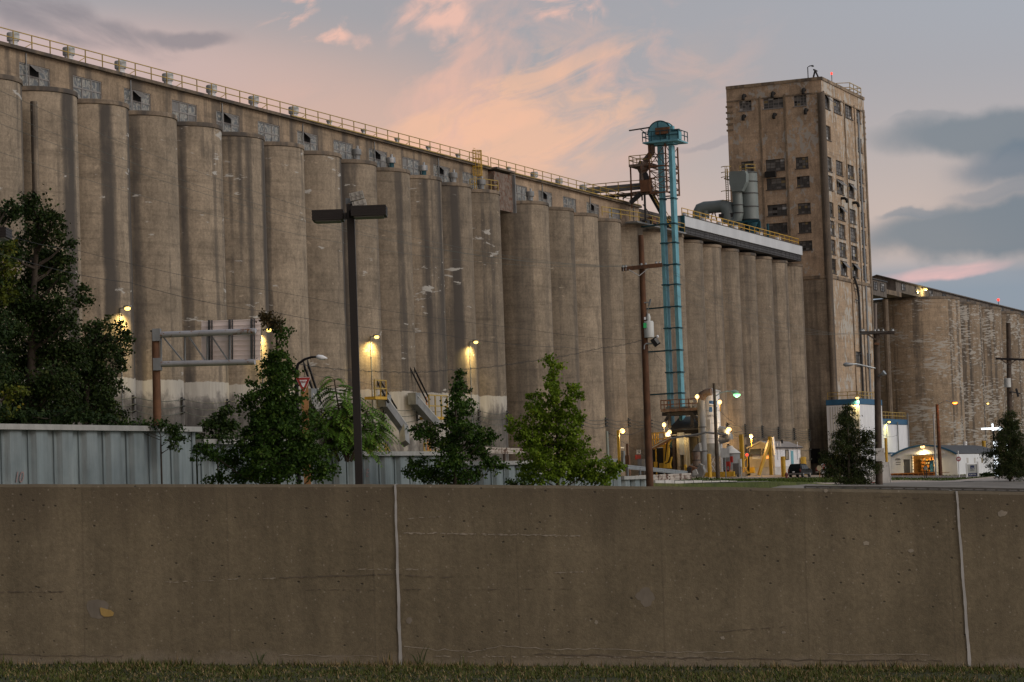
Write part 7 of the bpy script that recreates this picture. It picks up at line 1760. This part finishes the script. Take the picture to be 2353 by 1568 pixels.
# ================================================================= overhead wires
def wire(pts, label, r=.02, sag=.0, mat='wire', n=20, group=None, tw=0):
    P = []; r *= .42
    for a, b in zip(pts, pts[1:]):
        for j in range(n): u = j/n; P.append(a+(b-a)*u-Z3*sag*4*u*(1-u))
    P.append(pts[-1]); m = MB().tube(P, r, 5)
    if tw: m.tube([p+Z3*.05*math.sin(i*2.2)+V((0, .03*math.cos(i*2.2), 0)) for i, p in enumerate(P)], r*.8, 4)
    return tag(m.build('power_line', M[mat], base=P[0]), label, 'wire', group)
GW = 'overhead wires crossing the left silos'
lbs = ['uppermost thin wire across the left silos to the crossarm of the brown utility pole', 'second thin wire below it across the left silos', 'third thin wire across the left silos', 'lowest of the thin wires reaching the crossarm of the brown utility pole']
for i, (x, y) in enumerate([(-60, 182), (-60, 232), (-60, 262), (-60, 330)]): wire([at(x, y, 62), PIN[i]], lbs[i], .012, 1.1, group=GW)
wire([at(-40, 570, 60), at(300, 650, 72), at(630, 718, 82), at(1000, 766, 92), at(1300, 798, 104), at(1500, 812, 112)], 'dark cable descending from the dark tree across the silos toward the brown utility pole', .018, .12, 'cable')
wire([at(-40, 520, 60), at(172, 574, 68), at(632, 670, 82), at(1206, 756, 100), at(1480, 782, YP+4)], 'thin cable just above it across the lower silos', .014, .1, 'cable')
wire([at(690, 838, 76), at(877, 854, 82), at(1026, 851, 87), at(1206, 832, 92), at(1380, 800, 95), at(1478, 781, YP-.1)], 'twisted dark service cable running up to the brown utility pole', .017, .05, 'cable', tw=1)
wire([at(700, 846, 76), at(760, 862, 90), at(1000, 900, 120)], 'slack service cable dropping toward the whitewashed silos', .015, .15, 'cable')
for i in (0, 2, 4, 5): wire([PIN[i], PIN2[min(i, 5)]], ['thin wire between the two utility poles, leftmost on both crossarms', '', 'thin wire between the two utility poles, leaving the middle of the brown pole crossarm', '', 'thin wire between the two utility poles, near the right end of the crossarms', 'thin wire between the two utility poles, at the right end of the crossarms'][i], .012, 1.2, group='wires between the two utility poles')
for i in (1, 3, 6): wire([PIN2[i], at(2360, [0, 836, 0, 840, 0, 0, 828][i], Y3-.2)], {1: 'thin wire from the dark pole to the far pole, lowest', 3: 'thin wire from the dark pole to the far pole, middle', 6: 'thin wire from the dark pole to the far pole, uppermost'}[i], .012, 1.0, group='wires toward the far utility pole')
wire([at(1480, 782, YP), at(1600, 870, 160), ps(1660, 942, 345)], 'thin wire from the brown pole down to the white tank', .014, .5, 'cable')
wire([ps(1655, 945, 340), ps(1700, 980, 355), ps(1730, 1002, 372), ps(1752, 1016, 379)], 'thick black cable drooping from the white tank to the scale house gable', .05, .2, 'cable')
wire([pd(1394.5, 992, 12), pd(1430, 998, 12), pd(1478, 985, 12)], 'thick cable bundle between the grey-green post and the shed', .07, .3, 'cable')
wire([pd(1396, 994, 12), pd(1430, 1015, 13), pd(1520, 1068, 16)], 'dark guy cable slanting down from the grey-green post', .035, .1, 'cable')
wire([pd(1650, 1000, 14), pd(1703, 1002, 14), pd(1770, 1004, 13), pd(1860, 1006, 10)], 'horizontal cable crossing above the scale house', .045, .1, 'cable')
wire([ps(1901, 1000, 409), ps(1975, 1001, 409), ps(2027, 999, 409), ps(2062, 1000, 410)], 'dark cable strung low across the white annex', .04, .3, 'cable')
# remaining wall lamps
wall_lamp(pd(2126, 664.5, -1.0), N3, 'bright yellow floodlight in front of the far timber gallery', 'far lamps', 500., size=.36, arm=.5, spot=False, conduit=0)
p = ps(2270, 926.7, 540); wall_lamp(pd(2270, 926.7, 3.9), N3, 'small wall lamp on the third peeling bin', 'far lamps', 500., size=.22, arm=.8, conduit=8)
p = pd(2294, 692.5, -5); t = thing('warning_light', p-Z3*1.2, 'red warning light on the roof of the far timber gallery', 'warning light'); MB().bar(p-Z3*1.6, p, .12).build('mast', M['dark'], t); MB().lathe(p, [(.15, 0), (.32, .2), (.32, .45), (.1, .6)], 10).build('lens', M['l_red'], t)
# ================================================================= dusk sky
w = bpy.data.worlds.new('World'); SC.world = w; w.use_nodes = True; nt = w.node_tree
bg = nt.nodes['Background']; tc = _n(nt, 'ShaderNodeTexCoord')
sx = _n(nt, 'ShaderNodeSeparateXYZ'); L(nt, tc.outputs['Generated'], sx.inputs[0])
az = math_(nt, 'MULTIPLY', math_(nt, 'ARCTAN2', sx.outputs[0], sx.outputs[1]), 5.556)      # compass bearing and height of the sky direction
el = math_(nt, 'MULTIPLY', math_(nt, 'ARCSINE', sx.outputs[2]), 5.556)
uv = _n(nt, 'ShaderNodeCombineXYZ'); L(nt, az, uv.inputs[0]); L(nt, el, uv.inputs[1]); P = uv.outputs[0]
S = lambda r, g, b: tuple(((c/255+.055)/1.055)**2.4 if c > 10 else c/255/12.92 for c in (r, g, b))
def blob(cu, cv, ru, rv, rot=0., wob=.0, wsc=2., edge=(0., 1.)):
    mp = _n(nt, 'ShaderNodeMapping', vector_type='TEXTURE'); mp.inputs['Location'].default_value = (cu, cv, 0); mp.inputs['Rotation'].default_value = (0, 0, rad(rot)); mp.inputs['Scale'].default_value = (ru, rv, 1)
    src = P
    if wob:
        nz = _n(nt, 'ShaderNodeTexNoise'); L(nt, P, nz.inputs['Vector']); nz.inputs['Scale'].default_value = wsc; nz.inputs['Detail'].default_value = 8
        s1 = _n(nt, 'ShaderNodeVectorMath', operation='SUBTRACT'); L(nt, nz.outputs['Color'], s1.inputs[0]); s1.inputs[1].default_value = (.5, .5, .5)
        s2 = _n(nt, 'ShaderNodeVectorMath', operation='SCALE'); L(nt, s1.outputs[0], s2.inputs[0]); s2.inputs['Scale'].default_value = wob
        s3 = _n(nt, 'ShaderNodeVectorMath', operation='ADD'); L(nt, P, s3.inputs[0]); L(nt, s2.outputs[0], s3.inputs[1]); src = s3.outputs[0]
    L(nt, src, mp.inputs[0])
    ln = _n(nt, 'ShaderNodeVectorMath', operation='LENGTH'); L(nt, mp.outputs[0], ln.inputs[0])
    return ramp(nt, math_(nt, 'SUBTRACT', 1., ln.outputs['Value'], True), [(edge[0], 0), (edge[1], 1)], 'EASE')
def streaks(rot, sc, stretch, detail=6, dist=.3, seed=0.):
    mp = _n(nt, 'ShaderNodeMapping'); mp.inputs['Rotation'].default_value = (0, 0, rad(-rot)); mp2 = _n(nt, 'ShaderNodeMapping'); mp2.inputs['Scale'].default_value = (1./stretch, 1, 1); mp2.inputs['Location'].default_value = (seed, seed*.7, 0)
    L(nt, P, mp.inputs[0]); L(nt, mp.outputs[0], mp2.inputs[0]); return noi(nt, mp2.outputs[0], sc, detail, .6, dist)
def over(c, col, f, k=1.):
    return mixc(nt, math_(nt, 'MULTIPLY', f, k, True), c, col)
e01 = math_(nt, 'DIVIDE', el, 8.7, True)
base = ramp(nt, e01, [(0., S(196, 176, 168)), (.045, S(208, 185, 175)), (.075, S(190, 175, 170)), (.105, S(167, 160, 162)), (.135, S(158, 157, 163)), (.22, S(150, 152, 162)), (1., S(150, 154, 168))])
right = ramp(nt, math_(nt, 'MULTIPLY_ADD' if False else 'ADD', math_(nt, 'MULTIPLY', az, .25), .5), [(.45, 0), (.9, 1)])
hi = ramp(nt, e01, [(.07, 0), (.12, 1)])
c = over(base, S(164, 172, 184), math_(nt, 'MULTIPLY', right, hi), .8)
# warm horizon glow toward the left
c = over(c, S(232, 182, 158), blob(-.34, .80, 1.0, .30, -14, 0, 2., (0., .8)), .5)
c = over(c, S(206, 178, 174), blob(-1.0, 1.02, .8, .14, -8), .7)
# glowing cirrus
s1 = streaks(17, 5.2, 2.8, 9, 1.2); s2 = streaks(20, 9., 2.5, 9, 1., 3.)
cm = blob(-.06, .85, .86, .31, 13, .25, 2.2, (0., .8))
f1 = math_(nt, 'MULTIPLY', cm, ramp(nt, s1, [(.46, 0), (.60, 1)]))
c = over(c, S(236, 184, 164), f1, .64)
f2 = math_(nt, 'MULTIPLY', blob(.02, .84, .55, .20, 18, .2, 3., (0., .6)), ramp(nt, s2, [(.45, 0), (.60, 1)]))
c = over(c, S(244, 190, 156), f2, .62)
c = over(c, S(180, 164, 160), math_(nt, 'MULTIPLY', cm, ramp(nt, streaks(20, 3.4, 5., 6, .4, 7.), [(.50, 0), (.64, 1)])), .65)
for q in ((-.14, 1.09, .17, .075, 20), (-.47, 1.08, .12, .05, 35), (-.38, 1.03, .08, .035, 20), (.12, 1.07, .12, .04, 10)):
    c = over(c, S(240, 190, 172), math_(nt, 'MULTIPLY', blob(*q, .26, 6., (0., .6)), ramp(nt, streaks(25, 8., 2., 8, 1., q[0]*9), [(.42, 0), (.58, 1)])), .85)
# grey-mauve wisps at the upper left
for q in ((-.95, 1.06, .30, .05, -13), (-.72, 1.04, .16, .03, -4), (-1.08, 1.12, .22, .05, -15)):
    c = over(c, S(140, 132, 138), math_(nt, 'MULTIPLY', blob(*q, .10, 6., (0., .6)), ramp(nt, streaks(-14, 9., 4., 7, .4, q[1]*5), [(.40, 0), (.6, 1)])), .8)
# bluish dark cloud banks at the right
lowb = math_(nt, 'MULTIPLY', ramp(nt, math_(nt, 'ADD', math_(nt, 'MULTIPLY', az, .5), 0.), [(.3, 0), (.42, 1)]), ramp(nt, e01, [(.050, 1), (.058, 0)]))
c = over(c, S(120, 142, 162), lowb, .85)
for q, col, k in (((1.18, .745, .42, .075, -2), S(112, 124, 136), .95), ((1.12, .545, .44, .075, 4), S(104, 120, 134), .95), ((1.22, .685, .26, .05, 6), S(106, 120, 136), .9), ((.92, .578, .09, .014, 0), S(130, 136, 146), .8),
   ((1.15, .625, .2, .02, 6), S(140, 142, 150), .6), ((.5, .775, .14, .012, 0), S(160, 152, 156), .7), ((.98, .80, .12, .012, 0), S(150, 150, 156), .6), ((1.5, .6, .6, .22, 0), S(112, 124, 138), .6)):
    c = over(c, col, blob(*q, .12, 5.5, (0., .5)), k*.86)
c = over(c, S(228, 184, 182), math_(nt, 'MULTIPLY', blob(1.0, .452, .17, .022, 5, .05, 6., (0., .5)), ramp(nt, streaks(6, 9., 4., 5, .3), [(.3, .3), (.55, 1)])), .9)
# physically based twilight contribution
sk = _n(nt, 'ShaderNodeTexSky'); sk.sky_type = 'NISHITA'; sk.sun_disc = False; sk.sun_elevation = rad(4.); SUN_AZ = 116.
sk.sun_rotation = rad(SUN_AZ)
nk = mixc(nt, 1., c, mixc(nt, 1., sk.outputs[0], (.012, .012, .012), 'MULTIPLY'), 'ADD')
dim = ramp(nt, math_(nt, 'ADD', math_(nt, 'MULTIPLY', az, .05), .5), [(.24, .36), (.42, 1.)])   # unseen left sky dimmed, added to deepen shade on the silos
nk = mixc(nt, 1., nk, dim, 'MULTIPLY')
rear_fill = math_(nt, 'MULTIPLY', ramp(nt, math_(nt, 'DIVIDE', az, 17.5), [(.5, 0), (.7, 1)]), ramp(nt, e01, [(.22, 1), (.36, 0)]))   # unseen bright sky band added behind the camera as fill light
nk = mixc(nt, rear_fill, nk, tuple(1.25*c_ for c_ in S(236, 212, 200)))
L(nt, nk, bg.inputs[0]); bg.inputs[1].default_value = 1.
sun = bpy.data.lights.new('sun', 'SUN'); sun.energy = 1.2; sun.angle = rad(30); sun.color = (1., .93, .84)
so = bpy.data.objects.new('sun', sun); COL.objects.link(so)
dv = V((math.sin(rad(SUN_AZ))*math.cos(rad(32)), math.cos(rad(SUN_AZ))*math.cos(rad(32)), math.sin(rad(32))))
so.rotation_euler = (-dv).to_track_quat('-Z', 'Y').to_euler()
vs_ = SC.view_settings; vs_.view_transform = 'Standard'; vs_.look = 'None'; vs_.exposure = 0; vs_.gamma = 1
cy = SC.cycles; cy.use_denoising = True; cy.max_bounces = 6; cy.diffuse_bounces = 3; cy.glossy_bounces = 2; cy.transmission_bounces = 2; cy.sample_clamp_indirect = 3.
